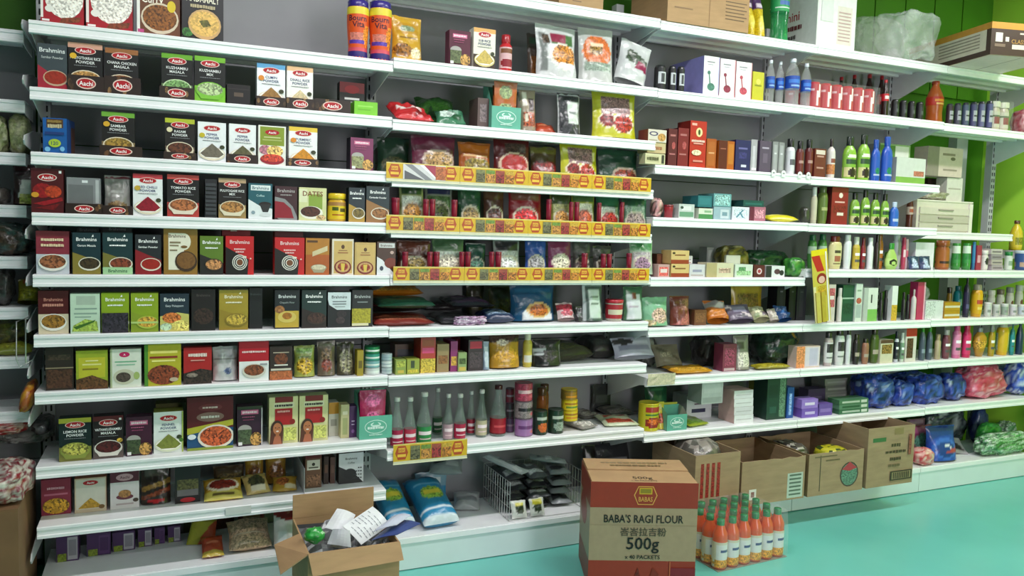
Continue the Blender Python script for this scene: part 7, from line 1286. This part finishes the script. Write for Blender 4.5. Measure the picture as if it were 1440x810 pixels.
f = MB(); paint(f, [T('500g', .5, .38, .2, '2a2218', .4), T('x 40 PACKETS', .5, .14, .08, '4a3c2a', .4)], lambda u, q_, q: (u*w, q_*d*.5, h+q+.0002), w, d*.5); f.build('top_print', PRINT, t)
f = MB(); paint(f, [*L(.5, .62, .66, .13, '8a7450'), *L(.5, .36, .5, .13, '8a7450')], lambda u, q_, q: (u*w, d*.5+q_*d*.5, h+.004+q+.0002), w, d*.5); f.build('back_flap_print', PRINT, t)
# juice multipack in film
A = on_z(1010, 805, 0); B_ = on_z(1106, 783, 0); v = (B_-A); rz = math.atan2(v.y, v.x); w = v.length; n1, n2 = 6, 4
r_ = w/n1/2; hb = on_y(1013, 735, A.y).z*.99
t = thing('juice_multipack', 'film-wrapped tray of orange juice bottles with green caps on the mint floor', 'bottles', A, (0, 0, rz))
pr = PROF['juice'][0]
JL = [R(0, 0, 1, 1, 'cfc8b4'), R(.1, .3, .9, .9, 'd8d8d8'), E(.5, .14, .5, .2, 'd8962c', .6), R(.3, .6, .7, .68, '3a4a7c'), R(.25, .48, .75, .54, '8a8a90')]
first = None
for j in range(n2):
    for i in range(n1):
        loc = (r_*(2*i+1), r_*(2*j+1)+.001, .003)
        if first is None:
            b = lathe(MB(), pr, r_-.0008, hb, 'd0522a', 16).build('juice_bottle', GLOSS, t, True, loc)
            lathe(MB(), [(.5, .86), (.52, .88), (.52, .985), (.46, 1), (0, 1)], r_-.0008, hb, '1f7a4c', 12).build('cap', GLOSS, b, True)
            lathe(MB(), [(1.012, .05+.051*q) for q in range(11)], r_-.0008, hb, 'ffffff', 32, 1., JL).build('label_wrap', PRINT, b, True); first = b
        else:
            b = first.copy(); COL.objects.link(b); b.parent = t; b.location = loc
            for ch in first.children: c = ch.copy(); COL.objects.link(c); c.parent = b
m = MB(); D2 = r_*2*n2+.002
ring = [[(-.002, -.002), (w+.002, -.002), (w+.002, D2), (-.002, D2)], [(.004, .004), (w-.004, .004), (w-.004, D2-.006), (.004, D2-.006)]]
for k, (z0, z1, a, c) in enumerate(((.001, hb*.55, 0, 0), (hb*.55, hb*1.005, 0, 1))):
    p0, p1 = ring[a], ring[c]
    for q in range(4): e = (q+1) % 4; m.face([p0[q]+(z0,), p0[e]+(z0,), p1[e]+(z1,), p1[q]+(z1,)], 'ffffff')
m.face([p+(hb*1.005,) for p in ring[1]], 'ffffff')
m.build('shrink_film', FILM, t)
MB().box(-.001, -.001, 0, w+.001, D2-.001, .0025, '8a8478').build('tray_card', PRINT, t)
# waste carton with papers
fy = -.52
A = Vector((on_y(433, 790, fy).x, fy, 0)); B_ = Vector((on_y(562, 770, fy).x, fy+.0, 0))
w = (B_-A).length; h = on_y(495, 771, fy).z; d = .33
t = thing('waste_carton', 'open kraft carton full of waste paper on the floor before the shelving', 'box', A); k = .005
MB().box(0, 0, 0, w, k, h).build('front_panel', KRAFT, t); MB().box(0, d-k, 0, w, d, h).build('back_panel', KRAFT, t)
MB().box(0, k, 0, k, d-k, h).build('side_panel', KRAFT, t); MB().box(w-k, k, 0, w, d-k, h).build('side_panel', KRAFT, t)
MB().box(k, k, 0, w-k, d-k, .004).build('bottom_panel', KRAFTI, t)
zt = on_y(490, 688, fy+d).z
MB().box(0, d-k, h+.001, w*.97, d, zt).build('flap', KRAFT, t)
m = MB(); L = on_y(386, 752, fy+.16).x-A.x
fl = [(0, .05), (0, d-.03)]
m.v = [(0, .0, h), (0, d*.55, h), (L, d*.5, h-.02), (L, .01, h-.055)]; m.v += [(x, y, z-.004) for x, y, z in m.v]
for q in ((0, 1, 2, 3), (7, 6, 5, 4), (0, 4, 5, 1), (1, 5, 6, 2), (2, 6, 7, 3), (3, 7, 4, 0)): m.f.append(q); m.c.append((1, 1, 1, 0))
m.build('flap', KRAFT, t)
m = MB(); m.v = [(.0, .0, h+.001), (w, 0, h+.001), (w+.005, -.03, h-.05), (.01, -.03, h-.06)]; m.v += [(x, y-.004, z) for x, y, z in m.v]
for q in ((0, 1, 2, 3), (7, 6, 5, 4), (0, 4, 5, 1), (1, 5, 6, 2), (2, 6, 7, 3), (3, 7, 4, 0)): m.f.append(q); m.c.append((1, 1, 1, 0))
m.build('flap', KRAFT, t)
def paper(pts, label, lines=True, cat='paper', name='waste_paper', col='e6e8ec', thick=.0015, printcol='8a8e98'):
    """a bent sheet through the given picture points (x, y, depth)"""
    V = [on_y(*p) for p in pts]; c = sum(V, Vector())/len(V)
    t = thing(name, label, cat, c, (0, 0, 0), 'things in the waste carton'); a, b, e, f_ = [q-c for q in V]
    n = (b-a).cross(f_-a).normalized(); m = MB(); N_ = 6
    if n.y > 0: n = -n
    def at(u, q, l=0): 
        p = (a*(1-u)+b*u)*(1-q)+(f_*(1-u)+e*u)*q
        return p + n*(l+.012*math.sin(u*3.1)*math.sin(q*2.2+.3))
    for i in range(N_):
        for j in range(N_): m.face([at(i/N_, j/N_), at((i+1)/N_, j/N_), at((i+1)/N_, (j+1)/N_), at(i/N_, (j+1)/N_)], col)
    for i in range(N_):
        for j in range(N_): m.face([at(i/N_, j/N_, -thick), at(i/N_, (j+1)/N_, -thick), at((i+1)/N_, (j+1)/N_, -thick), at((i+1)/N_, j/N_, -thick)], col)
    m.build('sheet', PRINT, t, True)
    if lines:
        g = MB()
        for q in range(7): 
            for i in range(N_): 
                if (i*7+q*3) % 5: g.face([at((i+.1)/N_*.9+.05, .12+q*.11, .0006), at((i+.9)/N_*.9+.05, .12+q*.11, .0006), at((i+.9)/N_*.9+.05, .14+q*.11, .0006), at((i+.1)/N_*.9+.05, .14+q*.11, .0006)], printcol)
        g.build('front_print', PRINT, t)
paper([(482, 740, fy+.1), (508, 766, fy+.06), (548, 738, fy+.12), (524, 712, fy+.17)], 'big white printed sheet sticking out of the waste carton')
paper([(457, 742, fy+.14), (486, 752, fy+.1), (500, 724, fy+.18), (474, 715, fy+.2)], 'white folded sheet with blank face beside the printed sheet', lines=False)
paper([(460, 765, fy+.07), (494, 770, fy+.05), (492, 746, fy+.085), (468, 744, fy+.1)], 'grey plastic sheet at the front of the waste carton', lines=False, col='b0b4ba')
paper([(522, 760, fy+.03), (558, 752, fy+.04), (592, 736, fy+.13), (556, 732, fy+.16)], 'blue and white film sheet hanging over the carton corner', lines=False, col='3a4a84')
paper([(524, 748, fy+.03), (558, 738, fy+.06), (578, 724, fy+.14), (552, 726, fy+.14)], 'pale lilac sheet above the blue film', lines=False, col='c4c8dc')
x0 = on_y(432, 752, fy+.09); t = thing('green_packet', 'crumpled bright green packet poking from the waste carton', 'packet', (x0.x+.025, fy+.1, h-.02), (0, 0, 0), 'things in the waste carton')
m = MB(); nu, nv = 14, 10
for j in range(nv+1):
    ph = math.pi*(j/nv-.5)
    for i in range(nu):
        th = 2*math.pi*i/nu; q = Vector((math.cos(ph)*math.cos(th), math.cos(ph)*math.sin(th), math.sin(ph))); k2 = 1+.25*noise.noise(q*3); m.v.append((q.x*.034*k2, q.y*.03*k2, q.z*.026*k2+.04))
for j in range(nv):
    for i in range(nu): a = (i+1) % nu; m.f.append((j*nu+i, j*nu+a, (j+1)*nu+a, (j+1)*nu+i)); m.c.append(lin(('2a9a3c', '3ab04c', 'a8d8a8', '1f7a30')[(i*3+j) % 4 if (i+j) % 3 == 0 else 0])+(0.,))
m.build('pouch_film', FOIL, t, True)
t = thing('waste_heap', 'grey crumpled waste film filling the kraft waste carton', 'waste', A+Vector((w/2, d/2, .006)), (0, 0, 0)); m = MB()
nu, nv = 16, 16
for j in range(nv+1):
    for i in range(nu+1):
        u, q = i/nu-.5, j/nv-.5; m.v.append((u*(w-.014), q*(d-.014), h*.86+.05*noise.noise(Vector((u*7, q*7, 2)))))
for j in range(nv):
    for i in range(nu): a = j*(nu+1)+i; m.f.append((a, a+1, a+nu+2, a+nu+1)); m.c.append(lin(('6a6c70', '8a8c90', 'b0b2b6', '54565a')[int(abs(noise.noise(Vector((i*.5, j*.5, 9))))*8) % 4])+(0.,))
i0 = len(m.v); bd = [0, nu, (nu+1)*(nv+1)-1, (nu+1)*nv]
for q in bd: m.v.append((m.v[q][0], m.v[q][1], 0))
for q in range(4):
    e = (q+1) % 4; m.f.append((bd[q], i0+q, i0+e, bd[e])); m.c.append(lin('54565a')+(0.,))
m.build('waste_film', FOIL, t)['kind'] = 'stuff'; t['kind'] = 'stuff'
# brown carton and bags in the near corner by the set-back bay
Y = -.12
xr = min(-.43, on_y(30, 760, Y).x); zt = on_y(20, 716, Y).z
t = thing('brown_carton', 'dim brown carton on the floor under the pile of noodle bags', 'box', (xr-.24, Y, 0)); MB().box(-.24, 0, 0, .24, .38, zt-.005).build('carton_body', KRAFTI, t)  # darker kraft puts this corner's shadow into the carton colour
for s in (0, 1): MB().box(-.24, s*.19+.001, zt-.005, .24, (s+1)*.19-.001, zt).build('top_flap', KRAFTI, t)
f = MB(); paint(f, [R(.5, .1+.1*q, .9, .13+.1*q, '4a3a24') for q in range(4)], lambda u, q_, q: (-.24+u*.48, -q, q_*zt), .48, zt); f.build('front_print', PRINT, t)
CUR[:] = [0, 9]
SH[(0, 9)] = zt
def pile(a, c, yt, yb, pal, label, dy, d, **k):
    z = on_y((a+c)/2, yb, dy).z; lump(a, c, yt, pal, label, dy=dy, d=d, z=max(z, zt), **k)
pile(-30, 46, 664, 716, ['a8a49c', '7a2030', 'd0ccc0', '8a1c2c', '6a6658'], 'red and white noodle bag lying on the brown carton', Y+.01, .26, amp=.18, n=(28, 16))
pile(-24, 62, 622, 664, ['9a9896', 'c8c6c4', '6a6866', '8a8684', '3a3836'], 'crinkled silver noodle bag lying over the red and white one', Y+.06, .26, amp=.22, n=(28, 16))
pile(-20, 38, 604, 622, ['7a1c20', '9a2a24', 'b8a090', '5a1418'], 'red packet topmost on the pile of noodle bags', Y+.14, .2, amp=.15)
pile(42, 72, 598, 622, ['2a2a2a', '4a4a4a', '1c1c1e', '6a6a6c'], 'black clear packet on top of the pile beside the red one', Y+.18, .16, amp=.2)
# wire hook hanging at the end of the set-back bay
P0 = on_y(42, 446, .06)
t = thing('wire_hook', 'bent wire display hook hanging from the set-back shelf end', 'hook', P0)
zz = lambda yy: on_y(42, yy, .06).z-P0.z
xx = lambda x_, yy: on_y(x_, yy, .06).x-P0.x
MB().tube([(xx(40, 440), .06, zz(440)), (xx(40, 446), 0, zz(446)), (xx(23, 452), 0, zz(452)), (xx(23, 505), 0, zz(505)), (xx(28, 516), 0, zz(516)), (xx(46, 506), 0, zz(506))], .0022, 6).build('wire', WIRE, t, True)
MB().tube([(xx(36, 448), 0, zz(448)), (xx(36, 506), 0, zz(510))], .0022, 6).build('wire', WIRE, t)

# ================================================================ settle: nothing on a shelf may stand inside its neighbour
bpy.context.view_layer.update()
def bounds(o):
    lo, hi = Vector((9, 9, 9)), Vector((-9, -9, -9))
    for c in [o]+list(o.children_recursive):
        if c.type == 'MESH':
            for q in c.bound_box:
                w = c.matrix_world @ Vector(q); lo = Vector(map(min, lo, w)); hi = Vector(map(max, hi, w))
    return lo, hi
NOGO = ('shelf', 'shelving frame', 'strip', 'label', 'tag', 'basket', 'bracket', 'tray', 'divider', 'hook', 'paper', 'waste')
goods = [o for o in COL.objects if o.parent is None and o.get('category') and o['category'] not in NOGO and o.type == 'EMPTY' and o.get('group', '').split(' on ')[0] in ('boxes', 'packets', 'bags', 'bottles', 'jars', 'cans', 'tins', 'tubs', 'tubes') and 'wire basket' not in o['label'] and 'drawer unit' not in o['label'] and 'basket' not in o['label'] and 'in the teal box' not in o['label'] and 'teal box' not in o['label'].split(',')[0].replace('beside the teal box', '').replace('small teal', '') ]
bx = {o: bounds(o) for o in goods}
for o in goods:
    lo, hi = bx[o]
    if hi.y > .342 and hi.x < 3.85: o.location.y -= hi.y-.341; bx[o] = (lo-Vector((0, hi.y-.341, 0)), hi-Vector((0, hi.y-.341, 0)))
for it in range(8):
    moved = 0
    order = sorted(goods, key=lambda o: bx[o][0].y)
    for i, a in enumerate(order):
        for b in order[i+1:]:
            (al, ah), (bl, bh) = bx[a], bx[b]
            ox, oy, oz = min(ah.x, bh.x)-max(al.x, bl.x), min(ah.y, bh.y)-max(al.y, bl.y), min(ah.z, bh.z)-max(al.z, bl.z)
            if a['category'] == 'bag' and b['category'] == 'bag': ox -= .002; oy -= .002
            if ox <= 0 or oy <= 0 or oz <= .0008: continue
            moved += 1
            if ox < .009 or ox < oy*.35 and ox < .02:
                s = 1 if (al.x+ah.x) < (bl.x+bh.x) else -1; k = ox/2+.0003
                for o, q in ((a, -s*k), (b, s*k)): o.location.x += q; bx[o] = (bx[o][0]+Vector((q, 0, 0)), bx[o][1]+Vector((q, 0, 0)))
            else:
                k = oy+.0005; room = .34-bh.y
                if room < k and bh.x < 3.85:
                    dp = bh.y-bl.y; f = max(.3, (.34-bl.y-k)/dp); b.scale.y *= f; b.location.y += k*.0
                    # keep its front where the neighbour ends
                    nb = bl.y+k; b.location.y = nb+(b.location.y-bl.y)*f; bx[b] = (Vector((bl.x, nb, bl.z)), Vector((bh.x, nb+dp*f, bh.z)))
                else: b.location.y += k; bx[b] = (bl+Vector((0, k, 0)), bh+Vector((0, k, 0)))
    if not moved: break
for o in goods:
    lo, hi = bx[o]
    if hi.y > .342 and hi.x < 3.85:
        f = max(.25, (.341-lo.y)/(hi.y-lo.y)); o.scale.y *= f; o.location.y = lo.y+(o.location.y-lo.y)*f
        if lo.y+(hi.y-lo.y)*f > .342: o.location.y -= lo.y+(hi.y-lo.y)*f-.341
print('SETTLE', it, moved)
